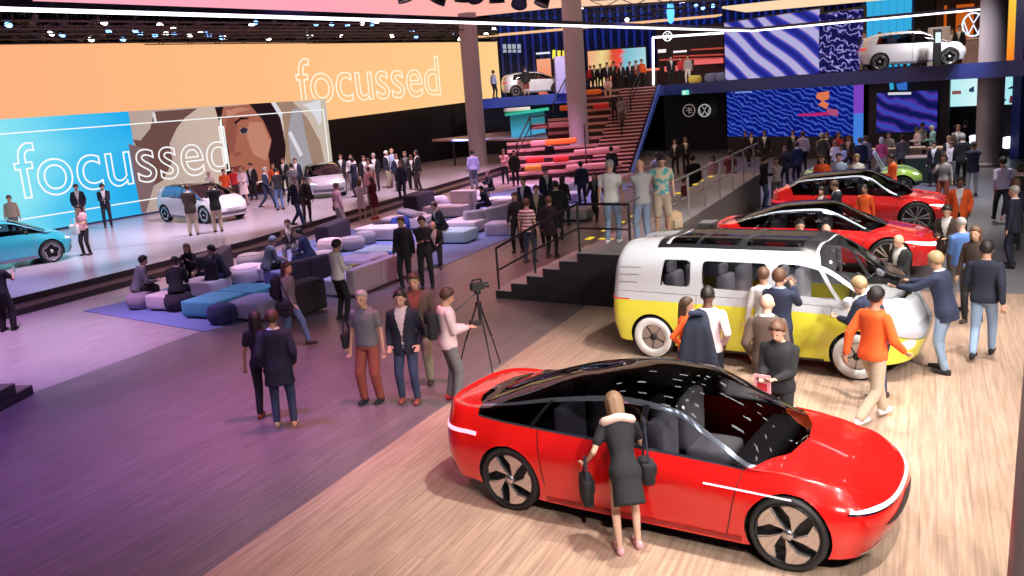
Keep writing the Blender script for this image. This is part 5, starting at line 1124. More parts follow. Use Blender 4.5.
mb.build('windscreen_frame', mat('frame_pale_grey', (.5, .52, .6), .3), bg, smooth=True)
MB().slab(fw_, (.012, 0, .004)).build('windscreen', GLSW, bg)
mb = MB(); 
for s_ in (-1, 1): mb.tube((-.75, s_*.6, .85), (-.85, s_*.5, 1.3), .05, n=8, dome=True)
mb.tube((-.85, -.5, 1.3), (-.85, .5, 1.3), .06, n=8, dome=True); mb.build('roll_bar', LIMEW, bg, smooth=True)
# door mirrors, badge and number plate of the near cars
for (t_, sp_, paint, q) in ((van, BZ, WHP, 1.55),):
    for sg in (-1, 1):
        m_ = MB(); m_.rbox((q, sg*1.08, 1.2), (.12, .2, .14), .04).build('door_mirror', paint, t_, smooth=True)
# ================================================================== lounge seats
FC = dict(teal=(.10, .38, .48), violet=(.36, .32, .52), pink=(.74, .60, .60), dark=(.045, .03, .045), grey=(.36, .32, .35), blue=(.05, .09, .42), rosegrey=(.42, .33, .38), mint=(.45, .6, .68), navy=(.04, .045, .14), lilac=(.54, .46, .56), cream=(.7, .6, .5))
def fab(c): return mat('fabric_'+c, FC[c], .92, noise=.12, nscale=70, bump=.25)
def bench(px, py, w_, d, h, c, label, rz=UA, group=None, z0=0., name='bench'):
    p = G(px, py, z0+h); t = thing(name, label, 'bench', (float(p[0]), float(p[1]), z0), rz, group)
    MB().rbox((0, 0, .05+(h-.05)*.5), (d, w_, h-.05), .06).build('seat', fab(c), t, smooth=True)
    MB().box((0, 0, .03), (d-.16, w_-.16, .06)).build('base', BLACK, t)
def pf(px, py, c, label, r=.34, h=.42, group=None):
    p = G(px, py); pouf((p[0], p[1], .012), r, h, fab(c), label, group)
pf(142, 308, 'rosegrey', 'grey rose pouf under the man at the left end of the carpet')
pf(180, 310, 'dark', 'black pouf under the man seen from behind, left end of the carpet')
pf(224, 323, 'navy', 'dark navy pouf in front of the teal bench')
pf(247, 283, 'pink', 'large pale pink pouf behind the teal benches', .42, .46)
pf(252, 268, 'grey', 'grey pouf half behind the pale pink pouf, close to the stage', .42, .44)
pf(268, 278, 'grey', 'small grey pouf between the pale pink pouf and the seated man', .26, .4)
pf(331, 253, 'pink', 'pale pink pouf behind the dark sofa back', .42, .46); pf(352, 250, 'grey', 'grey pouf right of the pale pink one behind the sofa', .45, .42); pf(366, 244, 'grey', 'grey pouf close to the bare stage step', .36, .42)
pf(383, 236, 'dark', 'dark brown pouf standing alone on the carpet', .36, .5); pf(401, 231, 'blue', 'bright blue pouf beside the dark brown one', .36, .5); pf(419, 226, 'pink', 'pale pink pouf behind the standing man with folded arms', .38, .5)
pf(440, 208, 'pink', 'pale round pouf behind the seated pair', .38, .5); pf(474, 209, 'pink', 'white round pouf with a black bag beside it', .36, .5); pf(482, 200, 'pink', 'white round pouf next to the long white bench', .38, .45); pf(503, 214, 'lilac', 'lilac round pouf behind the sofa corner', .4, .55)
pf(360, 274, 'lilac', 'lilac round pouf behind the long sofa back, nearest the standing man', .38, .42); pf(378, 268, 'lilac', 'middle lilac pouf behind the long sofa back', .38, .42); pf(394, 265, 'blue', 'blue violet pouf at the right of the lilac poufs', .36, .4); pf(325, 268, 'cream', 'pale cream pouf right behind the dark sofa back', .35, .5)
bench(213, 296.5, 1.05, 1.05, .42, 'teal', 'bright teal square bench behind the navy pouf')
bench(246, 287, 1.2, .9, .42, 'teal', 'teal bench second in line, behind the violet bench')
bench(257, 298, 1.05, 1.1, .42, 'violet', 'violet square bench beside the walking woman with a backpack')
bench(357, 257, 1.1, 1.1, .42, 'lilac', 'lilac square bench behind the long sofa back')
bench(392, 248, 2.0, .95, .42, 'mint', 'long mint bench in the middle of the lounge')
bench(380, 226, 1.5, 1.0, .45, 'pink', 'pale pink bench standing against the stage step by the two women'); bench(408, 216, 1.8, 1.0, .45, 'pink', 'pale pink bench with a cushion near the stage step')
bench(447, 205, 1.7, 1.0, .45, 'pink', 'long white bench along the stage step'); bench(463, 190, 1.0, .5, .95, 'pink', 'tall white block at the end of the long white bench')
bench(467, 219, 1.3, 1.4, .42, 'pink', 'wide white bench behind the grey sofa corner'); bench(455, 229, 1.2, 1.0, .42, 'mint', 'mint bench right of the seated bald man')
bench(253, 265, 1.2, .8, .42, 'pink', 'pale bench by the stage behind the lounge group'); bench(300, 262, 1., .8, .4, 'violet', 'violet bench between the three talking people')
bench(506, 197, 1.5, .9, .45, 'cream', 'cream bench lit yellow behind the seated woman'); bench(515, 204, 1.2, .9, .42, 'rosegrey', 'grey rose bench in front of the cream bench')
bench(545, 184, 2.4, .9, .45, 'lilac', 'lilac bench near the foot of the grandstand'); bench(563, 192, 1.6, .9, .42, 'lilac', 'low lilac bench behind the standing crowd'); bench(577, 208, 1.0, .8, .42, 'grey', 'grey bench beside the woman in black at the steps')
bench(205, 279, 1.1, .8, .42, 'pink', 'pale bench between the seated woman and the stage'); bench(165, 293, .8, .6, .4, 'pink', 'small pale bench in the middle of the seated group')
o = MB().rbox((0, 0, 0), (.75, .75, .2), .09).build('throw_cushion', fab('grey'), smooth=True); p = G(410, 213, .58); o.location = tuple(map(float, p)); o.rotation_euler = (.25, .1, UA); tag(o, 'square grey patterned cushion lying on a pale pink bench', 'cushion')
def wall_sofa(p1, p2, h, c, label, n=1, d=.3, seat=None):
    a = G(*p1)[:2]; b = G(*p2)[:2]; L = np.linalg.norm(b-a); th = math.atan2(*(b-a)[::-1]); t = thing('sofa', label, 'sofa', (float(a[0]), float(a[1]), 0), th)
    for i in range(n):
        MB().rbox((L*(i+.5)/n, d/2, h/2+.02), (L/n-.015, d, h-.04), .05).build('back_panel', fab(c), t, smooth=True)
    if seat: 
        for i in range(n): MB().rbox((L*(i+.5)/n, d+.42, .22), (L/n-.02, .85, .4), .07).build('seat', fab(seat), t, smooth=True)
    return t
wall_sofa((356, 298), (434, 267), .68, 'rosegrey', 'long grey rose sofa back beside the man with a tablet', 3, .25, 'lilac')
wall_sofa((289, 289), (335, 277.5), .66, 'dark', 'dark brown high sofa back before the three talking people', 2, .3, 'violet')
wall_sofa((297, 319), (329, 309), .75, 'dark', 'black sofa back close to the walking woman with a backpack', 1, .5)
wall_sofa((467, 233), (486, 230.5), .72, 'grey', 'grey sofa corner panel facing the blue carpet', 1, .35); wall_sofa((486, 230), (512, 224), .72, 'lilac', 'lilac grey sofa back right of the corner panel', 1, .3, 'lilac')
wall_sofa((221, 296), (236, 277), .95, 'dark', 'black high backed seat behind the man at the teal bench', 1, .3); wall_sofa((330, 247), (352, 237), .7, 'dark', 'dark brown low panel against the stage near the group', 1, .5); wall_sofa((418, 217), (436, 210), .85, 'dark', 'dark brown high seat block beside the cushion', 1, .6)
wall_sofa((205, 283), (222, 276), .75, 'dark', 'dark seat back between the stage and the seated woman', 1, .4)
ac = thing('armchair', 'pink violet low armchair right of the sofa corner', 'armchair', tuple(map(float, [*G(500, 236)[:2], 0])), -.3)
MB().rbox((0, .3, .22), (1.0, .8, .42), .07).build('seat', fab('lilac'), ac, smooth=True); MB().rbox((.55, .3, .40), (.25, .8, .78), .07).build('backrest', fab('lilac'), ac, smooth=True)
# the table of the crowd at the right
tb_ = thing('long_table', 'long pale wooden bar table in the crowd before the purple screen', 'table')
TBW = mat('table_pale_wood', (.62, .46, .36), .4)
for (x0, x1, D0, D1) in ((868, 925, 38.5, 37.5), (925, 952, 37.5, 36.2)):
    A = AT(x0, 140, D0)[:2]; B = AT(x1, 140, D1)[:2]
    quad_screen('table_top', A, B, .98, 1.05, .8, TBW, tb_); quad_screen('table_body', A+np.array([.1, .1]), B+np.array([-.1, .1]), 0, .98, .5, mat('table_body_cream', (.45, .36, .30), .5), tb_)
A = AT(905, 150, 34.5)[:2]; B = AT(948, 150, 33.8)[:2]
t = thing('counter_block', 'low black and green block in front of the long table', 'counter'); quad_screen('block_body', A, B, 0, .95, .8, mat('block_dark_green', (.015, .03, .02), .5), t); quad_screen('block_top', A, B, .95, 1.0, .85, TBW, t)
# tripod with camera
tp = G(484, 371); t = thing('camera_tripod', 'black tripod with a video camera standing alone on the floor edge', 'tripod', (float(tp[0]), float(tp[1]), 0), .4)
for k in range(3):
    a = k*2.094+.5; mb = MB(); mb.tube((.03*math.cos(a), .03*math.sin(a), 1.15), (.26*math.cos(a), .26*math.sin(a), .55), .016, n=8); mb.tube((.24*math.cos(a), .24*math.sin(a), .62), (.44*math.cos(a), .44*math.sin(a), .02), .012, n=8, dome=True); mb.build('leg', DARKM, t)
MB().tube((0, 0, .8), (0, 0, 1.32), .018, n=10).build('centre_column', DARKM, t); MB().lathe([(.03, 1.12), (.055, 1.13), (.055, 1.18), (.03, 1.2)], 12).build('collar', DARKM, t)
mb = MB(); mb.box((0, 0, 1.36), (.09, .09, .07)); mb.build('tripod_head', DARKM, t, bevel=.01); MB().tube((-.03, 0, 1.34), (-.42, -.05, 1.12), .012, n=8, dome=True).build('pan_handle', DARKM, t)
cm = thing('video_camera', 'black video camera mounted on the tripod', 'camera', (float(tp[0]), float(tp[1]), 1.395), .4)
MB().box((0, 0, .06), (.22, .11, .12)).build('camera_body', BLACK, cm, bevel=.012); MB().tube((.1, 0, .06), (.2, 0, .06), .045, n=14).build('lens', DARKM, cm); mb = MB(); mb.bar((-.08, 0, .17), (.08, 0, .17), .025); mb.bar((-.08, 0, .12), (-.08, 0, .17), .02); mb.bar((.08, 0, .12), (.08, 0, .17), .02); mb.build('carry_handle', BLACK, cm)
# info post beside the right hand gallery car
p = AT(936.5, 70, 37.9); t = thing('info_post', 'black charging post with a white screen before the gallery car', 'post', (float(p[0]), float(p[1]), ZG))
MB().box((0, 0, .75), (.32, .12, 1.5)).build('post_body', BLACK, t, bevel=.02); MB().box((0, -.065, 1.15), (.22, .01, .42)).build('screen', emis('post_screen_light', (.8, .95, 1), 1.), t)
p = AT(938, 70, 44); o = MB().box((0, 0, .9), (.9, .4, 1.8)).build('pedestal', WHITE, bevel=.02); o.location = (float(p[0]), float(p[1]), ZG); tag(o, 'white display pedestal behind the bonnet of the gallery car', 'pedestal')
# ================================================================== people
V_ = Vector
TORS = [(.80, .150, .105, 0), (.86, .168, .118, 0), (.93, .172, .120, 0), (1.02, .150, .105, .005), (1.12, .143, .100, .01), (1.22, .158, .110, .012), (1.32, .172, .115, .01), (1.40, .170, .105, 0), (1.45, .125, .085, -.005), (1.49, .068, .06, -.005), (1.53, .055, .055, 0)]
def tor(z, fem=0, fat=0.):
    T = TORS; z = max(T[0][0], min(T[-1][0], z))
    for a, b in zip(T[:-1], T[1:]):
        if z <= b[0]:
            t = (z-a[0])/(b[0]-a[0]); r = [a[i]+(b[i]-a[i])*t for i in (1, 2, 3)]; break
    if fem: r[0] *= .90-.10*math.exp(-((z-1.08)/.09)**2)+.06*math.exp(-((z-.9)/.08)**2)
    g = math.exp(-((z-1.08)/.16)**2)*fat; return r[0]*(1+.5*g), r[1]*(1+g), r[2]+.05*g
POSES = {  # ankles (L,R) (x,y,z), wrists (L,R), lean, head pitch, head yaw
 'stand': dict(a=[(-.11, -.02, .08), (.12, .05, .08)], w=[(-.27, .02, .84), (.27, .05, .84)]),
 'pocket': dict(a=[(-.12, .03, .08), (.13, -.03, .08)], w=[(-.22, .08, .93), (.22, .08, .93)]),
 'folded': dict(a=[(-.12, .0, .08), (.12, .03, .08)], w=[(.10, .20, 1.14), (-.10, .24, 1.18)], hp=8),
 'hold': dict(a=[(-.11, .0, .08), (.12, .04, .08)], w=[(-.07, .30, 1.10), (.09, .30, 1.12)], hp=18),
 'photo': dict(a=[(-.11, .0, .08), (.12, .04, .08)], w=[(-.09, .33, 1.42), (.09, .33, 1.42)], hp=0),
 'phone': dict(a=[(-.11, .0, .08), (.12, .06, .08)], w=[(-.27, .05, .85), (.14, .36, 1.33)], hp=5),
 'ear': dict(a=[(-.11, .0, .08), (.12, .04, .08)], w=[(-.27, .02, .85), (.15, .10, 1.56)], hp=8),
 'walk': dict(a=[(-.08, .30, .09), (.08, -.32, .17)], w=[(-.26, -.17, .90), (.26, .24, .95)], la=2),
 'walk2': dict(a=[(-.08, -.26, .14), (.08, .24, .09)], w=[(-.24, .22, .95), (.26, -.14, .88)], la=2),
 'lean': dict(a=[(-.10, -.10, .08), (.12, -.02, .08)], w=[(-.16, .50, 1.06), (.18, .48, 1.06)], la=30, hp=22),
 'leanbag': dict(a=[(-.10, -.10, .08), (.12, -.02, .08)], w=[(-.34, .24, .92), (.20, .46, 1.06)], la=30, hp=22),
 'reach': dict(a=[(-.10, -.08, .08), (.12, .06, .08)], w=[(-.20, .56, 1.22), (.18, .56, 1.24)], la=12, hp=8),
 'railr': dict(a=[(-.12, .02, .08), (.12, .0, .08)], w=[(-.24, .10, .95), (.52, .20, 1.06)], la=6, hp=22),
 'akimbo': dict(a=[(-.12, .02, .08), (.12, .0, .08)], w=[(-.18, .10, 1.02), (.20, .0, 1.0)]),
 'behind': dict(a=[(-.12, .02, .08), (.12, .0, .08)], w=[(-.08, -.18, .98), (.08, -.18, .98)]),
 'chin': dict(a=[(-.11, .0, .08), (.12, .03, .08)], w=[(.08, .22, 1.12), (.06, .17, 1.42)], hp=5),
 'sit': dict(pz=.52, a=[(-.14, .48, .08), (.16, .42, .08)], w=[(-.12, .42, .66), (.14, .40, .64)], la=22, hp=5),
 'sit2': dict(pz=.52, a=[(-.12, .40, .08), (.12, .50, .08)], w=[(-.08, .40, .88), (.10, .38, .84)], la=12, hp=0),
 'crouch': dict(pz=.80, a=[(-.12, -.15, .10), (.12, .18, .08)], w=[(-.12, .50, 1.05), (.14, .48, 1.08)], la=30, hp=-10),
}
def ik(a, t, l1, l2, pole):
    a, t = V_(a), V_(t); d = t-a; L = min(d.length, l1+l2-.004); u = d.normalized(); x = (l1*l1-l2*l2+L*L)/(2*L); h = math.sqrt(max(0, l1*l1-x*x))
    p = V_(pole); p = (p-u*p.dot(u)).normalized(); return a+u*x+p*h, a+u*L
def skel(po, fem=0):
    P = POSES[po]; pz = P.get('pz', .93); la = math.radians(P.get('la', 0)); R = Matrix.Rotation(-la, 3, 'X'); off = V_((0, 0, pz-.93))
    if la: off.y = -.10*math.sin(la)*1.5
    T = lambda p: R @ (V_(p)-V_((0, 0, .93)))+V_((0, 0, .93))+off
    s = dict(T=T, la=la, off=off, R=R); sw = .185-.02*fem
    for k, sg in (('L', -1), ('R', 1)):
        i = 0 if sg < 0 else 1; hip = V_((sg*.088, 0, 0))+V_((0, off.y, pz-.02)); an = V_(P['a'][i]); s['hip'+k] = hip
        s['kn'+k], s['an'+k] = ik(hip, an, .44, .41, (sg*.12, 1, .1)); sh = T((sg*(sw-.008), 0, 1.395)); s['sh'+k] = sh
        s['el'+k], s['wr'+k] = ik(sh, P['w'][i], .29, .255, (sg*.38, -.9, -.4))
    hp = math.radians(P.get('hp', 4)); s['hR'] = Matrix.Rotation(-hp, 3, 'X') @ Matrix.Rotation(-la*.35, 3, 'X'); s['neck'] = T((0, 0, 1.50)); s['hc'] = s['neck']+s['hR'] @ V_((0, .025, .115)); return s
def torso(mb, s, z0, z1, inf, fem=0, fat=0., flare=0., n=20, m=12):
    vs = []; st = [z0+(z1-z0)*i/(m-1) for i in range(m)]
    for z in st:
        rx, ry, yo = tor(z, fem, fat); fl = flare*max(0, (.93-z))
        if z < .80: yo = 0
        for i in range(n):
            a = 2*math.pi*i/n; vs.append(s['T']((math.copysign(abs(math.cos(a))**.85, math.cos(a))*(rx+inf+fl), yo+math.copysign(abs(math.sin(a))**.9, math.sin(a))*(ry+inf+fl*.8), z)))
    mb.add(vs, [(k*n+i, k*n+(i+1) % n, (k+1)*n+(i+1) % n, (k+1)*n+i) for k in range(m-1) for i in range(n)]+[tuple(range(n))[::-1], tuple((m-1)*n+i for i in range(n))])
def limb(mb, a, b, r1, r2): mb.tube(a, b, r1, r2, 12, True)
def hand(mb, s, k, lod):
    w, e = s['wr'+k], s['el'+k]; d = (w-e).normalized(); sg = -1 if k == 'L' else 1
    side = d.cross(V_((0, 1, 0)) if abs(d.y) < .8 else V_((0, 0, 1))).normalized()
    if side.dot(V_((0, 1, 0)) if abs(d.y) < .8 else V_((1, 0, 0))*-sg) < 0: side = -side
    nrm = d.cross(side).normalized(); pc = w+d*.05
    mb.tube(w, w+d*.085, .026, .036, 10, True, .6)
    if lod == 0:
        inw = V_((-sg, .2, 0)); cn = nrm if nrm.dot(inw) > 0 else -nrm
        fw = d.cross(cn).normalized()
        if fw.dot(V_((0, 1, .3))) < 0: fw = -fw
        ex = []
        for q, (o_, l_) in enumerate(((.028, .068), (.010, .078), (-.009, .073), (-.027, .056))):
            b = w+d*.085+fw*o_; m1 = b+(d*.9+cn*.25).normalized()*l_*.5; m2 = m1+(d*.6+cn*.75).normalized()*l_*.5; ex += [(b, m1, .0095, .0088), (m1, m2, .0088, .007)]
        b = w+d*.03+fw*.03; m1 = b+(d*.5+fw*.8+cn*.3).normalized()*.04; m2 = m1+(d*.9+cn*.3+fw*.2).normalized()*.03; ex += [(b, m1, .0115, .0105), (m1, m2, .0105, .008)]
        return ex
    mb.tube(w+d*.09, w+d*.15, .030, .018, 8, True, .55); mb.tube(w+d*.03, w+d*.08+V_((0, .03, 0)), .012, .009, 6, True); return []
def person_key(po, fem, top, leg, hair, fat, lod): return (po, fem, top, leg, hair, fat, lod)
_PM = {}; _JOBS = []
def job(nm, mb, vox, extra=None, cut=None, sm=2): _JOBS.append((nm, mb, vox, extra or [], cut, sm)); return len(_JOBS)-1
def plan_person(key):
    if key in _PM: return
    po, fem, top, leg, hair, fat, lod = key; s = skel(po, fem); vox = (.0135, .019, .028)[lod]; parts = {}
    sc = .92 if fem else 1.
    # skin body
    b = MB(); torso(b, s, .84, 1.49, -.012, fem, fat); limb(b, s['T']((0, 0, 1.46)), s['neck']+s['hR'] @ V_((0, .01, .05)), .060, .055); ex = []
    for k in 'LR':
        limb(b, s['sh'+k], s['el'+k], .044*sc, .036*sc); limb(b, s['el'+k], s['wr'+k], .037*sc, .025*sc); ex += hand(b, s, k, lod)
        limb(b, s['hip'+k], s['kn'+k], .078, .05); limb(b, s['kn'+k], s['kn'+k].lerp(s['an'+k], .35), .047, .053*sc); limb(b, s['kn'+k].lerp(s['an'+k], .35), s['an'+k], .052*sc, .033)
        f = s['an'+k]; b.tube(f+V_((0, -.02, -.03)), f+V_((0, .12, -.05)), .032, .026, 8, True)
    H = lambda p: s['hc']+s['hR'] @ V_(p)
    b.ell(H((0, -.005, .022)), (.082, .099, .102), 18, 12, s['hR']); b.ell(H((0, .022, -.05)), (.062, .070, .068), 14, 10, s['hR'])
    if lod < 2:
        b.tube(H((0, .088, .012)), H((0, .106, -.024)), .010, .015, 8, True)
        for sg in (-1, 1): b.ell(H((sg*.085, -.005, -.005)), (.012, .022, .032), 8, 6, s['hR'])
        b.tube(H((-.02, .082, -.062)), H((.02, .082, -.062)), .009, .009, 8, True)
    parts['body'] = job('body', b, vox, ex)
    # top
    T_ = top; inf = .010; z0 = .86; fl = 0.; sl = 1.; ri = .012
    if T_ == 'tee': z0 = .86; sl = .55; inf = .012; ri = .016
    if T_ == 'polo': z0 = .90; sl = .6
    if T_ == 'shirt': z0 = .89; inf = .012
    if T_ == 'knit': z0 = .85; inf = .020; ri = .018
    if T_ == 'jacket': z0 = .76; inf = .022; ri = .017; fl = .08
    if T_ == 'coat': z0 = .66; inf = .028; ri = .020; fl = .16
    if T_ == 'dress': z0 = .56; inf = .010; fl = .06; sl = .6 if hair != 'x' else .6
    if T_ == 'ldress': z0 = .50; inf = .014; fl = .16; sl = 1.
    sitting = s['off'].z < -.3
    if sitting: z0 = max(z0, .84)
    t = MB()
    torso(t, s, z0, 1.475, inf, fem, fat, fl, 22, 16)
    for k in 'LR':
        limb(t, s['sh'+k]+V_((0, 0, -.01)), s['sh'+k].lerp(s['el'+k], min(1, sl)), (.052+ri)*sc, (.044+ri)*sc if sl >= 1 else (.050+ri)*sc)
        if sl >= 1: limb(t, s['el'+k], s['el'+k].lerp(s['wr'+k], .94), (.040+ri)*sc, (.029+ri*.8)*sc)
    cut = None
    if T_ in ('jacket', 'coat'):
        Ri = s['R'].inverted(); off = s['off']
        def cut(p, Ri=Ri, off=off):
            q = Ri @ (V_(p)-V_((0, 0, .93))-off)+V_((0, 0, .93)); w_ = (.012+.075*max(0, min(1, (q.z-1.08)/.34))) if q.z > 1.05 else .012+.10*max(0, (1.0-q.z)); return q.y > .03 and abs(q.x) < w_ and q.z < 1.60
        sh = MB(); torso(sh, s, .88, 1.495, .006, fem, fat, 0, 20, 10); parts['shirt'] = job('shirt', sh, vox)
        if lod < 2:
            pass
    parts[{'tee': 't_shirt', 'polo': 'polo_shirt', 'shirt': 'long_shirt', 'knit': 'sweater', 'jacket': 'jacket', 'coat': 'long_jacket', 'dress': 'dress', 'ldress': 'dress'}[T_]] = job('top', t, vox, None, cut)
    # legs
    if leg in ('trousers', 'slim', 'wide', 'shorts'):
        l = MB(); g = {'trousers': .027, 'slim': .017, 'wide': .036, 'shorts': .034}[leg]; 
        torso(l, s, .845, .99, .006, fem, fat*.6, 0, 18, 6) if not sitting else l.ell(s['hipL'].lerp(s['hipR'], .5)+V_((0, -.02, .02)), (.165, .13, .12), 16, 10)
        for k in 'LR':
            limb(l, s['hip'+k], s['kn'+k], .084+g*.6, .054+g)
            if leg != 'shorts': limb(l, s['kn'+k], s['an'+k]+(s['kn'+k]-s['an'+k]).normalized()*.02, .052+g, .036+g)
        parts['trousers' if leg != 'shorts' else 'shorts'] = job('legs', l, vox)
    elif leg == 'skirt':
        l = MB(); torso(l, s, .56, .99, .012, fem, 0, .10, 20, 8); parts['skirt'] = job('legs', l, vox)
    # hair
    h = MB()
    if hair != 'bald':
        low = {'short': -.05, 'crop': -.02, 'cap': .02, 'long': -.06, 'bob': -.06, 'bun': -.035, 'curly': -.04}[hair]; R3 = s['hR']; n, m = 18, 12; base = MB(); g = {'short': .018, 'crop': .009, 'cap': .014, 'curly': .032}.get(hair, .018)
        base.ell((0, -.010, .030), (.084+g, .100+g, .102+g), n, m); vs = []
        for v in base.v:
            x, y, z = v; line = low+(.075-low)*max(0, min(1, (y+.05)/.13))
            if z < line: k = .80; z = max(z, line-.02)*1.0 if z > line-.05 else z; x, y, z = x*k, y*k*.95, line-.004-.3*max(0, line-z)*.2
            vs.append(H((x, y, z)))
        h.add(vs, base.f)
        if hair in ('long', 'bob'):
            L = .30 if hair == 'long' else .15
            for (x, y, r) in ((-.075, -.02, .032), (.075, -.02, .032), (-.045, -.075, .045), (.045, -.075, .045), (0, -.085, .05)):
                h.tube(H((x, y, .03)), H((x*.95, y-.015, .03-L)), r, r*.75, 10, True)
        if hair == 'bun': h.ell(H((0, -.125, .05)), (.04, .04, .04), 10, 8)
        if hair in ('long', 'bob', 'bun'): parts['hair'] = job('hair', h, .014 if lod < 2 else .02)
        else: parts['hair'] = ('raw', h)
    # shoes
    for k in 'LR':
        f = s['an'+k]; S_ = MB(); pts = [(-.075, .030, .028, .045), (-.04, .040, .036, .050), (.03, .042, .034, .045), (.10, .046, .030, .032), (.15, .038, .026, .026), (.185, .016, .016, .02)]
        heel = f.z-.08; n = 12; vs = []
        for (y, rx, _, hz) in pts:
            for i in range(n):
                a = 2*math.pi*i/n; z = .038+math.sin(a)*hz; z = max(.0, z) if z < .02 else z; vs.append((f.x+rx*math.cos(a), f.y+y, heel+z))
        S_.add(vs, [(q*n+i, (q+1)*n+i, (q+1)*n+(i+1) % n, q*n+(i+1) % n) for q in range(len(pts)-1) for i in range(n)]+[tuple(range(n)), tuple((len(pts)-1)*n+i for i in range(n))[::-1]])
        parts['shoe'+k] = ('raw', S_)
    if lod < 2:
        for sg in (-1, 1): E_ = MB(); E_.ell(H((sg*.030, .083, .012)), (.013, .009, .007), 8, 6, s['hR']); parts['eye'+str(sg)] = ('raw', E_)
    if hair == 'short' and lod == 0: pass
    _PM[key] = parts
def bake_people():
    objs = []
    for (nm, mb, vox, ex, cut, sm) in _JOBS:
        me = bpy.data.meshes.new('tmp'); me.from_pydata(mb.v, [], mb.f); o = bpy.data.objects.new('tmp', me); COL.objects.link(o)
        r = o.modifiers.new('r', 'REMESH'); r.mode = 'VOXEL'; r.voxel_size = vox; r.use_smooth_shade = True
        s_ = o.modifiers.new('s', 'SMOOTH'); s_.iterations = sm; s_.factor = .5; objs.append(o)
    dg = bpy.context.evaluated_depsgraph_get(); dg.update(); out = []
    for o, (nm, mb, vox, ex, cut, sm) in zip(objs, _JOBS):
        me = bpy.data.meshes.new_from_object(o.evaluated_get(dg)); me.name = nm
        if cut or ex:
            bm = bmesh.new(); bm.from_mesh(me)
            if cut:
                dl = [f for f in bm.faces if cut(f.calc_center_median())]
                bmesh.ops.delete(bm, geom=dl, context='FACES')
            bm.to_mesh(me); bm.free()
            if ex:
                e = MB()
                for (a, b, r1, r2) in ex: e.tube(a, b, r1, r2, 8, True)
                m2 = e.mesh('e', True, True); bm = bmesh.new(); bm.from_mesh(me); bm.from_mesh(m2); bm.to_mesh(me); bm.free(); bpy.data.meshes.remove(m2)
        me.polygons.foreach_set('use_smooth', [True]*len(me.polygons)); out.append(me)
    for o in objs:
        m = o.data; bpy.data.objects.remove(o); bpy.data.meshes.remove(m)
    for key, parts in _PM.items():
        for k, v in parts.items(): parts[k] = out[v] if isinstance(v, int) else v[1].mesh(k, True, True)
CL = dict(black=(.012, .012, .015), navy=(.018, .025, .06), dnavy=(.012, .016, .035), blue=(.10, .22, .55), lblue=(.40, .52, .75), white=(.78, .77, .76), grey=(.16, .16, .17), lgrey=(.42, .42, .44), brown=(.10, .065, .05), dbrown=(.05, .03, .025), beige=(.45, .36, .27), khaki=(.33, .29, .2), pink=(.80, .42, .45), palepink=(.78, .60, .62), magenta=(.80, .10, .22), orange=(.90, .12, .02), red=(.62, .03, .04), rust=(.30, .07, .05), maroon=(.12, .012, .02), jeans=(.10, .16, .30), ljeans=(.24, .34, .50), djeans=(.035, .05, .11), teal=(.08, .32, .34), green=(.08, .2, .1), tan=(.5, .34, .2), lilac=(.5, .45, .7), blond=(.36, .25, .13), dark=(.015, .01, .009), hlight=(.22, .12, .065), hbrown=(.07, .035, .02), hred=(.12, .055, .03), hgrey=(.35, .34, .33), hwhite=(.65, .63, .6), skin=(.62, .36, .25), skin2=(.50, .27, .18), skin3=(.14, .065, .04), skin4=(.70, .44, .33), mint=(.35, .65, .62), brochure=(.8, .25, .3))
def cloth(c):
    if c == 'stripe':
        if 'cloth_stripe' in MATS: return MATS['cloth_stripe']
        m = mat('cloth_stripe', CL['palepink'], .9); nt = m.node_tree; tc = nt.nodes.new('ShaderNodeTexCoord'); wv = nt.nodes.new('ShaderNodeTexWave'); wv.bands_direction = 'Z'; wv.inputs['Scale'].default_value = 3.4
        r = nt.nodes.new('ShaderNodeValToRGB'); r.color_ramp.elements[0].color = (.75, .62, .62, 1); r.color_ramp.elements[0].position = .30; r.color_ramp.elements[1].color = (.12, .05, .07, 1); r.color_ramp.elements[1].position = .4; r.color_ramp.elements[0].position = .22
        nt.links.new(tc.outputs['Object'], wv.inputs['Vector']); nt.links.new(wv.outputs['Fac'], r.inputs[0]); nt.links.new(r.outputs[0], nt.nodes['Principled BSDF'].inputs['Base Color']); r.color_ramp.elements[0].color, r.color_ramp.elements[1].color = (.12, .05, .07, 1), (.75, .62, .62, 1); return m
    if c == 'floral':
        if 'cloth_floral' in MATS: return MATS['cloth_floral']
        m = mat('cloth_floral', (.2, .5, .5), .9); nt = m.node_tree; tc = nt.nodes.new('ShaderNodeTexCoord'); n = nt.nodes.new('ShaderNodeTexNoise'); n.inputs['Scale'].default_value = 9
        r = nt.nodes.new('ShaderNodeValToRGB'); e = r.color_ramp.elements; e[0].color = (.10, .40, .42, 1); e[0].position = .44; e[1].color = (.70, .55, .40, 1); e[1].position = .56; q = e.new(.5); q.color = (.45, .62, .55, 1)
        nt.links.new(tc.outputs['Object'], n.inputs['Vector']); nt.links.new(n.outputs['Fac'], r.inputs[0]); nt.links.new(r.outputs[0], nt.nodes['Principled BSDF'].inputs['Base Color']); return m
    return mat('cloth_'+c, CL[c], .85, noise=.12, nscale=25)
def skinm(c): return mat('skin_'+c, CL[c], .5, noise=.05, nscale=12)
def hairm(c): return mat('hair_'+c, CL[c], .55, noise=.25, nscale=40)
EYEM = mat('eye_dark', (.02, .015, .015), .2)
_PEOPLE = []
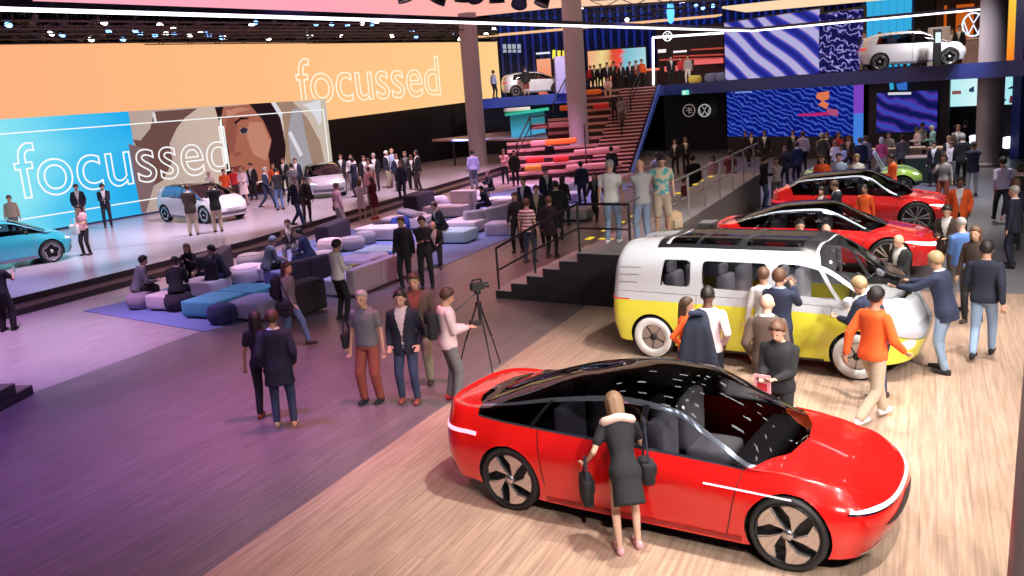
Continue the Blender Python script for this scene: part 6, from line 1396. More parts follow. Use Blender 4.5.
def P(px, py, z, face, pose, top, tc_, leg, lc, hair, hc, label, h=1.76, fem=0, sk='skin', shoe='dbrown', shirt='white', lod=None, fat=0., dx=0., group=None, at=None):
    """person: px,py are the pixel of the feet on level z; face: 0 looks away from the camera, 180 towards it, 90 to the left"""
    p = G(px, py, z) if at is None else np.array([*AT(px, 100, at)[:2], z]); d = math.hypot(p[0], p[1])
    lod = (0 if d < 15.5 else (1 if d < 32 else 2)) if lod is None else lod
    base = math.degrees(math.atan2(-p[0], p[1]))
    key = person_key(pose, fem, top, leg, hair, fat, lod); plan_person(key); _PEOPLE.append((key, p, z, math.radians(base+face), h/1.76, tc_, lc, hc, sk, shoe, shirt, label, group)); return len(_PEOPLE)-1
_PR = {}
def build_people():
    bake_people()
    for n, (key, p, z, rz, sc, tc_, lc, hc, sk, shoe, shirt, label, group) in enumerate(_PEOPLE):
        parts = _PM[key]; t = thing('person', label, 'person', (float(p[0]), float(p[1]), z), rz, group, sc); _PR[n] = t
        for k, me in parts.items():
            nm = 'shoe' if k.startswith('shoe') else ('eye' if k.startswith('eye') else k)
            m = skinm(sk) if k == 'body' else (EYEM if nm == 'eye' else (hairm(hc) if k == 'hair' and hc not in CL_CAP else (cloth(hc.replace('cap_', '')) if k == 'hair' else (cloth(shoe) if nm == 'shoe' else (cloth(shirt) if k == 'shirt' else (cloth(lc) if k in ('trousers', 'shorts', 'skirt') else cloth(tc_)))))))
            put(nm, me, m, t)
CL_CAP = ('cap_navy', 'cap_black')
def held(n, s_pt, mk, name, label, cat, group=None):
    """a thing of its own placed at a point of person n's frame"""
    t = _PR[n]; bpy.context.view_layer.update(); M_ = Matrix.Translation(t.location) @ Matrix.Rotation(t.rotation_euler.z, 4, 'Z') @ Matrix.Scale(t.scale[0], 4)
    q = M_ @ Vector(s_pt); r = thing(name, label, cat, tuple(q), t.rotation_euler.z, group); mk(r); return r
def mid(x, y, hpx, face, pose, top, tc, leg, lc, hair, hc, lab, h=1.76, **k):
    """x,y: pixel of the top of the head; distance from the height of the head"""
    p = G(x, y, h); return P(x, y, 0, face, pose, top, tc, leg, lc, hair, hc, lab, h, at=float(p[1]), **k)
# near the front car
I = {}
I['dress'] = P(627, 547, 0, 12, 'leanbag', 'dress', 'black', 'none', 'black', 'bob', 'hlight', 'woman in a black dress leaning over to look into the red saloon', 1.64, 1, 'skin4', 'pink', fat=0)
I['cpl1'] = P(268, 417, 0, -20, 'stand', 'tee', 'black', 'slim', 'black', 'long', 'dark', 'woman with long dark hair in black beside the person in the long navy jacket', 1.66, 1, 'skin2', 'rust')
P(286, 426, 0, -8, 'pocket', 'coat', 'dnavy', 'slim', 'djeans', 'short', 'hbrown', 'person in a long navy jacket and jeans seen from behind on the dark floor', 1.76, 0, 'skin', 'tan', fat=.1)
I['bpw'] = P(295, 347, 0, -120, 'walk', 'shirt', 'grey', 'slim', 'jeans', 'long', 'hbrown', 'woman in jeans walking past the sofas with a black backpack', 1.70, 1)
I['tab'] = P(343, 320, 0, -60, 'hold', 'shirt', 'white', 'slim', 'black', 'short', 'dark', 'man in a white shirt and black trousers looking at a tablet', 1.78, 0, 'skin2', 'black')
I['rust'] = P(374, 402, 0, 150, 'stand', 'polo', 'grey', 'trousers', 'rust', 'crop', 'hgrey', 'man in a grey shirt and rust coloured trousers holding a bag', 1.80, 0, 'skin', 'black', fat=.1)
P(411, 402, 0, 165, 'pocket', 'jacket', 'dnavy', 'slim', 'djeans', 'short', 'dark', 'man in a dark blazer and pink shirt between two other men', 1.78, 0, 'skin', 'rust', 'palepink', dx=0)
P(424, 384, 0, 170, 'stand', 'jacket', 'brown', 'trousers', 'khaki', 'short', 'hbrown', 'man in an open brown grey jacket and khaki trousers behind the blazer man', 1.86, 0, 'skin', 'dbrown', 'rust')
I['photog'] = P(453, 401, 0, -75, 'hold', 'knit', 'palepink', 'trousers', 'grey', 'short', 'hbrown', 'man in a pale sweater with a black backpack holding a camera near the tripod', 1.78, 0, 'skin', 'red')
P(408, 288, 0, 150, 'stand', 'jacket', 'black', 'slim', 'black', 'short', 'hbrown', 'man in black standing left of the man with folded arms at the sofas', 1.80, 0, shirt='black')
P(428, 288, 0, 175, 'folded', 'jacket', 'black', 'slim', 'black', 'short', 'dark', 'man in black with folded hands in front of the seated bald man', 1.80, 0, shirt='black', shoe='black')
I['left'] = P(8, 331, 0, -35, 'phone', 'tee', 'black', 'wide', 'black', 'short', 'dark', 'man in black at the left picture edge holding up a phone', 1.74, 0, shoe='black', fat=.1)
# seated around the left end of the carpet
sit = lambda x, y, f, po, top, tc, lc, hr, hc, lab, **k: P(x, y, 0, f, po, top, tc, k.pop('leg', 'trousers'), lc, hr, hc, lab, **k)
sit(142, 308, -78, 'sit', 'jacket', 'grey', 'black', 'short', 'dark', 'man in a grey jacket sitting on the pouf at the left end', shirt='white', shoe='black')
sit(180, 310, -15, 'sit', 'jacket', 'black', 'black', 'crop', 'dark', 'man in black seen from behind sitting between the man in grey and the woman', shirt='white', sk='skin3')
sit(194, 289, 165, 'sit2', 'jacket', 'black', 'black', 'long', 'hbrown', 'woman with long brown hair sitting and facing the camera at the carpet end', fem=1, leg='skirt', shirt='black', h=1.68)
sit(226, 293, 85, 'sit', 'jacket', 'black', 'djeans', 'short', 'dark', 'man in black leaning forward beside the teal bench', shirt='black')
sit(271, 285, -70, 'sit', 'jacket', 'grey', 'black', 'short', 'hgrey', 'grey haired man in a grey jacket seated behind the dark sofa', shirt='white')
sit(293, 262, 170, 'sit2', 'jacket', 'brown', 'grey', 'short', 'hbrown', 'man in a brown jacket facing the camera in the group behind the dark sofa', shirt='white')
sit(311, 273, 70, 'sit', 'jacket', 'navy', 'navy', 'short', 'dark', 'person in navy leaning in at the right of the group behind the dark sofa', shirt='navy')
sit(437, 266, 175, 'sit', 'jacket', 'black', 'black', 'bald', 'dark', 'bald man in a dark suit sitting with his hands together', shirt='palepink', sk='skin4')
sit(443, 243, 120, 'sit', 'jacket', 'black', 'black', 'short', 'hbrown', 'man in a dark suit with his head turned away behind the bald man', shirt='white', h=1.85)
sit(492, 200, 120, 'sit2', 'jacket', 'black', 'black', 'short', 'hred', 'woman in black sitting on the white seats by the stage step', fem=1, shirt='black')
sit(488, 216, 80, 'sit', 'jacket', 'dnavy', 'dnavy', 'short', 'dark', 'person bent down low on the seats behind the sofa corner', shirt='navy', h=1.6)
# on the stage
st = .35
P(83, 228, st, 178, 'pocket', 'jacket', 'dnavy', 'trousers', 'beige', 'short', 'hbrown', 'man in navy jacket and beige trousers standing before the cyan screen', 1.86)
P(109, 227.5, st, 178, 'hold', 'jacket', 'dnavy', 'slim', 'dnavy', 'short', 'dark', 'man in a dark suit with white shirt alone before the cyan screen', 1.84)
I['pink'] = P(88, 255, st, 140, 'hold', 'tee', 'pink', 'slim', 'black', 'long', 'dark', 'woman in a pink top beside the turquoise car', 1.70, 1)
P(17, 240, st, 165, 'stand', 'shirt', 'beige', 'trousers', 'grey', 'short', 'hred', 'person with sunglasses standing behind the turquoise car', 1.78)
P(194, 235.5, st, -10, 'hold', 'jacket', 'dbrown', 'trousers', 'beige', 'short', 'hbrown', 'man in a dark jacket with beige trousers facing the white stage car', 1.88)
P(219, 232, st, 10, 'photo', 'jacket', 'black', 'trousers', 'beige', 'crop', 'hbrown', 'man in a black jacket taking a picture of the white stage car bonnet', 1.88)
P(213, 206, st, 175, 'stand', 'shirt', 'white', 'trousers', 'grey', 'short', 'hwhite', 'white haired person behind the roof of the white stage car', 1.66, 1)
P(228, 205, st, 175, 'stand', 'tee', 'orange', 'trousers', 'grey', 'short', 'hbrown', 'person in an orange shirt behind the white stage car', 1.72)
P(246, 205, st, 160, 'hold', 'ldress', 'palepink', 'none', 'white', 'long', 'blond', 'blond woman in a pale long dress at the bonnet of the white stage car', 1.80, 1)
P(255, 200, st, 150, 'stand', 'jacket', 'black', 'slim', 'black', 'short', 'dark', 'man in a black suit before the dark hair on the screen', 1.84, shirt='white')
P(237, 203, st, -170, 'stand', 'shirt', 'red', 'trousers', 'dbrown', 'short', 'hbrown', 'person in red behind the people left of the black suited man', 1.75)
P(245, 201.5, st, 170, 'stand', 'shirt', 'lblue', 'trousers', 'grey', 'short', 'dark', 'person in light blue in the back row behind the white stage car', 1.75)
P(269, 209, st, -110, 'walk', 'jacket', 'navy', 'slim', 'navy', 'short', 'hgrey', 'grey haired man in a blue jacket stepping towards the man in jeans', 1.86, shirt='white')
P(281, 210, st, 20, 'hold', 'tee', 'black', 'slim', 'jeans', 'short', 'dark', 'man in black shirt and jeans seen from behind on the stage', 1.84)
P(277, 198, st, 165, 'stand', 'shirt', 'orange', 'trousers', 'grey', 'short', 'hbrown', 'person in orange partly hidden by the man in the black shirt', 1.72)
P(287, 194, st, 160, 'stand', 'jacket', 'black', 'slim', 'black', 'short', 'hred', 'red haired man in black in the back row near the picture of the eye', 1.84)
P(296, 203, st, 5, 'photo', 'jacket', 'grey', 'slim', 'grey', 'short', 'dark', 'man in a grey jacket taking a picture of the silver car', 1.84)
P(299, 195, st, 175, 'phone', 'jacket', 'navy', 'slim', 'black', 'short', 'hred', 'man with a raised hand left of the silver car', 1.86)
P(299, 227, st, -120, 'walk2', 'jacket', 'dnavy', 'slim', 'djeans', 'crop', 'hgrey', 'man in a dark jacket and pink shirt striding along the stage edge', 1.88, shirt='palepink')
P(308, 222, st, -170, 'stand', 'coat', 'dbrown', 'slim', 'dbrown', 'short', 'dark', 'person in a dark brown coat just behind the striding man', 1.72, shirt='black')
I['wpink'] = P(341, 233, 0, -60, 'stand', 'shirt', 'pink', 'trousers', 'beige', 'short', 'hred', 'person in a pink shirt and beige trousers standing below the stage edge', 1.86, 1)
P(363, 222, .0, -20, 'hold', 'dress', 'palepink', 'none', 'white', 'bob', 'hred', 'woman in a pale short dress below the stage beside the woman in dark red', 1.70, 1, shoe='palepink')
P(376, 219, .0, 40, 'hold', 'ldress', 'maroon', 'none', 'white', 'bob', 'dark', 'woman in a dark red dress below the stage', 1.72, 1, shoe='red')
P(357, 197, st, 60, 'hold', 'jacket', 'navy', 'slim', 'navy', 'short', 'dark', 'man in navy right of the silver car looking down', 1.86)
P(344, 189, st, 170, 'stand', 'jacket', 'black', 'slim', 'black', 'short', 'hred', 'person in black in the group behind the silver car, leftmost', 1.80)
P(354, 190, st, 170, 'stand', 'shirt', 'white', 'slim', 'grey', 'short', 'hbrown', 'person in white in the group behind the silver car', 1.80)
P(367, 194, st, -160, 'stand', 'jacket', 'black', 'slim', 'black', 'short', 'hbrown', 'man in black suit right behind the person in the white top', 1.84)
P(372, 197, st, 160, 'stand', 'tee', 'white', 'slim', 'dnavy', 'short', 'dark', 'person in a white top in the middle of the stage crowd', 1.80)
P(377, 191, st, 175, 'stand', 'jacket', 'black', 'slim', 'black', 'short', 'hgrey', 'grey haired man in black at the back of the stage crowd', 1.86)
P(372, 204, st, 10, 'stand', 'shirt', 'pink', 'slim', 'grey', 'short', 'hred', 'person in pink seen from behind above the woman in dark red', 1.6, 1)
P(389, 188, st, -120, 'stand', 'jacket', 'dnavy', 'trousers', 'khaki', 'short', 'hwhite', 'grey haired man in khaki trousers at the right of the stage crowd', 1.88)
P(395, 186, st, 160, 'stand', 'shirt', 'lblue', 'slim', 'navy', 'short', 'blond', 'tall blond man in light blue behind the khaki trousers man', 1.92)
P(399, 191, st, -150, 'stand', 'jacket', 'navy', 'slim', 'navy', 'short', 'hred', 'person in navy in front of the tall blond man', 1.80)
P(404, 201, st, 150, 'stand', 'jacket', 'dnavy', 'slim', 'dnavy', 'bob', 'hred', 'woman in dark clothes standing at the stage edge', 1.74, 1, shirt='navy')
P(408, 189, st, 175, 'stand', 'jacket', 'black', 'slim', 'black', 'short', 'hred', 'red haired man facing the camera in the right stage group', 1.84, shirt='grey')
P(414, 189.5, st, 170, 'hold', 'jacket', 'black', 'slim', 'black', 'bob', 'hred', 'woman in black with white collar in the right stage group', 1.70, 1)
P(420, 190, st, 110, 'stand', 'jacket', 'black', 'slim', 'dbrown', 'short', 'dark', 'tall man in black at the right end of the stage group', 1.92)
P(475, 190, st, 10, 'stand', 'shirt', 'lilac', 'trousers', 'grey', 'short', 'dark', 'man in a lilac shirt standing alone at the round column', 1.84)
P(506, 184, 0, 170, 'folded', 'shirt', 'pink', 'slim', 'dnavy', 'short', 'hred', 'person in a pink shirt with folded arms near the grandstand', 1.80)
P(516, 186, 0, -170, 'stand', 'jacket', 'black', 'slim', 'dnavy', 'short', 'dark', 'person in black next to the pink shirt near the grandstand', 1.80, shirt='black')
P(551, 174, 0, 5, 'stand', 'jacket', 'dnavy', 'slim', 'navy', 'short', 'dark', 'person in dark blue before the red cushions of the grandstand', 1.86)
# standing crowd behind the step railing
P(530, 263, 0, -30, 'stand', 'tee', 'stripe', 'slim', 'djeans', 'short', 'hbrown', 'man in a striped t-shirt and jeans behind the step railing', 1.76)
P(519, 252, 0, 160, 'stand', 'jacket', 'black', 'slim', 'black', 'bob', 'hbrown', 'woman in black left of the man in the striped t-shirt', 1.76, 1, shirt='black')
P(540, 246, 0, 170, 'stand', 'jacket', 'black', 'slim', 'black', 'short', 'hbrown', 'man in a black suit right behind the striped t-shirt man', 1.84, shirt='beige')
P(552, 258, 0, -30, 'stand', 'coat', 'black', 'slim', 'black', 'short', 'hred', 'person in a black coat right of the striped t-shirt man', 1.72, shirt='black')
P(559, 240, 0, 20, 'stand', 'jacket', 'black', 'slim', 'black', 'short', 'dark', 'person in black with back turned in the middle of the dark crowd', 1.84)
P(527, 232, 0, 150, 'stand', 'jacket', 'dnavy', 'slim', 'black', 'short', 'hbrown', 'man in dark navy at the back left of the dark crowd', 1.84, shirt='white')
P(548, 215, 0, -160, 'stand', 'jacket', 'dnavy', 'slim', 'dnavy', 'short', 'dark', 'man in dark navy in front of the lilac benches', 1.76)
P(565, 226, 0, -30, 'stand', 'jacket', 'black', 'slim', 'dnavy', 'bob', 'dark', 'dark haired person in black at the back of the dark crowd', 1.74, 1)
P(597, 222, 0, 165, 'walk', 'jacket', 'black', 'slim', 'black', 'long', 'dark', 'woman in black walking with an open jacket beyond the railing', 1.72, 1, shirt='grey')
P(583, 206, 0, 10, 'stand', 'jacket', 'navy', 'slim', 'dnavy', 'short', 'dark', 'person in dark blue next to the stair railing foot', 1.78)
P(613, 186, 0, 10, 'stand', 'jacket', 'black', 'slim', 'black', 'short', 'dark', 'person in black at the foot of the stairs behind the white t-shirt man', 1.84)
# on the walkway
P(613, 243, ZP, -20, 'stand', 'tee', 'white', 'slim', 'ljeans', 'crop', 'hgrey', 'grey haired man in a white t-shirt and light jeans on the walkway', 1.84, shoe='white')
P(644, 246, ZP, 25, 'folded', 'tee', 'lgrey', 'slim', 'ljeans', 'bald', 'hgrey', 'bald man in a light grey t-shirt and jeans on the walkway', 1.86, shoe='white')
I['floral'] = P(663, 236, ZP, -168, 'railr', 'polo', 'floral', 'shorts', 'beige', 'short', 'dark', 'bearded man in a green floral shirt leaning on the handrail', 1.86, shoe='grey')
P(764, 208, 0, -85, 'hold', 'jacket', 'black', 'slim', 'jeans', 'short', 'dark', 'man in a black jacket and jeans at the far end of the walkway', 1.82, shirt='black')
P(777, 207, 0, 170, 'chin', 'shirt', 'palepink', 'slim', 'grey', 'bob', 'hred', 'woman in a pale top next to the man at the far end of the walkway', 1.74, 1)
P(714, 200, 0, 165, 'hold', 'dress', 'pink', 'none', 'white', 'bob', 'dark', 'woman in a pink dress beyond the handrail', 1.74, 1)
P(731, 196, 0, 10, 'stand', 'tee', 'rust', 'shorts', 'grey', 'short', 'hbrown', 'person in a dark red shirt and shorts beyond the handrail', 1.78)
P(694, 206, 0, 10, 'stand', 'coat', 'black', 'slim', 'black', 'short', 'dark', 'tall figure in black before the round emblems', 1.88)
P(686, 232, 0, -100, 'stand', 'shirt', 'maroon', 'slim', 'djeans', 'short', 'hbrown', 'person in a dark red checked shirt half hidden behind the walkway', 1.7)
P(658, 196, 0, 20, 'stand', 'tee', 'lgrey', 'slim', 'black', 'short', 'dark', 'person in a light top at the end of the grandstand', 1.78)
P(676, 175, 0, 165, 'stand', 'jacket', 'black', 'slim', 'black', 'short', 'dark', 'person in black by the lower dark wall, leftmost', 1.78, shirt='white')
P(686, 173, 0, -165, 'stand', 'jacket', 'black', 'slim', 'black', 'short', 'hbrown', 'person in a black suit with white shirt by the lower dark wall', 1.8, shirt='white')
# around the van
mid(678, 297, 0, -95, 'akimbo', 'shirt', 'orange', 'slim', 'beige', 'long', 'hbrown', 'woman with long brown hair in an orange shirt at the rear wheel of the van', h=1.58, fem=1, sk='skin', shoe='white')
I['coatman'] = mid(702, 286, 0, -8, 'akimbo', 'shirt', 'palepink', 'slim', 'dnavy', 'crop', 'dark', 'man in a pale pink shirt with a navy jacket over his shoulder', h=1.82, fem=0, sk='skin3', shoe='black')
mid(764, 293, 0, -12, 'pocket', 'jacket', 'brown', 'slim', 'grey', 'bald', 'hgrey', 'bald man in a brown grey suit seen from behind at the van', h=1.80, fem=0, sk='skin4', shirt='white')
mid(777, 268, 0, -20, 'photo', 'jacket', 'navy', 'slim', 'navy', 'short', 'hred', 'man in a navy jacket photographing the middle of the van', h=1.78, shirt='lblue')
mid(761, 267, 0, 5, 'stand', 'shirt', 'white', 'slim', 'beige', 'short', 'hred', 'person in a white shirt close to the van windows', h=1.68, fem=1)
I['broch'] = mid(777, 318, 0, 158, 'hold', 'knit', 'black', 'slim', 'black', 'short', 'hred', 'man with sunglasses in a black cardigan holding a pink brochure', h=1.72, fem=0, sk='skin')
P(872, 424, 0, -40, 'walk', 'knit', 'orange', 'trousers', 'beige', 'short', 'dark', 'man in an orange sweater and beige trousers walking at the front wheel', 1.82, 0, 'skin2', 'palepink')
P(876, 398, 0, 50, 'lean', 'jacket', 'navy', 'slim', 'djeans', 'short', 'blond', 'person in a blue jacket bending towards the front door of the van', 1.80, shirt='white')
mid(904, 232, 0, 135, 'hold', 'jacket', 'black', 'slim', 'black', 'bald', 'hgrey', 'bald man in a black suit and white shirt at the windscreen of the van', h=1.70, shirt='white', shoe='black')
P(942, 372, 0, 68, 'reach', 'jacket', 'navy', 'slim', 'ljeans', 'short', 'blond', 'blond man in a navy jacket stretching his arms to the van nose', 1.84, shirt='white', shoe='black')
P(982, 358, 0, -10, 'walk2', 'knit', 'dnavy', 'slim', 'ljeans', 'short', 'dark', 'man in a dark navy sweater and light jeans walking away', 1.84, 0, 'skin', 'black', fat=.05)
mid(967, 216, 0, 30, 'hold', 'shirt', 'blue', 'slim', 'grey', 'crop', 'hgrey', 'man in a bright blue shirt seen from behind right of the red cars', h=1.78, fem=0, sk='skin4')
mid(981, 225, 0, 160, 'stand', 'jacket', 'dbrown', 'slim', 'black', 'long', 'hred', 'woman with long reddish hair in dark brown facing the camera', h=1.72, fem=1, shirt='dbrown')
mid(951, 203, 0, 165, 'hold', 'jacket', 'dbrown', 'slim', 'dbrown', 'short', 'dark', 'man in a dark jacket with white shirt and glasses before the orange jacket', h=1.74, shirt='white')
mid(963, 176, 0, 178, 'pocket', 'jacket', 'orange', 'slim', 'dnavy', 'crop', 'dark', 'dark skinned man in a bright orange jacket', h=1.80, fem=0, sk='skin3', shirt='white')
I['lilac'] = P(1012, 267, 0, 70, 'stand', 'jacket', 'dnavy', 'slim', 'dnavy', 'crop', 'hgrey', 'man in a dark suit with grey hair at the right picture edge', 1.80, shirt='white', shoe='black')
P(1001, 222, 0, 20, 'walk', 'shirt', 'lilac', 'slim', 'black', 'short', 'dark', 'man in a lilac shirt and black trousers before the grey column base', 1.82, shoe='black')
P(1013, 250, 0, 10, 'stand', 'jacket', 'dnavy', 'slim', 'dnavy', 'long', 'hred', 'person with long red hair at the right edge behind the grey haired man', 1.72, 1)
P(1018, 232, 0, 30, 'stand', 'jacket', 'black', 'slim', 'black', 'short', 'dark', 'person in black cut by the right picture edge', 1.76)
# between the red cars
mid(799, 218.5, 0, -170, 'stand', 'jacket', 'black', 'slim', 'black', 'short', 'dark', 'man with glasses whose head shows above the van roof', shirt='white')
mid(826, 223, 0, 0, 'stand', 'jacket', 'grey', 'slim', 'black', 'bald', 'hgrey', 'bald head showing above the front of the van roof', h=1.72, sk='skin4')
mid(822, 186.5, 0, 150, 'stand', 'jacket', 'maroon', 'slim', 'black', 'bob', 'dark', 'dark haired woman between the two red cars', h=1.56, fem=1)
mid(837, 179.5, 0, 100, 'hold', 'jacket', 'dnavy', 'slim', 'black', 'short', 'hbrown', 'man in a dark suit and white shirt between the two red cars', shirt='white')
mid(866, 184, 0, 160, 'stand', 'shirt', 'orange', 'slim', 'grey', 'bob', 'dark', 'woman in an orange shirt between the two red cars', h=1.60, fem=1)
mid(822, 154.5, 0, 170, 'stand', 'shirt', 'orange', 'slim', 'black', 'short', 'hbrown', 'reddish head behind the roof of the tall red car, leftmost', h=1.86)
mid(839, 152.5, 0, 175, 'stand', 'shirt', 'lblue', 'slim', 'black', 'cap', 'cap_navy', 'person wearing a navy cap behind the roof of the tall red car', h=1.88)
mid(857, 153.5, 0, 178, 'stand', 'shirt', 'white', 'slim', 'black', 'short', 'blond', 'person in white facing the camera behind the tall red car', h=1.84)
mid(894, 153, 0, 100, 'hold', 'shirt', 'orange', 'slim', 'grey', 'short', 'dark', 'man in an orange shirt beside the windscreen of the green car', h=1.86)
# crowd at the back right
P(946, 220, 0, 160, 'phone', 'shirt', 'lgrey', 'trousers', 'rust', 'short', 'dark', 'woman in a pale grey jacket with a raised phone behind the red bonnet', 1.74, 1, at=27.5)
P(972, 196, 0, 15, 'folded', 'jacket', 'navy', 'slim', 'lgrey', 'short', 'hbrown', 'man in a blue grey suit with back turned next to the column', 1.84)
P(961, 186, 0, 10, 'stand', 'jacket', 'black', 'slim', 'black', 'short', 'hgrey', 'grey haired man in black left of the blue grey suit', 1.92)
P(948, 180, 0, 165, 'hold', 'jacket', 'dnavy', 'slim', 'black', 'bob', 'blond', 'blond woman in navy near the end of the long table', 1.74, 1, shirt='white')
P(951, 184, 0, 160, 'hold', 'shirt', 'white', 'slim', 'grey', 'bob', 'hred', 'woman in white before the blond woman in navy', 1.62, 1)
P(957, 168, 0, 175, 'stand', 'jacket', 'grey', 'slim', 'black', 'short', 'hred', 'red faced man behind the blond woman in navy', 1.84)
P(917, 165, 0, 120, 'hold', 'shirt', 'palepink', 'slim', 'black', 'short', 'dark', 'man in a pale shirt bending over the long table', 1.74)
P(921, 162, 0, -150, 'hold', 'tee', 'white', 'slim', 'black', 'short', 'hbrown', 'person in white standing behind the pale shirt at the long table', 1.84)
P(932, 165, 0, 100, 'hold', 'shirt', 'mint', 'slim', 'grey', 'short', 'hwhite', 'white haired person in a mint top at the long table', 1.80, 1)
P(902, 178, 0, 10, 'stand', 'jacket', 'grey', 'slim', 'black', 'short', 'hbrown', 'person in a dark grey jacket left of the table drinkers', 1.76)
P(881, 180, 0, 2, 'stand', 'shirt', 'magenta', 'trousers', 'white', 'bob', 'hwhite', 'white haired woman in a bright pink top seen from behind', 1.74, 1)
P(860, 182, 0, 10, 'stand', 'jacket', 'dnavy', 'slim', 'black', 'short', 'hred', 'man in dark navy left of the man in the grey jacket', 1.80)
P(865, 180, 0, -30, 'stand', 'jacket', 'grey', 'slim', 'black', 'short', 'hred', 'man in a grey jacket left of the bright pink top', 1.82)
P(842, 187, 0, 150, 'hold', 'shirt', 'lgrey', 'slim', 'white', 'long', 'dark', 'long haired person in light grey in the crowd behind the cars', 1.72, 1)
P(835, 180, 0, 165, 'hold', 'shirt', 'white', 'slim', 'grey', 'bob', 'blond', 'fair haired person in white beside the long haired person', 1.66, 1)
P(838, 172, 0, -160, 'stand', 'shirt', 'red', 'slim', 'black', 'curly', 'hred', 'person with curly red hair and red top', 1.78, 1)
P(822, 175, 0, 20, 'akimbo', 'jacket', 'grey', 'slim', 'black', 'short', 'hwhite', 'white haired man in a dark grey jacket before the deep blue screen', 1.86)
P(827, 172, 0, 150, 'stand', 'jacket', 'black', 'slim', 'black', 'short', 'hred', 'person in black right of the white haired man', 1.80)
P(803, 172, 0, 10, 'stand', 'shirt', 'lilac', 'slim', 'black', 'short', 'hbrown', 'man in a lilac shirt against the deep blue screen', 1.88)
P(797, 186, 0, 30, 'stand', 'jacket', 'dnavy', 'slim', 'dnavy', 'short', 'hbrown', 'man in a dark navy jacket in the shade before the blue screen', 1.82)
P(785, 190, 0, 165, 'stand', 'jacket', 'black', 'slim', 'black', 'bob', 'hbrown', 'dark clad woman left of the dark navy jacket', 1.74, 1, shirt='black')
P(765, 168, 0, 175, 'stand', 'jacket', 'black', 'slim', 'black', 'short', 'hbrown', 'person in black before the left part of the blue screen', 1.84)
P(752, 166, 0, 175, 'stand', 'jacket', 'black', 'slim', 'black', 'short', 'dark', 'dark figure before the blue screen between two others', 1.72)
P(746, 165, 0, 170, 'stand', 'shirt', 'black', 'slim', 'black', 'short', 'dark', 'dark figure at the lower left corner of the blue screen', 1.76)
P(793, 166, 0, -170, 'stand', 'jacket', 'black', 'slim', 'black', 'short', 'dark', 'dark figure left of the lilac shirt before the blue screen', 1.78)
P(936, 176, 0, 160, 'stand', 'jacket', 'black', 'slim', 'black', 'short', 'dark', 'person in dark green and black by the low block', 1.66, at=33)
P(940, 130, 0, 5, 'stand', 'jacket', 'black', 'slim', 'black', 'long', 'dark', 'silhouette with long hair before the pale picture screen', 1.76, 1, at=43) if False else None
P(957, 130, 0, 5, 'stand', 'jacket', 'black', 'slim', 'black', 'long', 'dark', 'left silhouette before the pale picture screen', 1.70, 1, at=40.5)
P(966, 130, 0, 5, 'phone', 'jacket', 'black', 'slim', 'black', 'short', 'dark', 'silhouette with a raised arm before the pale picture screen', 1.86, at=40.5)
P(849, 175, 0, 160, 'stand', 'jacket', 'brown', 'slim', 'black', 'short', 'hred', 'person in brown between the red top and the navy jacket', 1.72)
P(888, 172, 0, 175, 'stand', 'shirt', 'grey', 'slim', 'black', 'short', 'dark', 'person in grey half hidden behind the bright pink top', 1.72)
# on the gallery and the grandstand
P(495, 96, ZG, -50, 'stand', 'shirt', 'lblue', 'slim', 'dnavy', 'short', 'dark', 'man in light blue with a backpack at the left end of the gallery', 1.80, at=57.5+2.2)
P(527, 95, ZG, -5, 'stand', 'jacket', 'black', 'shorts', 'rust', 'short', 'dark', 'person in black standing in front of the gallery hatchback', 1.86, at=59.2)
P(864, 70, ZG, 165, 'stand', 'jacket', 'black', 'trousers', 'beige', 'short', 'dark', 'man in black and beige at the tail of the right gallery car', 1.80, at=42.5)
for (x, c, h_, lb) in ((879, 'orange', 1.80, 'reddish haired person behind the tail of the right gallery car'), (890, 'lblue', 1.76, 'person in light blue behind the roof of the right gallery car'), (901, 'navy', 1.74, 'person in navy behind the roof of the right gallery car'), (908, 'rust', 1.8, 'person in dark red behind the windscreen of the right gallery car'), (917, 'grey', 1.8, 'person in grey behind the bonnet of the right gallery car')):
    P(x, 70, ZG, 170, 'stand', 'shirt', c, 'slim', 'black', 'short', 'hred' if c == 'orange' else 'dark', lb, h_, at=44)
P(957, 70, ZG, 175, 'stand', 'jacket', 'black', 'slim', 'black', 'short', 'dark', 'man in a black suit at the reception desk of the gallery', 1.84, at=44.5)
P(950, 70, ZG, 165, 'stand', 'jacket', 'dbrown', 'slim', 'black', 'short', 'hred', 'person in dark brown left of the man at the reception desk', 1.70, at=45)
for i, (x, c, D_, f, lb) in enumerate(((596, 'black', 62, 170, 'dark figure at the gallery bar, leftmost'), (602, 'black', 62, 160, 'second dark figure from the left at the gallery bar'), (608.5, 'black', 61.5, -170, 'third dark figure from the left at the gallery bar'), (615.5, 'dbrown', 62, 150, 'dark brown figure in the middle of the gallery bar crowd'), (622.5, 'black', 61.5, 170, 'tall black figure before the red part of the bar screen'), (631, 'dnavy', 62, -170, 'navy figure before the pale blue part of the bar screen'), (637.5, 'rust', 62, 170, 'dark red figure near the right end of the bar screen'), (643, 'orange', 62, 160, 'orange lit figure at the right end of the bar'), (592, 'red', 63, 170, 'red lit figure close to the round column on the gallery'), (682, 'red', 59.5, 165, 'person in a red top before the red shelves'), (689, 'lgrey', 59, 160, 'person with light trousers before the red shelves'), (672, 'black', 60, -160, 'dark figure left of the person in the red top'))):
    P(x, 90, ZG, f, 'hold' if i % 3 == 0 else 'stand', 'shirt' if c in ('red', 'lgrey', 'orange') else 'jacket', c, 'slim', 'black' if i != 10 else 'white', 'short', 'dark' if i % 2 else 'hbrown', lb, 1.72+.05*(i % 4), at=D_)
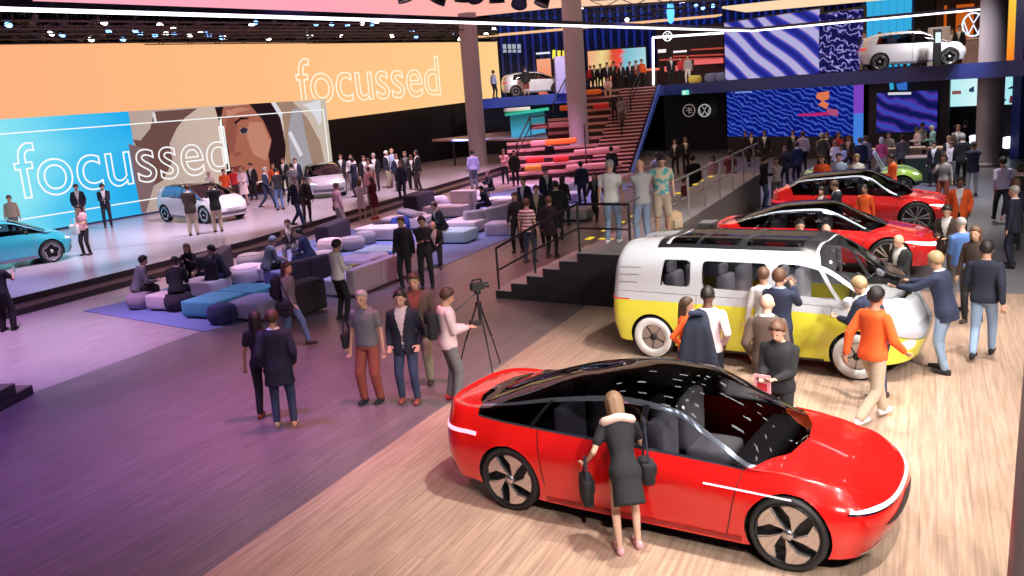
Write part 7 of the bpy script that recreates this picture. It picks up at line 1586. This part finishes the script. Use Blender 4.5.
for (x, D_, pose, f, top, c, leg, lc, hr, lb, h_, off) in ((609, DG+9.1, 'sit', 175, 'shirt', 'palepink', 'trousers', 'beige', 'short', 'person in a pale shirt sitting near the head of the stairs', 1.8, -.35), (614, DG+4.9, 'walk', 0, 'jacket', 'black', 'slim', 'black', 'short', 'left one of two people climbing the stairs', 1.8, 0), (621, DG+4.4, 'walk2', 0, 'jacket', 'grey', 'slim', 'brown', 'long', 'right one of two people climbing the stairs', 1.74, 0)):
    P(x, 110, SZ(D_)+.08+off, f, pose, top, c, leg, lc, hr, 'dark', lb, h_, at=D_)
build_people()
# ------------------------------------------------------------------ what people carry
def mk_backpack(c='black'):
    def f(t):
        MB().rbox((0, 0, 0), (.30, .17, .44), .07).build('bag_body', cloth(c), t, smooth=True); MB().rbox((0, -.10, -.06), (.22, .07, .2), .03).build('front_pocket', cloth(c), t, smooth=True)
        for s_ in (-1, 1): MB().bar((s_*.10, .08, .18), (s_*.12, .10, -.12), .035, .012).build('strap', cloth('dnavy'), t)
        MB().tube((-.04, 0, .24), (.04, 0, .24), .012, n=8, dome=True).build('grab_loop', cloth(c), t)
    return f
def mk_bag(w_, h_, d_, strap=.35, c='black'):
    def f(t):
        MB().rbox((0, 0, 0), (d_, w_, h_), min(d_, .05)).build('bag_body', cloth(c), t, smooth=True); MB().rbox((d_*.3, 0, h_*.2), (d_*.6, w_*.9, h_*.45), .02).build('flap', cloth(c), t, smooth=True)
        mb = MB(); mb.bar((0, -w_*.4, h_*.45), (0, 0, h_*.45+strap), .02, .012); mb.bar((0, w_*.4, h_*.45), (0, 0, h_*.45+strap), .02, .012); mb.build('strap', cloth('dnavy'), t)
    return f
def mk_phone(t): MB().box((0, 0, 0), (.075, .01, .15)).build('phone_body', BLACK, t, bevel=.003); MB().box((0, -.006, 0), (.066, .003, .135)).build('screen', emis('phone_screen', (.5, .6, .8), .5), t)
held(I['bpw'], (0, -.22, 1.22), mk_backpack(), 'backpack', 'black backpack on the back of the walking woman in jeans', 'backpack')
held(I['bpw'], (.30, .05, .86), mk_bag(.36, .28, .12, .4), 'shoulder_bag', 'large black bag hanging beside the walking woman in jeans', 'bag')
held(I['photog'], (0, -.23, 1.22), mk_backpack(), 'backpack', 'black backpack on the back of the man in the pale sweater', 'backpack')
def mk_cam(t): MB().box((0, 0, 0), (.13, .06, .09)).build('camera_body', BLACK, t, bevel=.01); MB().tube((0, .03, 0), (0, .12, 0), .035, n=14).build('lens', DARKM, t)
held(I['photog'], (.0, .40, 1.14), mk_cam, 'photo_camera', 'black photo camera in the hands of the man in the pale sweater', 'camera')
def mk_tab(t): MB().box((0, 0, 0), (.26, .18, .012)).build('tablet_body', BLACK, t, bevel=.004); MB().box((0, 0, .007), (.23, .155, .002)).build('screen', mat('tablet_glass', (.03, .03, .05), .1), t)
held(I['tab'], (.01, .42, 1.13), mk_tab, 'tablet', 'dark tablet held by the man in the white shirt', 'tablet')
held(I['rust'], (.33, .02, .98), mk_bag(.24, .26, .09, .3), 'shoulder_bag', 'black bag at the side of the man in rust coloured trousers', 'bag')
held(I['dress'], (-.36, .25, .60), mk_bag(.30, .30, .12, .22), 'handbag', 'black handbag hanging left of the woman in the black dress', 'handbag')
held(I['dress'], (.25, .02, .84), mk_bag(.28, .24, .14, .45), 'shoulder_bag', 'black shoulder bag on the right hip of the woman in the dress', 'bag')
# the pale scarf of the woman at the car
t = _PR[I['dress']]; s_ = skel('lean', 1); mb = MB()
for i in range(18):
    a = 2*math.pi*i/18; b = 2*math.pi*(i+1)/18
    mb.tube(s_['T']((.15*math.cos(a), .085*math.sin(a)-.01, 1.455-.03*abs(math.cos(a)))), s_['T']((.15*math.cos(b), .085*math.sin(b)-.01, 1.455-.03*abs(math.cos(b)))), .050, .050, 8, True)
mb.build('fur_collar', mat('collar_beige', (.70, .50, .44), .95, noise=.2, nscale=80, bump=.5), t, smooth=True)
held(I['left'], (.14, .43, 1.40), mk_phone, 'mobile_phone', 'dark phone held up by the man at the left picture edge', 'phone')
def mk_bro(t): MB().box((0, 0, 0), (.20, .015, .28)).build('cover', mat('brochure_pink', (.75, .38, .42), .5), t); MB().box((0, .009, -.02), (.12, .002, .12)).build('cover_picture', mat('brochure_red', (.55, .04, .06), .5), t); MB().box((0, .009, .09), (.14, .002, .03)).build('cover_print', mat('brochure_dark', (.12, .05, .08), .5), t)
held(I['broch'], (.05, .40, 1.02), mk_bro, 'brochure', 'pink brochure held by the man with sunglasses', 'brochure')
def mk_sg(t):
    for s2 in (-1, 1): MB().ell((s2*.032, 0, 0), (.028, .008, .02), 10, 6).build('lens', BGL, t, smooth=True); MB().bar((s2*.06, 0, .005), (s2*.075, -.10, .005), .006).build('temple', BLACK, t)
    MB().bar((-.012, 0, .005), (.012, 0, .005), .006).build('bridge', BLACK, t)
held(I['broch'], (0, .150, 1.655), mk_sg, 'sunglasses', 'black sunglasses on the man holding the brochure', 'glasses')
# jacket carried over the shoulder
t = held(I['coatman'], (-.10, -.16, 1.12), lambda t: None, 'carried_jacket', 'navy jacket hanging over the shoulder of the man in the pale pink shirt', 'jacket')
vs = []; n, m = 10, 12
for side in (0, 1):
    for i in range(m):
        f = i/(m-1); z = .36-f*.92; w_ = .10+.22*f**.7; y = -.035-.04*math.sin(f*3)-(0.0 if side == 0 else .05)+(.13 if i == 0 else (.05 if i == 1 else 0))
        for j in range(n): u = j/(n-1)*2-1; vs.append((u*w_-.02*f, y-.02*math.cos(u*9)*f, z-.03*u*u))
fs = []
for i in range(m-1):
    for j in range(n-1): a = i*n+j; fs += [(a, a+1, a+n+1, a+n), (a+m*n, a+n+m*n, a+n+1+m*n, a+1+m*n)]
for i in range(m-1):
    for e in (0, n-1): a = i*n+e; fs.append((a, a+n, a+n+m*n, a+m*n))
for j in range(n-1):
    for e in (0, (m-1)*n): a = e+j; fs.append((a, a+1, a+1+m*n, a+m*n))
MB().add(vs, fs).build('jacket_cloth', cloth('dnavy'), t, smooth=True); MB().rbox((-.02, -.06, .34), (.2, .1, .06), .025).build('jacket_collar', cloth('navy'), t, smooth=True)
held(I['wpink'], (-.24, .05, .86), mk_bag(.26, .22, .1, .4), 'handbag', 'black handbag on the arm of the person in the pink shirt', 'handbag')
def mk_tote(t): MB().rbox((0, 0, 0), (.34, .14, .34), .05).build('bag_body', cloth('white'), t, smooth=True); mb = MB(); mb.bar((-.1, 0, .16), (-.05, 0, .36), .02); mb.bar((.1, 0, .16), (.05, 0, .36), .02); mb.build('handles', cloth('white'), t)
held(I['pink'], (.22, .16, .92), mk_tote, 'tote_bag', 'white tote bag hanging from the arm of the woman in pink', 'bag')
held(I['lilac'], (.30, .1, .60), mk_bag(.3, .3, .1, .3), 'shoulder_bag', 'black bag hanging beside the grey haired man at the right edge', 'bag')
def mk_sack(t): MB().rbox((0, 0, .22), (.42, .3, .44), .13).build('bag_body', cloth('tan'), t, smooth=True); MB().bar((-.1, 0, .42), (.1, 0, .46), .03).build('strap', cloth('beige'), t); MB().rbox((0, -.15, .16), (.26, .07, .2), .03).build('front_pocket', cloth('beige'), t, smooth=True)
p = G(674, 230, ZP); t = thing('travel_bag', 'tan rucksack standing on the walkway beside the man in the floral shirt', 'bag', (float(p[0]), float(p[1]), ZP), .5); mk_sack(t)
